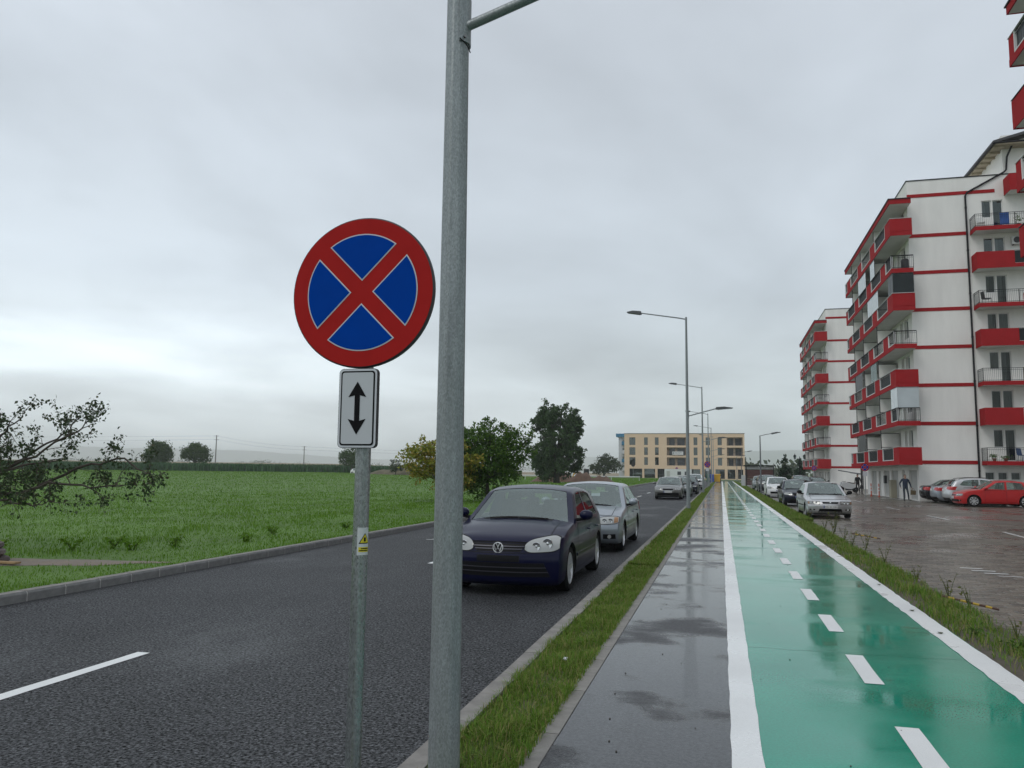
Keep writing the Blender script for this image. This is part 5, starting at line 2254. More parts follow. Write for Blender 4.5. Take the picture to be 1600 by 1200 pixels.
        mb.add(vs, fs)
        mo = mb.build('mirror', spec.get('mirror', paintm), root, 50)
        ar = MB()
        ar.tube([(bx_ - sg * .03, ms - .02, mz - .03), (mx, ms - .005, mz - .01)], [.03, .022], 6)
        ar.build('mirror_arm', M_BLACK, mo)
    # windscreen surround, wipers
    wp = MB()
    for x0, x1 in ((-.52, .02), (.05, .58)):
        a = sh.skin((sh.ws[0] + .02, float(np.interp(sh.ws[0] + .02, [p[0] for p in sh.loop[:sh.nt // 2]], [p[1] for p in sh.loop[:sh.nt // 2]]))), x0)
        c = sh.skin((sh.ws[0] + .06, float(np.interp(sh.ws[0] + .06, [p[0] for p in sh.loop[:sh.nt // 2]], [p[1] for p in sh.loop[:sh.nt // 2]]))), x1)
        wp.tube([a + Vector((0, -.012, .014)), c + Vector((0, -.012, .016))], .011, 5)
    wp.build('wiper', M_BLACK, root)
    fn = sh.front
    hood_s = [p for p in sh.loop[:sh.nt] if spec['hood'] <= p[0] <= sh.ws[0] - .04 and p[1] > .6]
    if len(hood_s) > 2:
        for nm, v0, o_, m_ in (('hood_seam', .835, .0012, M_BLACK), ('hood', .822, .0035, paintm)):
            g = MB()
            nv = 13
            hs_ = hood_s
            if nm == 'hood_seam':
                q0, q1 = hood_s[0], hood_s[1]
                hs_ = [(q0[0] - .012, q0[1] - .012 * (q1[1] - q0[1]) / (q1[0] - q0[0]))] + hood_s
            for p in hs_:
                for k in range(nv):
                    v = v0 * (2 * k / (nv - 1) - 1)
                    q = sh.skin(p, v)
                    # raised centre of the hood
                    g.v.append((q.x, q.y, q.z + o_ + (.005 * smooth01((.72 - abs(v)) / .12) if nm == 'hood' else 0)))
            for i in range(len(hs_) - 1):
                for k in range(nv - 1):
                    g.f.append((i * nv + k, i * nv + k + 1, (i + 1) * nv + k + 1, (i + 1) * nv + k))
                    g.m.append(0)
            if nm == 'hood_seam':
                seam = g
            else:
                ho = g.build('hood', m_, root, 60)
                seam.build('hood_seam', M_BLACK, ho)
    # lamps: spec['lamp'] = (x0, x1, zt0, zt1, zb0, zb1)
    x0, x1, zt0, zt1, zb0, zb1 = spec['lamp']
    for sg in (-1, 1):
        us = [x0 + (x1 - x0) * k / 20 for k in range(21)]
        f = lambda u, z, off, sg=sg: (lambda p: Vector((sg * p.x, p.y, p.z)))(fn(u, z, off))
        rnd_ = spec.get('lamp_round', .35)
        zt_ = lambda u: zt0 + (zt1 - zt0) * ((u - x0) / (x1 - x0)) ** .7 - rnd_ * (zt0 - zb0) * .5 * (abs(2 * (u - x0) / (x1 - x0) - 1) ** 5)
        zb_ = lambda u: zb0 + (zb1 - zb0) * ((u - x0) / (x1 - x0)) + rnd_ * (zt0 - zb0) * .5 * (abs(2 * (u - x0) / (x1 - x0) - 1) ** 5)
        rim_ = sh.patch(f, [x0 - .012] + us[1:-1] + [x1 + .012], lambda u: zt_(min(max(u, x0), x1)) + .010, lambda u: zb_(min(max(u, x0), x1)) - .010, 4, .003)
        lp = sh.patch(f, us, zt_, zb_, 5, .009).build('headlight', M_LAMP, root, 50)
        rim_.build('lamp_gasket', M_BLACK, lp)
        for (cx, cz, r) in spec.get('bowls', ()):
            g = MB()
            pc = f(cx, cz, .012)
            g.lathe([(r, .0), (r * .93, -.010), (r * .80, -.004), (r * .35, .0), (r * .25, -.012), (.004, -.014)], (pc.x, pc.y, pc.z), 'Y', 20)
            g.build('lamp_bowl', M_BOWL, lp, 50)
        if spec.get('amber'):
            a0 = x1 - spec['amber']
            us2 = [a0 + (x1 - .015 - a0) * k / 4 for k in range(5)]
            sh.patch(f, us2, lambda u: zt_(u) - .012, lambda u: zb_(u) + .012, 3, .012, False).build('indicator', M_AMBER, lp)
        if spec.get('fog'):
            fx0, fx1, fz0, fz1 = spec['fog']
            us2 = [fx0 + (fx1 - fx0) * k / 5 for k in range(6)]
            fo = sh.patch(f, us2, lambda u: fz1, lambda u: fz0, 2, .004).build('fog_light_recess', M_BLACK, root)
            pc = f((fx0 + fx1) / 2, (fz0 + fz1) / 2, .010)
            g = MB()
            g.lathe([(.045, 0), (.04, -.01), (.004, -.012)], (pc.x, pc.y, pc.z), 'Y', 14)
            g.build('fog_light', M_LAMP, fo, 50)
    # grilles: (half width top, half width bottom, z0, z1, material, slats)
    for (ht, hb, z0, z1, nm, slats) in spec['grilles']:
        us = [-1 + 2 * k / 16 for k in range(17)]
        f = lambda u, z, off: fn(u * (hb + (ht - hb) * (z - z0) / (z1 - z0)), z, off)
        g = sh.patch(f, us, lambda u: z1, lambda u: z0, 3, .004).build(nm, M_BLACK, root)
        for k in range(slats):
            zz = z0 + (z1 - z0) * (k + 1) / (slats + 1)
            sl = sh.patch(f, us, lambda u: zz + .006, lambda u: zz - .006, 1, .014)
            sl.build('slat', spec.get('slatm', M_BLACK), g)
        if spec.get('grille_ring') and nm == 'grille':
            ring = MB()
            pts = [fn(u * ht, z1 + .008, .010) for u in us] + [fn(hb * 1.01, z0 - .006, .010)] + [fn(u * hb, z0 - .008, .010) for u in reversed(us)]
            ring.tube(pts + [pts[0]], .010, 6)
            ring.build('grille_surround', M_CHROME, g)
    if spec.get('bumper_line'):
        zz = spec['bumper_line']
        us = [-1 + 2 * k / 18 for k in range(19)]
        wv = sh.w * .86
        b = sh.patch(lambda u, z, off: fn(u * wv, z, off), us, lambda u: zz + .004 + .03 * u * u, lambda u: zz - .004 + .03 * u * u, 1, .003, False)
        b.build('bumper_seam', M_BLACK, root)
    if spec.get('emblem'):
        spec['emblem'](root, sh)
    if spec.get('plate'):
        zz = spec['plate']
        p = fn(0, zz, .018)
        b = MB()
        b.bbox(-.26, .26, p.y - .012, p.y + .012, zz - .055, zz + .055, .004)
        pl = b.build('number_plate', M_PLATE, root)
        b = MB()
        b.box(-.258, -.215, p.y - .0145, p.y - .0125, zz - .05, zz + .05)
        b.build('plate_band', M_PLATEBLUE, pl)
        b = MB()
        for k, (u, w_) in enumerate(((-.19, .05), (-.12, .05), (-.035, .045), (.025, .045), (.10, .05), (.16, .05), (.215, .03))):
            b.box(u, u + w_ * .8, p.y - .0145, p.y - .0125, zz - .032, zz + .032)
        b.build('plate_print', mat('plate_grey', (.22, .22, .22), .5), pl)
    # tail lamps and rear plate
    tx0, tx1, tz0, tz1 = spec['tail']
    for sg in (-1, 1):
        f = lambda u, z, off, sg=sg: (lambda p: Vector((sg * p.x, p.y, p.z)))(sh.back(u, z, off))
        us = [tx0 + (tx1 - tx0) * k / 12 for k in range(13)]
        sh.patch(f, us, lambda u: tz1 - .02 * abs((u - tx0) / (tx1 - tx0) - .5), lambda u: tz0 + .05 * (1 - (u - tx0) / (tx1 - tx0)), 4, .010).build('tail_light', M_TAIL, root, 50)
    pr = sh.back(0, spec.get('rplate', .75), .014)
    b = MB()
    b.bbox(-.26, .26, pr.y - .01, pr.y + .01, pr.z - .055, pr.z + .055, .004)
    b.build('number_plate', M_PLATE, root)
    us = [-1 + 2 * k / 12 for k in range(13)]
    sh.patch(lambda u, z, off: sh.back(u * sh.w * .84, z, off), us, lambda u: .40, lambda u: .24, 2, .006).build('rear_valance', M_BLACK, root)
    # cabin: seats, dashboard, wheel, mirror
    s0 = sh.ws[0]
    roofz = max(p[1] for p in sh.loop)
    for x, s in ((-.36, s0 + 1.05), (.36, s0 + 1.05)):
        if 'seat' not in CAR_CACHE:
            b = MB()
            b.bbox(-.24, .24, -.25, .25, 0, .16, .05)
            b.prism([(.16, .12), (.30, .14), (.46, .66), (.36, .70), (.30, .66)], -.23, .23, 'X')
            b.bbox(-.13, .13, .37, .48, .72, .90, .04)
            b.tube([(0, .42, .6), (0, .42, .75)], .02, 6)
            CAR_CACHE['seat'] = b.mesh('seat', M_SEATCLOTH)
        link('seat', CAR_CACHE['seat'], root, (x, s, .52 + (roofz - 1.47)))
    b = MB()
    b.bbox(-.55, .55, sh.rw[0] - .75, sh.rw[0] - .3, .52, .68, .05)
    b.prism([(sh.rw[0] - .32, .6), (sh.rw[0] - .16, .6), (sh.rw[0] - .02, 1.08), (sh.rw[0] - .12, 1.1)], -.55, .55, 'X')
    for x in (-.33, .33):
        b.bbox(x - .12, x + .12, sh.rw[0] - .12, sh.rw[0] - .02, 1.1, 1.24, .03)
    b.build('rear_bench', M_SEATCLOTH, root)
    b = MB()
    b.prism([(s0 + .14, .6), (s0 + .55, .6), (s0 + .58, .84), (s0 + .45, .93), (s0 + .16, .94)], -.62, .62, 'X')
    b.build('dashboard', M_DASH, root)
    b = MB()
    ring = [(.36 + .18 * math.cos(a), s0 + .66 + .06 * math.sin(a), .88 + .17 * math.sin(a)) for a in [2 * PI * k / 18 for k in range(19)]]
    b.tube(ring, .014, 6, caps=False)
    b.tube([(.36, s0 + .66, .88), (.36, s0 + .5, .83)], .03, 6)
    b.build('steering_wheel', M_BLACK, root)
    b = MB()
    b.bbox(-.11, .11, sh.ws[1] - .10, sh.ws[1] - .07, roofz - .19, roofz - .12, .01)
    b.build('rear_view_mirror', M_BLACK, root)
    b = MB()
    b.box(-sh.w + .3, sh.w - .3, .45, sh.L - .5, .14, .165)
    b.build('underbody', M_ARCH, root)
    if spec.get('roof_rails'):
        for sg in (-1, 1):
            b = MB()
            pts = [sh.skin(p, sg * .93) + Vector((0, 0, .05)) for p in sh.loop[:sh.nt] if sh.ws[1] + .1 < p[0] < sh.rw[0] - .05]
            b.tube([pts[0] - Vector((0, 0, .05))] + pts + [pts[-1] - Vector((0, 0, .05))], .014, 6)
            b.build('roof_rail', M_BLACK if spec['roof_rails'] == 'black' else M_CHROME, root)
    return root


HATCH = Shape(4.20, 1.76, [(.16, .14), (.05, .21), (.01, .38), (.0, .52), (.03, .62), (.09, .73), (.24, .815), (.62, .915), (1.02, .985), (1.16, 1.03), (1.72, 1.365), (1.98, 1.445), (2.45, 1.485), (3.05, 1.465), (3.52, 1.395), (3.72, 1.32), (3.98, 1.02), (4.10, .93), (4.16, .72), (4.19, .52), (4.16, .34), (4.06, .22)],
              (1.04, 1.86), (3.60, 4.02), belt=.945, axle=(.86, 0), R=.318, wb=2.58)
W_HATCH = [[(1.52, .99), (1.60, 1.04), (2.05, 1.345), (2.45, 1.375), (2.42, .965)], [(2.52, .965), (2.54, 1.375), (2.95, 1.37), (3.28, 1.33), (3.42, 1.02), (3.36, .975)]]
SEDAN = Shape(4.75, 1.83, [(.20, .20), (.08, .27), (.02, .40), (.0, .52), (.03, .62), (.10, .71), (.28, .79), (.75, .89), (1.20, .955), (1.36, 1.0), (2.02, 1.375), (2.30, 1.445), (2.75, 1.475), (3.25, 1.455), (3.55, 1.395), (4.02, 1.13), (4.18, 1.085), (4.55, 1.06), (4.66, 1.02), (4.72, .85), (4.75, .58), (4.70, .36), (4.58, .24)],
              (1.22, 2.16), (3.42, 4.06), belt=.93, axle=(.94, 0), R=.32, wb=2.73)
W_SEDAN = [[(1.78, .97), (1.86, 1.02), (2.32, 1.33), (2.74, 1.365), (2.74, .955)], [(2.82, .955), (2.82, 1.365), (3.20, 1.35), (3.50, 1.28), (3.78, 1.05), (3.72, .98)]]
SEDAN_S = Shape(4.30, 1.70, [(.18, .20), (.07, .27), (.02, .38), (.0, .50), (.03, .585), (.08, .665), (.22, .735), (.70, .83), (1.10, .895), (1.26, .94), (1.86, 1.315), (2.10, 1.375), (2.50, 1.405), (2.95, 1.385), (3.25, 1.32), (3.68, 1.06), (3.84, 1.02), (4.12, .99), (4.22, .95), (4.27, .78), (4.30, .52), (4.24, .34), (4.12, .23)],
               (1.12, 2.00), (3.12, 3.72), belt=.88, tumble=.38, axle=(.82, 0), R=.29, wb=2.60)
W_SEDAN_S = [[(1.62, .92), (1.70, .97), (2.12, 1.27), (2.50, 1.30), (2.50, .905)], [(2.58, .905), (2.58, 1.30), (2.92, 1.285), (3.18, 1.22), (3.42, 1.0), (3.36, .93)]]
WAGON = Shape(4.55, 1.77, [(.18, .20), (.07, .27), (.02, .40), (.0, .50), (.02, .60), (.08, .70), (.26, .785), (.72, .885), (1.15, .95), (1.30, .99), (1.92, 1.345), (2.20, 1.415), (2.65, 1.445), (3.30, 1.435), (3.80, 1.39), (4.02, 1.30), (4.34, .98), (4.44, .90), (4.50, .72), (4.53, .54), (4.50, .36), (4.40, .24)],
              (1.17, 2.06), (3.88, 4.36), belt=.92, axle=(.90, 0), R=.318, wb=2.65)
W_WAGON = [[(1.70, .965), (1.78, 1.01), (2.22, 1.31), (2.62, 1.335), (2.62, .945)], [(2.70, .945), (2.70, 1.335), (3.20, 1.33), (3.30, .96)], [(3.38, .97), (3.30, 1.325), (3.70, 1.29), (3.92, 1.06), (3.86, 1.0)]]
SUV = Shape(4.33, 1.80, [(.16, .26), (.05, .33), (.01, .47), (.0, .60), (.03, .74), (.09, .86), (.26, .95), (.70, 1.045), (1.08, 1.10), (1.22, 1.15), (1.78, 1.49), (2.05, 1.565), (2.50, 1.605), (3.10, 1.585), (3.60, 1.52), (3.85, 1.44), (4.10, 1.12), (4.22, 1.03), (4.29, .80), (4.32, .60), (4.28, .42), (4.18, .30)],
            (1.10, 1.92), (3.72, 4.12), belt=1.06, axle=(.86, 0), R=.345, wb=2.63, zlow=.25)
W_SUV = [[(1.58, 1.10), (1.66, 1.15), (2.10, 1.46), (2.50, 1.495), (2.50, 1.08)], [(2.58, 1.08), (2.58, 1.495), (3.0, 1.485), (3.36, 1.43), (3.60, 1.20), (3.52, 1.14)]]


def vw_emblem(root, sh):
    p = sh.front(0, .655, .022)
    b = MB()
    R = .068
    ring = [(R * math.cos(a), 0, R * math.sin(a)) for a in [2 * PI * k / 28 for k in range(29)]]
    b.tube([(x + p.x, p.y, z + p.z) for x, _, z in ring], .0075, 6, caps=False)

    def stroke(pts, r=.0062):
        b.tube([(x * R + p.x, p.y - .002, z * R + p.z) for x, z in pts], r, 5)
    stroke([(-.36, .86), (0, .10), (.36, .86)])
    stroke([(-.80, .48), (-.42, -.62), (0, .02), (.42, -.62), (.80, .48)])
    e = b.build('emblem', mat('emblem_chrome', (.82, .83, .84), .25, metal=.6), root, 50)
    d = MB()
    d.lathe([(R, 0), (R, .012), (.001, .012)], (p.x, p.y + .004, p.z), 'Y', 28)
    d.build('emblem_disc', M_BLACK, e)


def badge(z, r=.035):
    def f(root, sh):
        p = sh.front(0, z, .02)
        b = MB()
        b.lathe([(r, 0), (r * .9, -.01), (.002, -.012)], (p.x, p.y, p.z), 'Y', 16)
        b.build('emblem', M_CHROME, root, 50)
    return f


SP_GOLF = dict(windows=W_HATCH, doors=[(1.42, 2.46, .28), (2.50, 3.30, .30)], lamp=(.37, .81, .735, .835, .595, .615), lamp_round=.6, bowls=((.52, .68, .058), (.66, .715, .072)), hood=.07,
               grilles=[(.385, .31, .605, .712, 'grille', 2), (.62, .70, .27, .455, 'lower_intake', 2), (.30, .30, .47, .555, 'plate_mount', 0)], slatm=mat('slat_chrome', (.06, .06, .075), .35, metal=.4),
               emblem=vw_emblem, tail=(.52, .80, .74, .96), bumper_line=.585, rub='paint', spokes=7)
SP_SEDAN = dict(windows=W_SEDAN, doors=[(1.60, 2.77, .29), (2.80, 3.62, .30)], lamp=(.46, .86, .745, .77, .60, .625), lamp_round=.3, bowls=((.58, .675, .05), (.70, .68, .05)), amber=.09, hood=.28,
                grilles=[(.38, .34, .62, .72, 'grille', 2), (.45, .5, .27, .40, 'lower_intake', 1)], fog=(.55, .80, .30, .40), emblem=badge(.68), tail=(.50, .97, .76, .98), rub='paint', plate=.49, bumper_line=.59, spokes=5, rplate=.82)
SP_MAZDA = dict(windows=W_SEDAN_S, doors=[(1.46, 2.53, .28), (2.56, 3.30, .29)], lamp=(.38, .80, .665, .655, .55, .55), lamp_round=.1, bowls=((.50, .605, .045), (.63, .605, .045)), amber=.06, hood=.20,
                grilles=[(.30, .27, .575, .645, 'grille', 1), (.40, .44, .24, .38, 'lower_intake', 1)], fog=(.55, .74, .315, .365), emblem=badge(.615, .03), tail=(.46, .78, .72, .92), plate=.455, steel=True, mirror=M_BLACK, rub='black', bumper_line=.53, spokes=9, rplate=.78)
SP_LOGAN = dict(windows=W_SEDAN_S, doors=[(1.46, 2.53, .28), (2.56, 3.30, .29)], lamp=(.40, .80, .735, .72, .58, .60), lamp_round=.4, bowls=((.55, .655, .05),), hood=.22,
                grilles=[(.36, .33, .57, .70, 'grille', 3), (.5, .55, .24, .40, 'lower_intake', 1)], emblem=badge(.64), tail=(.46, .78, .72, .95), plate=.49, steel=True, mirror=M_BLACK, rub='black', rplate=.8)
SP_AUDI = dict(windows=W_WAGON, doors=[(1.54, 2.65, .28), (2.68, 3.50, .29)], lamp=(.42, .80, .735, .73, .60, .60), lamp_round=.2, bowls=((.55, .67, .05), (.68, .67, .045)), hood=.26,
               grilles=[(.36, .33, .585, .695, 'grille', 3), (.66, .70, .25, .42, 'lower_intake', 1)], grille_ring=True, tail=(.50, .80, .74, .92), plate=.49, roof_rails='black', rub='black', spokes=10)
SP_IBIZA = dict(windows=W_HATCH, doors=[(1.42, 2.46, .28), (2.50, 3.30, .30)], lamp=(.46, .84, .72, .79, .62, .64), lamp_round=.5, bowls=((.62, .69, .05),), hood=.28,
                grilles=[(.26, .20, .60, .70, 'grille', 1), (.66, .66, .28, .42, 'lower_intake', 1)], emblem=badge(.655, .045), tail=(.52, .80, .74, .96), plate=.50, spokes=6)
SP_POLO = dict(windows=W_HATCH, doors=[(1.42, 2.46, .28), (2.50, 3.30, .30)], lamp=(.42, .84, .70, .72, .59, .60), lamp_round=.3, bowls=((.55, .65, .045), (.68, .655, .045)), hood=.26,
               grilles=[(.36, .33, .595, .665, 'grille', 1), (.62, .66, .27, .40, 'lower_intake', 1)], fog=(.60, .80, .31, .37), tail=(.52, .80, .74, .96), plate=.50, spokes=8, rub='paint')
SP_SUV = dict(windows=W_SUV, doors=[(1.50, 2.54, .36), (2.57, 3.40, .38)], lamp=(.44, .84, .90, .94, .77, .79), lamp_round=.4, bowls=((.58, .84, .05), (.70, .85, .05)), hood=.28,
              grilles=[(.40, .34, .74, .87, 'grille', 2), (.6, .66, .34, .52, 'lower_intake', 1)], fog=(.58, .80, .38, .48), emblem=badge(.80), tail=(.46, .96, .86, 1.08), plate=.60, roof_rails='black', rub='black', spokes=6, rplate=.86)

P_NAVY = paint('navy_paint', (.003, .004, .026), 0., .3)
P_SILVER = paint('silver_blue_paint', (.27, .30, .335), .5, .3)
P_GREY = paint('grey_paint', (.17, .17, .16), .5, .3)
P_SILV2 = paint('silver_paint', (.50, .51, .52), .5, .3)
P_DARK = paint('dark_blue_paint', (.018, .020, .034), .3, .28)
P_WHITE = paint('white_paint', (.70, .71, .71), .0, .3)
P_BLACKP = paint('black_paint', (.010, .010, .012), .2, .25)
P_RED = paint('red_paint', (.48, .012, .014), .15, .28)
P_ANTH = paint('anthracite_paint', (.05, .053, .06), .4, .28)
P_GRBL = paint('green_grey_paint', (.13, .16, .16), .4, .3)

GL = 'cars parked along the near kerb'
GR = 'cars parked facing the cycle lane'
GG = 'cars parked before the gable'
car('golf', HATCH, 'hatchback', 'dark navy hatchback with a round chrome emblem parked at the near kerb', (-2.98, 10.72, 0), 0, P_NAVY, SP_GOLF, GL)
car('sedan', SEDAN, 'saloon_car', 'silver blue saloon parked right behind the navy hatchback', (-2.98, 16.9, 0), 0, P_SILVER, SP_SEDAN, GL)
car('wagon', WAGON, 'estate_car', 'grey estate with a dark grille at the kerb beyond the second lamp post', (-3.32, 52.3, 0), 0, P_GREY, SP_AUDI, GL)
car('sedan_s', SEDAN_S, 'saloon_car', 'greenish grey car half hidden behind the grey estate', (-2.95, 58.9, 0), 0, P_GRBL, SP_LOGAN, GL)
car('polo', HATCH, 'hatchback', 'dark car at the kerb behind the second lamp post', (-2.72, 66.5, 0), 0, P_DARK, SP_POLO, GL)
car('suv', SUV, 'white_suv', 'white tall car at the far end of the kerbside row', (-2.75, 86, 0), 0, P_WHITE, SP_SUV, GL)
car('mazda', SEDAN_S, 'saloon_car', 'old silver saloon with dark mirrors, nearest car on the brick paving', (4.06, 33.3, 0), .02, P_SILV2, SP_MAZDA, GR)
car('sedan_s', SEDAN_S, 'saloon_car', 'dark blue saloon behind the old silver one', (4.05, 45.3, 0), .02, P_DARK, SP_LOGAN, GR)
car('ibiza', HATCH, 'hatchback', 'white hatchback beside the single lamp post', (4.10, 61.5, 0), .02, P_WHITE, SP_IBIZA, GR)
car('suv', SUV, 'dark_suv', 'dark tall car behind the white hatchback', (4.15, 76.5, 0), .02, P_ANTH, SP_SUV, GR)
car('polo', HATCH, 'hatchback', 'dark green-grey car beside the brown shed', (4.15, 90, 0), 0, P_GRBL, SP_POLO, GR)
car('polo', HATCH, 'hatchback', 'bright red hatchback in front of the gable wall', (12.75, 50.9, 0), -PI / 2, P_RED, SP_POLO, GG)
car('suv', SUV, 'silver_suv', 'silver tall hatchback with red tail lamps next to the red car', (12.85 + 4.33, 53.4, 0), PI / 2, P_SILV2, SP_SUV, GG)
car('sedan', SEDAN, 'saloon_car', 'silver saloon with its tail out between the black car and the silver tall one', (12.75 + 4.75, 55.75, 0), PI / 2, P_SILVER, SP_SEDAN, GG)
car('sedan', SEDAN, 'saloon_car', 'black car with its tail out, closest to the blank gable', (12.62 + 4.75, 58.0, 0), PI / 2, P_BLACKP, SP_SEDAN, GG)
car('suv', SUV, 'grey_suv', 'grey tall car in the second row behind the dark blue saloon', (7.6, 82, 0), 0, P_ANTH, SP_SUV, 'cars in the back row')
car('ibiza', HATCH, 'hatchback', 'pale car roof in the back row before the far block', (8.6, 92, 0), 0, P_WHITE, SP_IBIZA, 'cars in the back row')
car('polo', HATCH, 'hatchback', 'black car in the back row under the far block', (9.7, 84.5, 0), .2, P_BLACKP, SP_POLO, 'cars in the back row')
car('ibiza', HATCH, 'hatchback', 'white car parked left of the beige building', (-31.5, 188, .1), 1.3, P_WHITE, SP_IBIZA)
car('suv', SUV, 'dark_van', 'dark car standing at the far end of the footpath behind the bins', (-1.0, 172, 0), 0, P_BLACKP, SP_SUV)
car('ibiza', HATCH, 'hatchback', 'tiny white car at the far meadow edge beside the sign post', (-84.8, 183, .45), 1.4, P_WHITE, SP_IBIZA)
# ------------------------------------------------------------------ street furniture
def galv(name, col=(.30, .325, .335), rough=.42, metal=.55):
    """galvanised steel: spangle cells and faint vertical runs"""
    m = mat(name, col, rough, metal)
    t = m.node_tree
    b = t.nodes['Principled BSDF']
    co = N(t, 'ShaderNodeTexCoord')
    mp_ = N(t, 'ShaderNodeMapping')
    mp_.inputs['Scale'].default_value = (1, 1, .45)
    Lk(t, co.outputs['Object'], mp_.inputs[0])
    vo = N(t, 'ShaderNodeTexVoronoi')
    vo.inputs['Scale'].default_value = 190
    Lk(t, mp_.outputs[0], vo.inputs['Vector'])
    nz = N(t, 'ShaderNodeTexNoise')
    nz.inputs['Scale'].default_value = 7
    nz.inputs['Detail'].default_value = 6
    mp2_ = N(t, 'ShaderNodeMapping')
    mp2_.inputs['Scale'].default_value = (3, 3, .35)
    Lk(t, co.outputs['Object'], mp2_.inputs[0])
    Lk(t, mp2_.outputs[0], nz.inputs['Vector'])
    sepc = N(t, 'ShaderNodeSeparateColor')
    Lk(t, vo.outputs['Color'], sepc.inputs[0])
    a = N(t, 'ShaderNodeMapRange')
    a.inputs['To Min'].default_value = .80
    a.inputs['To Max'].default_value = 1.2
    Lk(t, sepc.outputs[0], a.inputs['Value'])
    c = N(t, 'ShaderNodeMapRange')
    c.inputs['From Min'].default_value = .3
    c.inputs['From Max'].default_value = .7
    c.inputs['To Min'].default_value = .88
    c.inputs['To Max'].default_value = 1.1
    Lk(t, nz.outputs['Fac'], c.inputs['Value'])
    mm = N(t, 'ShaderNodeMath', operation='MULTIPLY')
    Lk(t, a.outputs[0], mm.inputs[0])
    Lk(t, c.outputs[0], mm.inputs[1])
    sc = N(t, 'ShaderNodeVectorMath', operation='SCALE')
    sc.inputs[0].default_value = col
    Lk(t, mm.outputs[0], sc.inputs['Scale'])
    Lk(t, sc.outputs[0], b.inputs['Base Color'])
    r = N(t, 'ShaderNodeMapRange')
    r.inputs['To Min'].default_value = rough - .10
    r.inputs['To Max'].default_value = rough + .12
    Lk(t, sepc.outputs[1], r.inputs['Value'])
    Lk(t, r.outputs[0], b.inputs['Roughness'])
    return m


M_GALV = galv('galvanised_pole', (.25, .275, .28), .45, .35)
M_GALV2 = galv('galvanised_post', (.26, .28, .285), .30, .7)
M_LUM = mat('luminaire_grey', (.08, .085, .09), .4)
M_BOLT = mat('bolt', (.22, .22, .22), .4, metal=.8)


def lamp_post(x, y, label, h=8.65, low=True, high=True, r0=.086, r1=.045, group='galvanised lamp posts of the strip', near=False, flip=False):
    root = thing('lamp_post', label, 'lamp post', (x, y, .08), 0, group)
    b = MB()
    n = 8
    rot = PI / 8 + .28
    prof = [(r0, -.05), (r0, .02)] + [(r0 + (r1 - r0) * k / 10, .02 + (h - .02) * k / 10) for k in range(1, 11)]
    vs = [(r * math.cos(rot + 2 * PI * k / n), r * math.sin(rot + 2 * PI * k / n), z) for r, z in prof for k in range(n)]
    # slightly rounded octagon: each corner split in two
    vs, m = [], 16
    for r, z in prof:
        for k in range(n):
            a = rot + 2 * PI * k / n
            for da in (-.10, .10):
                vs.append((r * math.cos(a + da), r * math.sin(a + da), z))
    fs = [(i * m + k, i * m + (k + 1) % m, (i + 1) * m + (k + 1) % m, (i + 1) * m + k) for i in range(len(prof) - 1) for k in range(m)]
    fs.append(tuple(range((len(prof) - 1) * m, len(prof) * m)))
    b.add(vs, fs)
    b.build('pole', M_GALV, root, 14)
    if near:
        s = MB()                                          # weld seam, cable strap and loop at the arm
        s.tube([(.058, -.052, 4.075), (.066, -.060, 4.075)], .009, 8)
        s.build('bolt', M_BOLT, root)
        s = MB()
        s.tube([(.036, -.072, 4.06), (.052, -.066, 4.045), (.074, -.045, 4.02), (.084, -.02, 3.99)], .0035, 5)
        s.build('cable', M_BLACK, root)
    r_at = lambda z: r0 + (r1 - r0) * z / h
    if low:
        z = 4.17
        a = MB()
        a.tube([(.03, -.01, z - .02), (1.25, -.1, z + .30)], [.028, .026], 10)
        ao = a.build('low_arm', M_GALV, root, 40)
        c = MB()                                           # curved shoe strapped to the side of the pole
        rs = r_at(z) + .010
        vs = [(rr * math.cos(t_), rr * math.sin(t_), zz) for rr in (rs, rs - .007) for zz in (z - .12, z + .16) for t_ in np.linspace(-1.15, .75, 10)]
        c.add(vs, [(i, i + 1, 10 + i + 1, 10 + i) for i in range(9)] + [(20 + i, 30 + i, 30 + i + 1, 20 + i + 1) for i in range(9)] + [(i, 20 + i, 20 + i + 1, i + 1) for i in range(9)] + [(10 + i, 10 + i + 1, 30 + i + 1, 30 + i) for i in range(9)] + [(0, 10, 30, 20), (9, 29, 39, 19)])
        c.build('bracket', M_GALV, ao)
        l = MB()
        l.prism([(1.22, z + .27), (1.35, z + .25), (1.95, z + .30), (1.98, z + .33), (1.6, z + .38), (1.26, z + .36)], -.22, .05, 'Y')
        l.build('luminaire', M_LUM, ao)
    if high:
        a = MB()
        a.tube([(0, 0, h - .10), (-.3, 0, h - .03), (-2.1, 0, h + .28)], [.03, .03, .026], 8)
        ao = a.build('road_arm', M_GALV, root, 40)
        l = MB()
        l.prism([(-2.0, h + .22), (-2.1, h + .20), (-2.62, h + .29), (-2.68, h + .33), (-2.4, h + .38), (-2.02, h + .34)], -.13, .13, 'Y')
        l.build('luminaire', M_LUM, ao)
    if near:
        hd = MB()                                          # service door outline near the foot
        hd.bbox(-.04, .04, -.004, .0, .45, .85, .003)
    return root


lamp_post(-1.43, 4.15, 'big galvanised octagonal lamp post in the grass strip close to the sign', near=True)
lamp_post(-1.43, 36.6, 'lamp post with one high and one low arm beyond the silver saloon')
lamp_post(-1.43, 67.0, 'lamp post standing behind the second one, before the white tall car')
lamp_post(-1.43, 97.5, 'lamp post farther on, in line behind the third')
lamp_post(-1.43, 128, 'last but one lamp post of the strip, before the bins')
lamp_post(-1.43, 158, 'last lamp post of the strip, against the beige building')


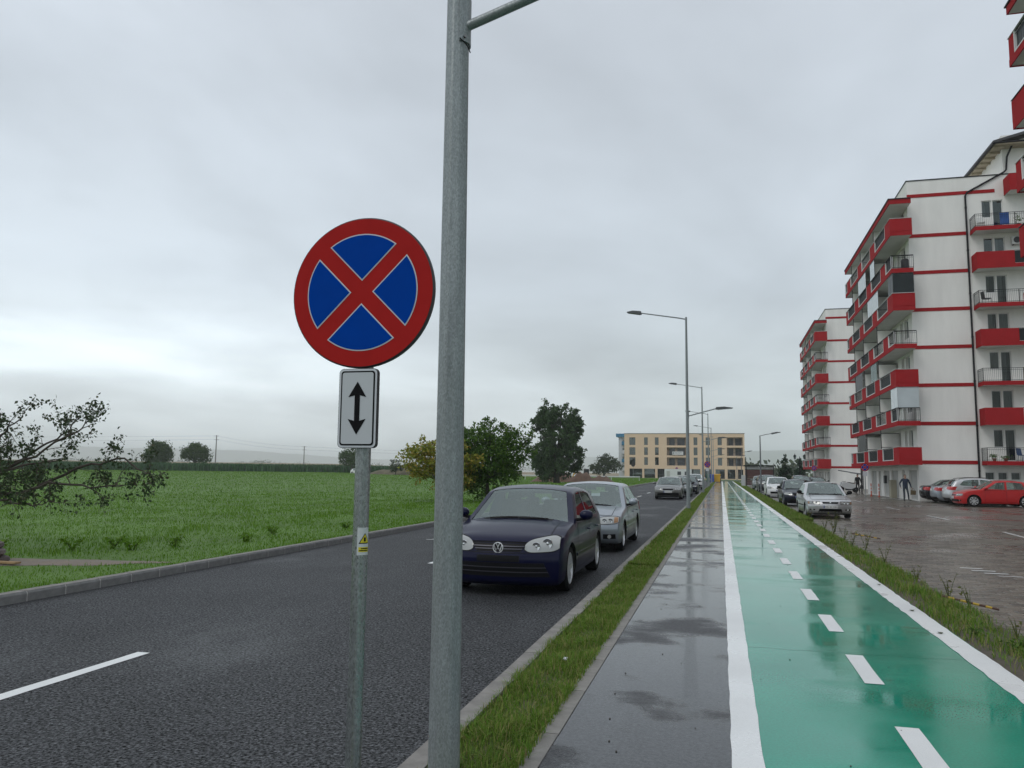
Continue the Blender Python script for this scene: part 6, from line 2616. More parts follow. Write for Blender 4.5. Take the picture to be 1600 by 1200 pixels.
def side_lamp(x, y, label, h=4.9):
    root = thing('path_lamp', label, 'lamp post', (x, y, 0), 0, 'single arm lamps on the car park verge')
    b = MB()
    b.tube([(0, 0, 0), (0, 0, h)], [.075, .045], 10)
    b.build('pole', mat('grey_pole', (.17, .18, .19), .4, metal=.4), root, 40)
    a = MB()
    a.tube([(0, 0, h - .03), (.5, 0, h + .09), (1.0, 0, h + .17)], .028, 8)
    ao = a.build('arm', mat('grey_pole', (.17, .18, .19)), root, 40)
    l = MB()
    l.prism([(.9, h + .12), (1.0, h + .10), (1.65, h + .25), (1.68, h + .29), (1.3, h + .30), (.92, h + .22)], -.12, .12, 'Y')
    l.build('luminaire', M_LUM, ao)
    return root


side_lamp(3.2, 70.5, 'single arm lamp post standing beside the white hatchback')
side_lamp(3.0, 128, 'single arm lamp farther off by the brown shed')
side_lamp(2.9, 160, 'farthest single arm lamp before the beige building')


# ------------------------------------------------------------------ the no-stopping sign
M_SRED = mat('sign_red', (.36, .016, .015), .6, var=.08, vscale=8, spec=.06)
M_SBLUE = mat('sign_blue', (.0, .045, .30), .6, var=.06, vscale=8, spec=.03)
M_SWHITE = mat('sign_white', (.52, .54, .57), .4)
M_SBLACK = mat('sign_black', (.006, .006, .007), .6, spec=.1)
M_SIGNBACK = mat('sign_back', (.025, .025, .028), .5)


def no_stop_face(parent, R, y, facing=-1, fine=True, cx=0., cz=0.):
    """disc pieces: red disc, four white-edged blue sectors; y = plane, facing -1 looks to -Y"""
    def disc(r, yy, m, nm, par):
        n = 72 if fine else 28
        b = MB()
        vs = [(cx + r * math.cos(2 * PI * k / n), yy, cz + r * math.sin(2 * PI * k / n)) for k in range(n)]
        b.add(vs, [tuple(range(n))])
        return b.build(nm, m, par)
    redo = disc(R * .99, y + facing * .0015, M_SRED, 'red_face', parent)
    bar = .106 * R                                        # half width of the red cross
    ri = .785 * R
    for pad, m, dy, nm in ((0, M_SWHITE, .003, 'white_edge'), (.016 * R, M_SBLUE, .0045, 'blue_sector')):
        for q in range(4):
            a0 = PI / 4 + q * PI / 2
            hb = bar + pad
            r = ri - pad
            th = math.asin(hb / r)
            pts = [(hb * math.sqrt(2), 0.)] + [(r * math.cos(a), r * math.sin(a)) for a in np.linspace(-PI / 4 + th, PI / 4 - th, 26 if fine else 8)]
            ca, sa = math.cos(a0 + PI / 4), math.sin(a0 + PI / 4)
            b = MB()
            b.add([(cx + p[0] * ca - p[1] * sa, y + facing * dy, cz + p[0] * sa + p[1] * ca) for p in pts], [tuple(range(len(pts)))])
            b.build(nm, m, redo)
    return redo


sg_ = thing('road_sign', 'round blue no-stopping sign with red cross and an arrow plate on a steel post', 'road sign', (-1.477, 3.1, 0))
b = MB()
b.tube([(0, .045, -.1), (.004, .045, 1.4), (.006, .045, 2.62)], .0325, 20)
b.build('post', M_GALV2, sg_, 40)
R = .325
b = MB()
b.lathe([(R * .96, .028), (R * .96, .022), (R, .022), (R + .003, .012), (R + .003, -.002), (R - .002, -.006), (.001, -.006)], (0.0, 0, 2.455), 'Y', 72)
disc_o = b.build('sign_disc', M_SIGNBACK, sg_, 40)
no_stop_face(disc_o, R, -.0065, -1, True, 0., 2.455)
# arrow plate
def rrect(w, h, r, n=6):
    pts = []
    for cx, cz, a0 in ((w - r, h - r, 0), (-w + r, h - r, PI / 2), (-w + r, -h + r, PI), (w - r, -h + r, 3 * PI / 2)):
        pts += [(cx + r * math.cos(a0 + PI / 2 * k / n), cz + r * math.sin(a0 + PI / 2 * k / n)) for k in range(n + 1)]
    return pts


pc = (-.004, 1.957)
b = MB()
b.prism([(x + pc[0], z + pc[1]) for x, z in rrect(.088, .168, .02)], -.006, .016, 'Y')
pl = b.build('arrow_plate', M_SIGNBACK, sg_)
for w, h, r, m, dy, nm in ((.086, .166, .019, M_SWHITE, -.0075, 'plate_rim'), (.0775, .1575, .013, M_SBLACK, -.009, 'plate_border'), (.071, .151, .010, mat('sign_grey_white', (.46, .48, .50), .45), -.0105, 'plate_face')):
    b = MB()
    b.add([(x + pc[0], dy, z + pc[1]) for x, z in rrect(w, h, r)], [tuple(range(28))])
    b.build(nm, m, pl)
b = MB()
aw, ah, al, sw_ = .041, .112, .066, .012
arrow = [(0, ah), (aw, ah - al), (sw_, ah - al * .88), (sw_, -ah + al * .88), (aw, -ah + al), (0, -ah), (-aw, -ah + al), (-sw_, -ah + al * .88), (-sw_, ah - al * .88), (-aw, ah - al)]
vs = [(x + pc[0], -.012, z + pc[1]) for x, z in arrow]
b.add(vs, [(0, 1, 2, 8, 9), (2, 3, 7, 8), (3, 4, 5, 6, 7)])
b.build('arrow', M_SBLACK, pl)
b = MB()
for z in (2.35, 2.56, 1.90, 2.03):
    b.tube([(.003, .045, z), (.003, .045, z + .025)], .040, 16)
    b.box(-.03, .035, .012, .03, z, z + .025)
b.build('clamp', M_BOLT, sg_, 40)
# warning sticker wrapped on the post
def on_post(u, z, r=.0335):
    a = -PI / 2 + u / .0325
    return (.003 + r * math.cos(a), .045 + r * math.sin(a), z)


def post_patch(u0, u1, zf, r, m, nm, par, n=10):
    b = MB()
    vs = []
    for k in range(n + 1):
        u = u0 + (u1 - u0) * k / n
        lo_, hi_ = zf(u)
        vs += [on_post(u, lo_, r), on_post(u, hi_, r)]
    b.add(vs, [(2 * k, 2 * k + 2, 2 * k + 3, 2 * k + 1) for k in range(n)])
    return b.build(nm, m, par, 60)


M_STYEL = mat('sticker_yellow', (.55, .47, .02), .45)
st_ = post_patch(.002, .058, lambda u: (1.345, 1.458), .0336, mat('sticker_white', (.50, .53, .53), .4), 'sticker', sg_)
zc0, uc = 1.392, .034
tri = lambda s, zb: (lambda u: (zb, max(zb + .0005, zb + (s - abs(u - uc)) * 1.72)))
post_patch(uc - .026, uc + .022, tri(.026, zc0), .0339, M_SBLACK, 'triangle', st_, 20)
post_patch(uc - .0205, uc + .0205, tri(.0205, zc0 + .004), .0342, M_STYEL, 'triangle_fill', st_, 20)
post_patch(uc - .005, uc + .004, lambda u: (zc0 + .009, zc0 + .026), .0345, M_SBLACK, 'bolt_mark', st_, 4)
post_patch(.008, .056, lambda u: (1.358, 1.378), .0339, M_STYEL, 'text_band', st_)
for zz, u0 in ((1.370, .018), (1.362, .011)):
    post_patch(u0, .053, lambda u: (zz, zz + .004), .0342, M_SBLACK, 'text_line', st_)


# distant signs
def small_sign(x, y, z, label, R=.3, back=False, h=None, rz=0., plate=False):
    root = thing('road_sign', label, 'road sign', (x, y, 0), rz)
    b = MB()
    b.tube([(0, .04, -.05), (0, .04, z + R * .5)], .03, 8)
    b.build('post', M_GALV, root, 40)
    b = MB()
    b.lathe([(R, .012), (R, -.006), (.001, -.006)], (0, 0, z), 'Y', 28)
    d = b.build('sign_disc', M_SIGNBACK, root)
    if not back:
        no_stop_face(d, R, -.0066, -1, False, 0., z)
    if plate:
        b = MB()
        b.box(-.15, .15, -.01, .01, z - R - .36, z - R - .04)
        b.build('arrow_plate', M_SWHITE, root)
    return root


small_sign(-1.42, 88, 2.62, 'far no-stopping sign on the grass strip before the bins', .33, plate=True)
small_sign(10.5, 65.5, 2.28, 'no-stopping sign by the garages of the middle block', .31, plate=True)
small_sign(10.1, 96, 2.4, 'no-stopping sign in front of the far block', .31)
small_sign(-15.8, 150, 3.1, 'black back of a round sign at the junction before the beige building', .36, back=True)
small_sign(-12.6, 240, 3.0, 'small red round sign by the white container', .36)

# two-armed lantern
ln = thing('lantern_post', 'old style lantern post with two lamps by the far block', 'lamp post', (11.1, 124, 0))
b = MB()
b.lathe([(.16, 0), (.16, .5), (.08, .6), (.06, 3.2), (.09, 3.25), (.05, 3.3), (.04, 4.2), (.01, 4.3)], n=12)
b.build('post', M_BLACK, ln, 40)
for sx in (-1, 1):
    a = MB()
    a.tube([(0, 0, 3.5), (sx * .3, 0, 3.45), (sx * .62, 0, 3.55), (sx * .66, 0, 3.85)], .03, 6)
    ao = a.build('arm', M_BLACK, ln)
    l = MB()
    l.lathe([(.05, 3.85), (.14, 3.95), (.20, 4.3)], (sx * .66, 0, 0), n=8)
    l.build('lamp_glass', M_PANE, ao)
    l = MB()
    l.lathe([(.24, 4.3), (.18, 4.42), (.05, 4.55), (.02, 4.7)], (sx * .66, 0, 0), n=8)
    l.build('lamp_cap', M_BLACK, ao)

# utility poles and wires
wires = []
for x, y, h, lab in ((-174, 250, 11.5, 'tall utility pole standing in the fields right of the two round trees'), (-167, 300, 8.8, 'shorter looking utility pole farther off in the fields')):
    r = thing('utility_pole', lab, 'utility pole', (x, y, zt(x, y)))
    b = MB()
    b.tube([(0, 0, -.3), (0, 0, h)], [.24, .16], 8)
    b.build('pole', mat('concrete_pole', (.20, .195, .185), .8), r)
    b = MB()
    for z in (h - .3, h - 1.6):
        b.box(-1.0, 1.0, -.06, .06, z, z + .12)
    b.build('cross_arm', mat('concrete_pole', (.20, .195, .185)), r)
ends = [(-330, 150, 9.5), (-174, 250, zt(-174, 250) + 11.3), (-167, 300, zt(-167, 300) + 8.6), (-110, 420, 12)]
w = thing('power_lines', 'thin power lines strung between the utility poles', 'wires', (0, 0, 0))
for off in (-.9, .9):
    for dz in (0, -1.3):
        b = MB()
        pts = []
        for i in range(3):
            A, B_ = Vector(ends[i]), Vector(ends[i + 1])
            for k in range(9):
                t = k / 8
                pts.append(A.lerp(B_, t) + Vector((off, 0, dz - 6 * t * (1 - t) * .5)))
        b.tube(pts, .014, 4, caps=False)
        b.build('wire', mat('wire', (.05, .05, .05), .6), w)

# brown shed (bin shelter) at the far verge
sh_ = thing('bin_shelter', 'brown flat-roofed shelter at the end of the parked row', 'shelter', (3.4, 118, 0))
M_BROWN = mat('brown_cladding', (.085, .030, .028), .6, var=.15, vscale=4, stretch=(1, 1, 8))
for k in range(7):
    b = MB()
    b.box(0, .05, 0, 5.2, .1 + .31 * k, .39 + .31 * k)
    b.build('board', M_BROWN, sh_)
    b = MB()
    b.box(.06, 3.6, 0, .05, .1 + .31 * k, .39 + .31 * k)
    b.build('board', M_BROWN, sh_)
for px, py in ((.02, -.06), (3.65, -.06), (.02, 5.22), (3.65, 5.22)):
    b = MB()
    b.box(px - .05, px + .05, py - .05, py + .05, 0, 2.75)
    b.build('post', M_BLACK, sh_)
b = MB()
b.box(-.25, 3.95, -.35, 5.5, 2.76, 2.9)
b.build('roof', M_BLACK, sh_)
b = MB()
b.box(-.1, 3.8, -.02, -.002, 2.34, 2.62)
b.build('fascia', mat('pale_fascia', (.45, .45, .45), .7), sh_)
# white info totem next to the shelter
b = MB()
b.bbox(-.25, .25, -.12, .12, 0, 1.5, .03)
tag(b.build('utility_cabinet', mat('pale_cabinet', (.42, .43, .43), .6), None, None, (2.75, 108, 0)), 'pale grey service cabinet on the verge before the brown shelter', 'cabinet')


def bin_(x, y, m, label, w=.62, h=1.05):
    r = thing('wheelie_bin', label, 'bin', (x, y, .1), 0, 'recycling bins')
    b = MB()
    b.prism([(-w * .42, .08), (w * .42, .08), (w * .5, h), (-w * .5, h)], -.3, .3, 'Y')
    b.build('body', m, r)
    b = MB()
    b.prism([(-.38, h), (.38, h), (.36, h + .08), (-.30, h + .12)], -w * .53, w * .53, 'X')
    b.build('lid', m, r)
    for sx in (-1, 1):
        b = MB()
        b.lathe([(.1, -.03), (.1, .03)], (sx * w * .45, .28, .1), 'X', 14)
        b.build('wheel', M_TYRE, r)
    return r


bin_(-.72, 150, mat('yellow_plastic', (.60, .33, .01), .5), 'bright yellow bin at the far end of the footpath', 1.15, 1.35)
bin_(-1.62, 149, mat('blue_plastic', (.01, .06, .35), .5), 'blue bin left of the yellow one', .7, 1.3)
bin_(-2.3, 149.5, mat('green_plastic', (.01, .12, .05), .5), 'green bin at the left of the bins', .6, 1.3)

# earth mound, white pipe rail, small yellow excavator by the junction
b = MB()
n, mrows = 40, 8
for i in range(n):
    for j in range(mrows):
        u, v = i / (n - 1), j / (mrows - 1)
        px = -28 + 12.5 * u
        py = 118 + 5 * v
        hh = 1.25 * math.sin(PI * u) ** .5 * math.sin(PI * v) * (1 + .3 * math.sin(u * 23) + .25 * math.sin(u * 51 + v * 9)) + random.uniform(-.05, .05)
        b.v.append((px, py, .1 + max(0, hh)))
for i in range(n - 1):
    for j in range(mrows - 1):
        k = i * mrows + j
        b.f.append((k, k + 1, k + mrows + 1, k + mrows))
        b.m.append(0)
tag(b.build('earth_mound', mat('reddish_earth', (.12, .072, .05), .95, var=.4, vscale=1.5, bump=.6, bscale=5), None, 60), 'long low heap of brown earth below the poplars', 'earth heap')
b = MB()
n, mrows = 24, 7
for i in range(n):
    for j in range(mrows):
        u, v = i / (n - 1), j / (mrows - 1)
        px = -80 + 20 * u
        py = 172 + 8 * v
        b.v.append((px, py, zt(px, py) + max(0, 1.8 * math.sin(PI * u) ** .6 * math.sin(PI * v) * (1 + .2 * math.sin(u * 19)))))
for i in range(n - 1):
    for j in range(mrows - 1):
        k = i * mrows + j
        b.f.append((k, k + 1, k + mrows + 1, k + mrows))
        b.m.append(0)
tag(b.build('earth_mound', mat('overgrown_earth', (.10, .085, .05), .95, var=.45, vscale=.8), None, 60), 'overgrown earth heap right of the sign post at the meadow end', 'earth heap')
r = thing('pipe_rail', 'long white pipe rail along the field edge before the beige building', 'railing', (0, 0, 0))
b = MB()
b.tube([(-37, 140, .95), (-24, 141, .95), (-14.2, 146, .85)], .11, 8)
b.build('rail', mat('white_pipe', (.55, .56, .56), .5), r)
for x, y in ((-34, 140.2), (-29, 140.6), (-24, 141), (-19, 143.5), (-14.3, 146)):
    b = MB()
    b.tube([(x, y, 0), (x, y, .95)], .06, 6)
    b.build('post', mat('white_pipe', (.55, .56, .56)), r)
ex = thing('mini_excavator', 'small yellow digger arm beside the white pipe rail', 'excavator', (-22.6, 136, .1), .3)
M_YEL = mat('machine_yellow', (.50, .27, .02), .5, var=.1)
b = MB()
b.bbox(-.6, .6, -.5, .5, .5, 1.0, .08)
b.build('chassis', M_YEL, ex)
for sy in (-.55, .55):
    b = MB()
    b.prism([(-.8, .15), (-.65, .02), (.65, .02), (.8, .15), (.8, .38), (.65, .5), (-.65, .5), (-.8, .38)], sy - .15, sy + .15, 'Y')
    b.build('track', M_BLACK, ex)
b = MB()
b.bbox(-.1, .75, -.45, .35, 1.0, 2.1, .06)
b.build('cab', M_DKPLASTIC, ex)
b = MB()
b.tube([(-.5, .1, .9), (-1.2, .1, 1.6), (-1.9, .1, 1.1)], .13, 6)
b.tube([(-1.9, .1, 1.1), (-2.0, .1, .35)], .10, 6)
b.build('arm', M_YEL, ex)
b = MB()
b.prism([(-2.2, .1), (-1.75, .05), (-1.8, .45), (-2.05, .5)], -.2, .4, 'Y')
b.build('bucket', M_BLACK, ex)

# striped sticks lying across the verge
def stick(p0, p1, label):
    p0, p1 = Vector(p0), Vector(p1)
    r = thing('marker_stick', label, 'stick', p0)
    d = p1 - p0
    n = 9
    for k in range(n):
        b = MB()
        b.tube([d * (k / n), d * ((k + 1) / n)], .016, 6)
        b.build('stripe', mat('stick_yellow', (.42, .28, .03), .6) if k % 2 else mat('stick_dark', (.07, .03, .02), .6), r)
    return r


stick((2.80, 11.9, .12), (3.36, 11.55, .03), 'yellow and dark striped stick lying across the nearer verge')
stick((3.45, 23.9, .10), (4.05, 23.3, .02), 'striped stick lying on the paving before the silver saloon')
# red-orange flexible bollards by the garages
for k, (x, y) in enumerate(((11.6, 69.8), (11.9, 68.2))):
    r = thing('flexible_bollard', ('farther' if k == 0 else 'nearer') + ' of the two orange bollards by the garages', 'bollard', (x, y, 0), 0, 'orange bollards')
    b = MB()
    b.lathe([(.10, 0), (.10, .03), (.045, .06), (.04, 1.0), (.02, 1.04)], n=12)
    b.build('post', mat('orange_plastic', (.45, .075, .03), .5), r, 40)
    for z in (.45, .7):
        b = MB()
        b.lathe([(.0455, z), (.0455, z + .1)], n=12)
        b.build('band', M_SWHITE, r)
# meter boxes and post by the garages
b = MB()
b.bbox(-.22, .22, -.3, .3, 0, 1.35, .02)
tag(b.build('meter_cabinet', mat('beige_cabinet', (.30, .28, .21), .7), None, None, (12.55, 66.3, 0)), 'beige meter cabinet at the foot of the middle block', 'cabinet')
b = MB()
b.bbox(-.10, .10, -.22, .22, 0, .62, .02)
tag(b.build('letter_box', M_DKPLASTIC, None, None, (12.78, 70.4, 1.05)), 'dark letter box on the wall between the garages', 'letter box')
b = MB()
b.tube([(0, 0, 0), (0, 0, 2.7)], .06, 8)
ga = thing('barrier_post', 'dark post carrying a raised barrier bar by the far end of the middle block', 'barrier', (12.6, 80.6, 0))
b.build('post', M_PIPE, ga)
b = MB()
b.tube([(0, 0, 1.75), (-1.0, 0, 1.9)], .04, 6)
b.tube([(0.5, 0, 1.7), (-2.0, .1, 2.1)], .05, 6)
b.build('bar', mat('grey_pole', (.17, .18, .19)), ga)

# flat stones stacked at the left edge
random.seed(21)
for k, (z, w) in enumerate(((0, .52), (.12, .48), (.23, .46), (.33, .40))):
    b = MB()
    n = 12
    for zz, sc_ in ((0, .92), (.03, 1.0), (.085, .98), (.11, .85)):
        for i in range(n):
            a = 2 * PI * i / n
            rr = w * sc_ * (1 + .12 * math.sin(3 * a + k) + .07 * math.sin(5 * a + 2 * k))
            b.v.append((rr * math.cos(a), rr * .7 * math.sin(a), z + zz))
    for j in range(3):
        for i in range(n):
            b.f.append((j * n + i, j * n + (i + 1) % n, (j + 1) * n + (i + 1) % n, (j + 1) * n + i))
    b.f += [tuple(range(n)), tuple(range(3 * n, 4 * n))]
    b.m = [0] * len(b.f)
    o = b.build('flat_stone', mat('grey_stone', (.13, .105, .10), .8, var=.3, vscale=5, bump=.5, bscale=25), None, 50, (-11.90 + random.uniform(-.05, .05), 10.75, .12))
    tag(o, ['lowest flat stone of the stack at the left edge', 'second flat stone up in the stack at the left edge', 'third flat stone up in the stack at the left edge', 'topmost flat stone of the stack at the left edge'][k], 'stone', 'stacked flat stones')
b = MB()
b.bbox(-.35, .35, -.06, .06, 0, .03, .004)
tag(b.build('wood_board', mat('raw_board', (.26, .17, .08), .8, var=.25, vscale=6), None, None, (-11.25, 10.62, .14)), 'short yellowish board lying before the stacked stones', 'board')

# litter and leaves
def dead_leaf(x, y, z, label, col, s=.04):
    b = MB()
    b.add([(0, -s, .002), (s * .6, 0, .012), (0, s * 1.2, .004), (-s * .6, 0, .014)], [(0, 1, 2), (0, 2, 3)])
    tag(b.build('fallen_leaf', mat('dead_leaf_%d' % int(col[0] * 1000), col, .7), None, None, (x, y, z)), label, 'leaf')


dead_leaf(-2.28, 6.3, .003, 'small orange-brown leaf lying on the asphalt left of the big pole', (.25, .10, .03))
dead_leaf(-1.75, 4.62, .004, 'yellowish leaf in the gutter at the foot of the big pole', (.30, .24, .08), .035)
for k, (x, y) in enumerate(((2.13, 9.2), (2.16, 10.6), (2.2, 12.9))):
    dead_leaf(x, y, Z_P + .006, ['curled dark leaf on the white edge line nearest the camera', 'dry grass wisp on the white edge line farther along', 'small leaf scrap at the outer rim of the edge line'][k], (.07, .08, .05), .05)
b = MB()
for k in range(260):
    y = random.uniform(4.4, 14)
    x = -1.72 - abs(random.gauss(0, .04))
    a = random.uniform(0, 6.28)
    l = random.uniform(.02, .09)
    b.tube([(x, y, .006), (x + l * math.cos(a) * .4, y + l * math.sin(a), .012)], random.uniform(.0015, .003), 4, caps=False)
tag(b.build('gutter_debris', mat('twig_litter', (.16, .115, .07), .8, island=.5), None), 'wisps of straw and twigs caught along the near kerb', 'debris', kind='stuff')
b = MB()
b.bbox(-.016, .016, -.03, .03, 0, .012, .002)
tag(b.build('paper_scrap', M_SWHITE, None, None, (-1.28, 6.75, .15)), 'scrap of white paper in the strip grass', 'litter')
# ------------------------------------------------------------------ people
M_SKIN = mat('skin', (.36, .22, .16), .6)


def figure(name, label, loc, rz, J, E_, col, face=True):
    """J: joint -> (pos, radius, material key); E_: edges. Body grown with Skin + Subdivision as one mesh."""
    names = list(J)
    idx = {n: i for i, n in enumerate(names)}
    me = bpy.data.meshes.new('figure')
    me.from_pydata([J[n][0] for n in names], [(idx[a], idx[b]) for a, b in E_], [])
    o = bpy.data.objects.new('figure', me)
    COL.objects.link(o)
    sk = o.modifiers.new('s', 'SKIN')
    sk.use_smooth_shade = True
    for i, n in enumerate(names):
        r = J[n][1]
        me.skin_vertices[0].data[i].radius = r if isinstance(r, tuple) else (r, r)
    me.skin_vertices[0].data[idx['pelvis']].use_root = True
    ss = o.modifiers.new('d', 'SUBSURF')
    ss.levels = ss.render_levels = 2
    bpy.context.view_layer.update()
    r = bpy.data.meshes.new_from_object(o.evaluated_get(bpy.context.evaluated_depsgraph_get()))
    bpy.data.objects.remove(o)
    keys = sorted({v[2] for v in J.values()})
    r.materials.clear()
    for k in keys:
        r.materials.append(col[k])
    segs = [(np.array(J[a][0]), np.array(J[b][0]), J[a][2], J[b][2]) for a, b in E_]
    mi = []
    for p in r.polygons:
        c = np.array(p.center)
        best, bk = 1e9, None
        for a, b, ka, kb in segs:
            d = b - a
            t = min(1, max(0, float(np.dot(c - a, d) / np.dot(d, d))))
            dist = float(np.linalg.norm(c - a - d * t))
            if dist < best:
                best, bk = dist, (ka if t < .5 else kb)
        mi.append(keys.index(bk))
    r.polygons.foreach_set('material_index', mi)
    root = thing(name, label, 'person', loc, rz)
    link('body', r, root)
    return root


def hand(J, E_, pre, w, d, side, key='skin', curl=.6):
    """palm with five fingers hanging from wrist w in direction d"""
    w, d = Vector(w), Vector(d).normalized()
    s = Vector(side).normalized()
    n = d.cross(s).normalized()
    pm = w + d * .075
    J[pre + 'palm'] = (tuple(pm), (.032, .018), key)
    E_.append((pre + 'wrist', pre + 'palm'))
    for k, (off, l) in enumerate(((-.030, .065), (-.010, .075), (.010, .072), (.029, .056))):
        a = pm + s * off + d * .03
        b = a + d * l * .55 + n * l * .25 * curl
        c = b + d * l * .2 + n * l * .45 * curl
        for q, p in enumerate((a, b, c)):
            J[f'{pre}f{k}{q}'] = (tuple(p), .0085, key)
        E_ += [(pre + 'palm', f'{pre}f{k}0'), (f'{pre}f{k}0', f'{pre}f{k}1'), (f'{pre}f{k}1', f'{pre}f{k}2')]
    a = w + d * .04 - s * .035
    b = a + d * .03 - s * .02 + n * .015
    J[pre + 't0'] = (tuple(a), .010, key)
    J[pre + 't1'] = (tuple(b), .009, key)
    E_ += [(pre + 'palm', pre + 't0'), (pre + 't0', pre + 't1')]


def person(name, label, loc, rz, P, col, H=1.76, bagp=None):
    J, E_ = {}, []
    g = P.get
    J['pelvis'] = ((0, 0, .93), (.165, .125), 'coat')
    J['waist'] = ((0, 0, 1.08), (.168, .125), 'coat')
    J['chest'] = ((0, -.01, 1.30), (.195, .135), 'coat')
    J['shoulders'] = ((0, 0, 1.44), (.12, .09), 'coat')
    J['neck'] = ((0, -.01, 1.52), .055, 'skin')
    J['chin'] = ((0, -.035, 1.57), (.062, .075), 'skin')
    J['head'] = ((0, -.02, 1.655), (.078, .095), 'skin')
    J['crown'] = ((0, -.005, 1.72), (.068, .085), 'hair')
    E_ += [('pelvis', 'waist'), ('waist', 'chest'), ('chest', 'shoulders'), ('shoulders', 'neck'), ('neck', 'chin'), ('chin', 'head'), ('head', 'crown')]
    for sd, sx in (('l', -1), ('r', 1)):
        J[sd + 'sh'] = ((sx * .185, 0, 1.42), .068, 'coat')
        J[sd + 'elbow'] = (P[sd + 'elbow'], .052, 'coat')
        J[sd + 'wrist'] = (P[sd + 'wrist'], .034, 'coat')
        E_ += [('shoulders', sd + 'sh'), (sd + 'sh', sd + 'elbow'), (sd + 'elbow', sd + 'wrist')]
        d = Vector(P[sd + 'wrist']) - Vector(P[sd + 'elbow'])
        hand(J, E_, sd, P[sd + 'wrist'], d, (0, 1, 0))
        J[sd + 'hip'] = ((sx * .095, 0, .90), .088, 'leg')
        J[sd + 'knee'] = (P[sd + 'knee'], .062, 'leg')
        J[sd + 'ankle'] = (P[sd + 'ankle'], .045, 'leg')
        a = Vector(P[sd + 'ankle'])
        tdir = Vector(P.get(sd + 'toe', (0, -1, -.25))).normalized()
        J[sd + 'heel'] = (tuple(a + Vector((0, .02, -.055))), .038, 'shoe')
        J[sd + 'toe'] = (tuple(a + Vector((0, 0, -.045)) + tdir * .19), (.042, .028), 'shoe')
        E_ += [('pelvis', sd + 'hip'), (sd + 'hip', sd + 'knee'), (sd + 'knee', sd + 'ankle'), (sd + 'ankle', sd + 'heel'), (sd + 'heel', sd + 'toe')]
    root = figure(name, label, loc, rz, J, E_, col)
    hc = MB()                                              # hair cap
    n = 14
    for lv, (zz, rx, ry) in enumerate(((1.635, .078, .090), (1.68, .088, .106), (1.725, .080, .100), (1.765, .055, .072), (1.785, .02, .03))):
        for k in range(n):
            a = 2 * PI * k / n
            fr_ = .62 if (math.sin(a) < -.3 and lv == 0) else (.80 if math.sin(a) < -.3 and lv == 1 else 1)
            hc.v.append((rx * math.cos(a), .004 + ry * math.sin(a) * fr_ * .98, zz + (.05 if math.sin(a) < -.3 and lv == 0 else 0)))
    for lv in range(4):
        for k in range(n):
            hc.f.append((lv * n + k, lv * n + (k + 1) % n, (lv + 1) * n + (k + 1) % n, (lv + 1) * n + k))
            hc.m.append(0)
    hc.f.append(tuple(range(4 * n, 5 * n)))
    hc.m.append(0)
    hc.build('hair', col['hair'], root, 60)
    # face: nose, eyes, mouth, ears as small pieces
    b = MB()
    b.lathe([(.003, 0), (.014, -.012), (.016, -.02)], (0, -.118, 1.645), 'Z', 6)
    b.build('nose', M_SKIN, root)
    for sx in (-.03, .03):
        b = MB()
        b.lathe([(.004, -.004), (.009, 0), (.004, .004)], (sx, -.108, 1.662), 'Y', 8)
        b.build('eye', M_INK, root)
        b = MB()
        b.lathe([(.004, -.012), (.024, 0), (.004, .010)], (sx * 2.75, -.01, 1.64), 'X', 8)
        b.build('ear', M_SKIN, root)
    b = MB()
    b.box(-.022, .022, -.112, -.104, 1.598, 1.604)
    b.build('mouth', mat('lips', (.25, .10, .09), .6), root)
    return root


c1 = dict(leg=mat('dark_jeans', (.035, .045, .06), .9, var=.2, vscale=8), coat=mat('navy_jacket', (.012, .022, .045), .8, var=.2, vscale=8), skin=M_SKIN, hair=mat('grey_hair', (.09, .08, .07), .9), shoe=mat('dark_shoes', (.02, .018, .016), .6))
c2 = dict(leg=mat('black_trousers', (.012, .012, .014), .9), coat=mat('black_coat', (.012, .012, .013), .85), skin=M_SKIN, hair=mat('dark_hair', (.015, .013, .012), .8), shoe=c1['shoe'])
person('person', 'person in a navy jacket and dark trousers walking by the garages with a bag', (11.85, 58.6, 0), .1,
       dict(lelbow=(-.31, .12, 1.16), lwrist=(-.31, -.06, .94), relbow=(.31, .03, 1.14), rwrist=(.37, -.04, .90), lknee=(-.10, -.06, .50), lankle=(-.10, -.02, .10), rknee=(.13, -.10, .52), rankle=(.22, .10, .14), rtoe=(.75, -.6, -.15)), c1)
bg2 = thing('carrier_bag', 'brown bag carried by the person in the navy jacket', 'bag', (12.30, 58.55, .42))
b = MB()
b.prism([(-.15, 0), (.15, 0), (.17, .28), (-.13, .32)], -.06, .06, 'Y')
b.build('pouch', mat('brown_bag', (.10, .075, .035), .8, var=.2), bg2)
b = MB()
b.tube([(-.08, 0, .30), (-.05, 0, .42), (.06, 0, .42), (.09, 0, .28)], .012, 6)
b.build('handle', mat('brown_bag', (.10, .075, .035)), bg2)
person('person', 'person all in black standing beside the white motorcycle', (12.35, 81.2, 0), -.5,
       dict(lelbow=(-.24, .03, 1.16), lwrist=(-.22, -.12, .96), relbow=(.26, .03, 1.14), rwrist=(.33, -.02, .92), lknee=(-.11, -.04, .50), lankle=(-.12, .02, .10), rknee=(.12, -.07, .50), rankle=(.13, .10, .11)), c2)
bg3 = thing('shoulder_bag', 'black bag in the hand of the person in black', 'bag', (12.62, 80.95, .40))
b = MB()
b.prism([(-.16, 0), (.16, 0), (.10, .34), (-.08, .36)], -.07, .07, 'Y')
b.build('pouch', c2['coat'], bg3)
b = MB()
b.tube([(-.06, 0, .34), (0, 0, .47), (.07, 0, .33)], .012, 6)
b.build('handle', c2['coat'], bg3)

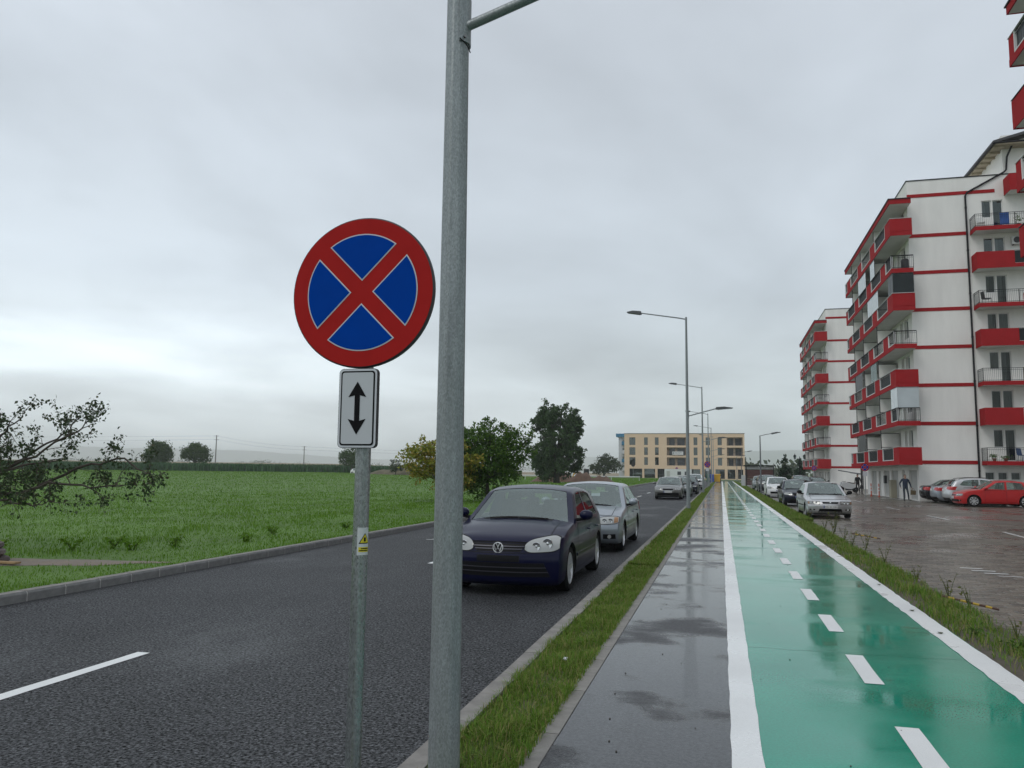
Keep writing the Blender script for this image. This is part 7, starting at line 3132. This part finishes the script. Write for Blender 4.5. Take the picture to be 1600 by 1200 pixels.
# motorcycle
mc = thing('motorcycle', 'white motorcycle with black wheels at the far end of the middle block', 'motorcycle', (11.75, 82.9, 0), .35)
M_MCW = mat('fairing_white', (.62, .63, .64), .3, coat=.5)
for x, R_ in ((-.72, .31), (.70, .31)):
    b = MB()
    b.lathe([(R_ * .72, -.05), (R_ * .95, -.055), (R_, 0), (R_ * .95, .055), (R_ * .72, .05)], (x, 0, R_), 'Y', 24)
    wo = b.build('wheel', M_TYRE, mc, 40)
    b = MB()
    for k in range(6):
        a = PI * 2 * k / 6
        b.tube([(x, 0, R_), (x + R_ * .74 * math.cos(a), 0, R_ + R_ * .74 * math.sin(a))], .018, 5)
    b.lathe([(.05, -.05), (.05, .05)], (x, 0, R_), 'Y', 12)
    b.build('spokes', M_RIM, wo)
b = MB()
b.prism([(-.78, .62), (-.55, .50), (-.25, .36), (.25, .34), (.62, .48), (.80, .66), (.78, .80), (.30, .84), (.0, .92), (-.35, .98), (-.62, 1.02), (-.70, .86)], -.17, .17, 'Y')
b.build('fairing', M_MCW, mc)
b = MB()
b.prism([(-.05, .925), (.55, .845), (.86, .90), (.84, .97), (.45, .93), (0.0, 1.0)], -.14, .14, 'Y')
b.build('seat', M_DKPLASTIC, mc)
b = MB()
b.tube([(-.72, .07, .31), (-.52, .09, .95)], .03, 8)
b.tube([(-.72, -.07, .31), (-.52, -.09, .95)], .03, 8)
b.build('fork', M_BOLT, mc)
b = MB()
b.tube([(-.38, -.36, 1.08), (-.48, -.1, 1.05), (-.48, .1, 1.05), (-.38, .36, 1.08)], .018, 6)
b.build('handlebar', M_BLACK, mc)
b = MB()
b.prism([(-.78, .64), (-.705, .86), (-.66, 1.02), (-.72, 1.0), (-.82, .7)], -.10, .10, 'Y')
b.build('headlight', M_LAMP, mc)
b = MB()
b.bbox(-.25, .30, -.15, .15, .22, .50, .04)
b.build('engine', M_DKPLASTIC, mc)
b = MB()
b.tube([(.0, .2, .28), (.55, .22, .30), (.9, .22, .42)], [.04, .05, .055], 8)
b.build('exhaust', M_STEEL, mc)

# ------------------------------------------------------------------ haze
b = MB()
b.box(-8300, 8300, -420, 8300, -6.5, 175)
hz_ = b.build('haze', None)
hz_.data.materials.clear()
hm = bpy.data.materials.new('haze')
hm.use_nodes = True
ht = hm.node_tree
ht.nodes.clear()
ho_ = N(ht, 'ShaderNodeOutputMaterial')
hv = N(ht, 'ShaderNodeVolumePrincipled')
hv.inputs['Color'].default_value = (.97, .985, 1.0, 1)
hv.inputs['Density'].default_value = .00032
hv.inputs['Anisotropy'].default_value = .1
Lk(ht, hv.outputs[0], ho_.inputs['Volume'])
hz_.data.materials.append(hm)
tag(hz_, 'thin grey rain haze over the whole scene', 'haze', kind='stuff')
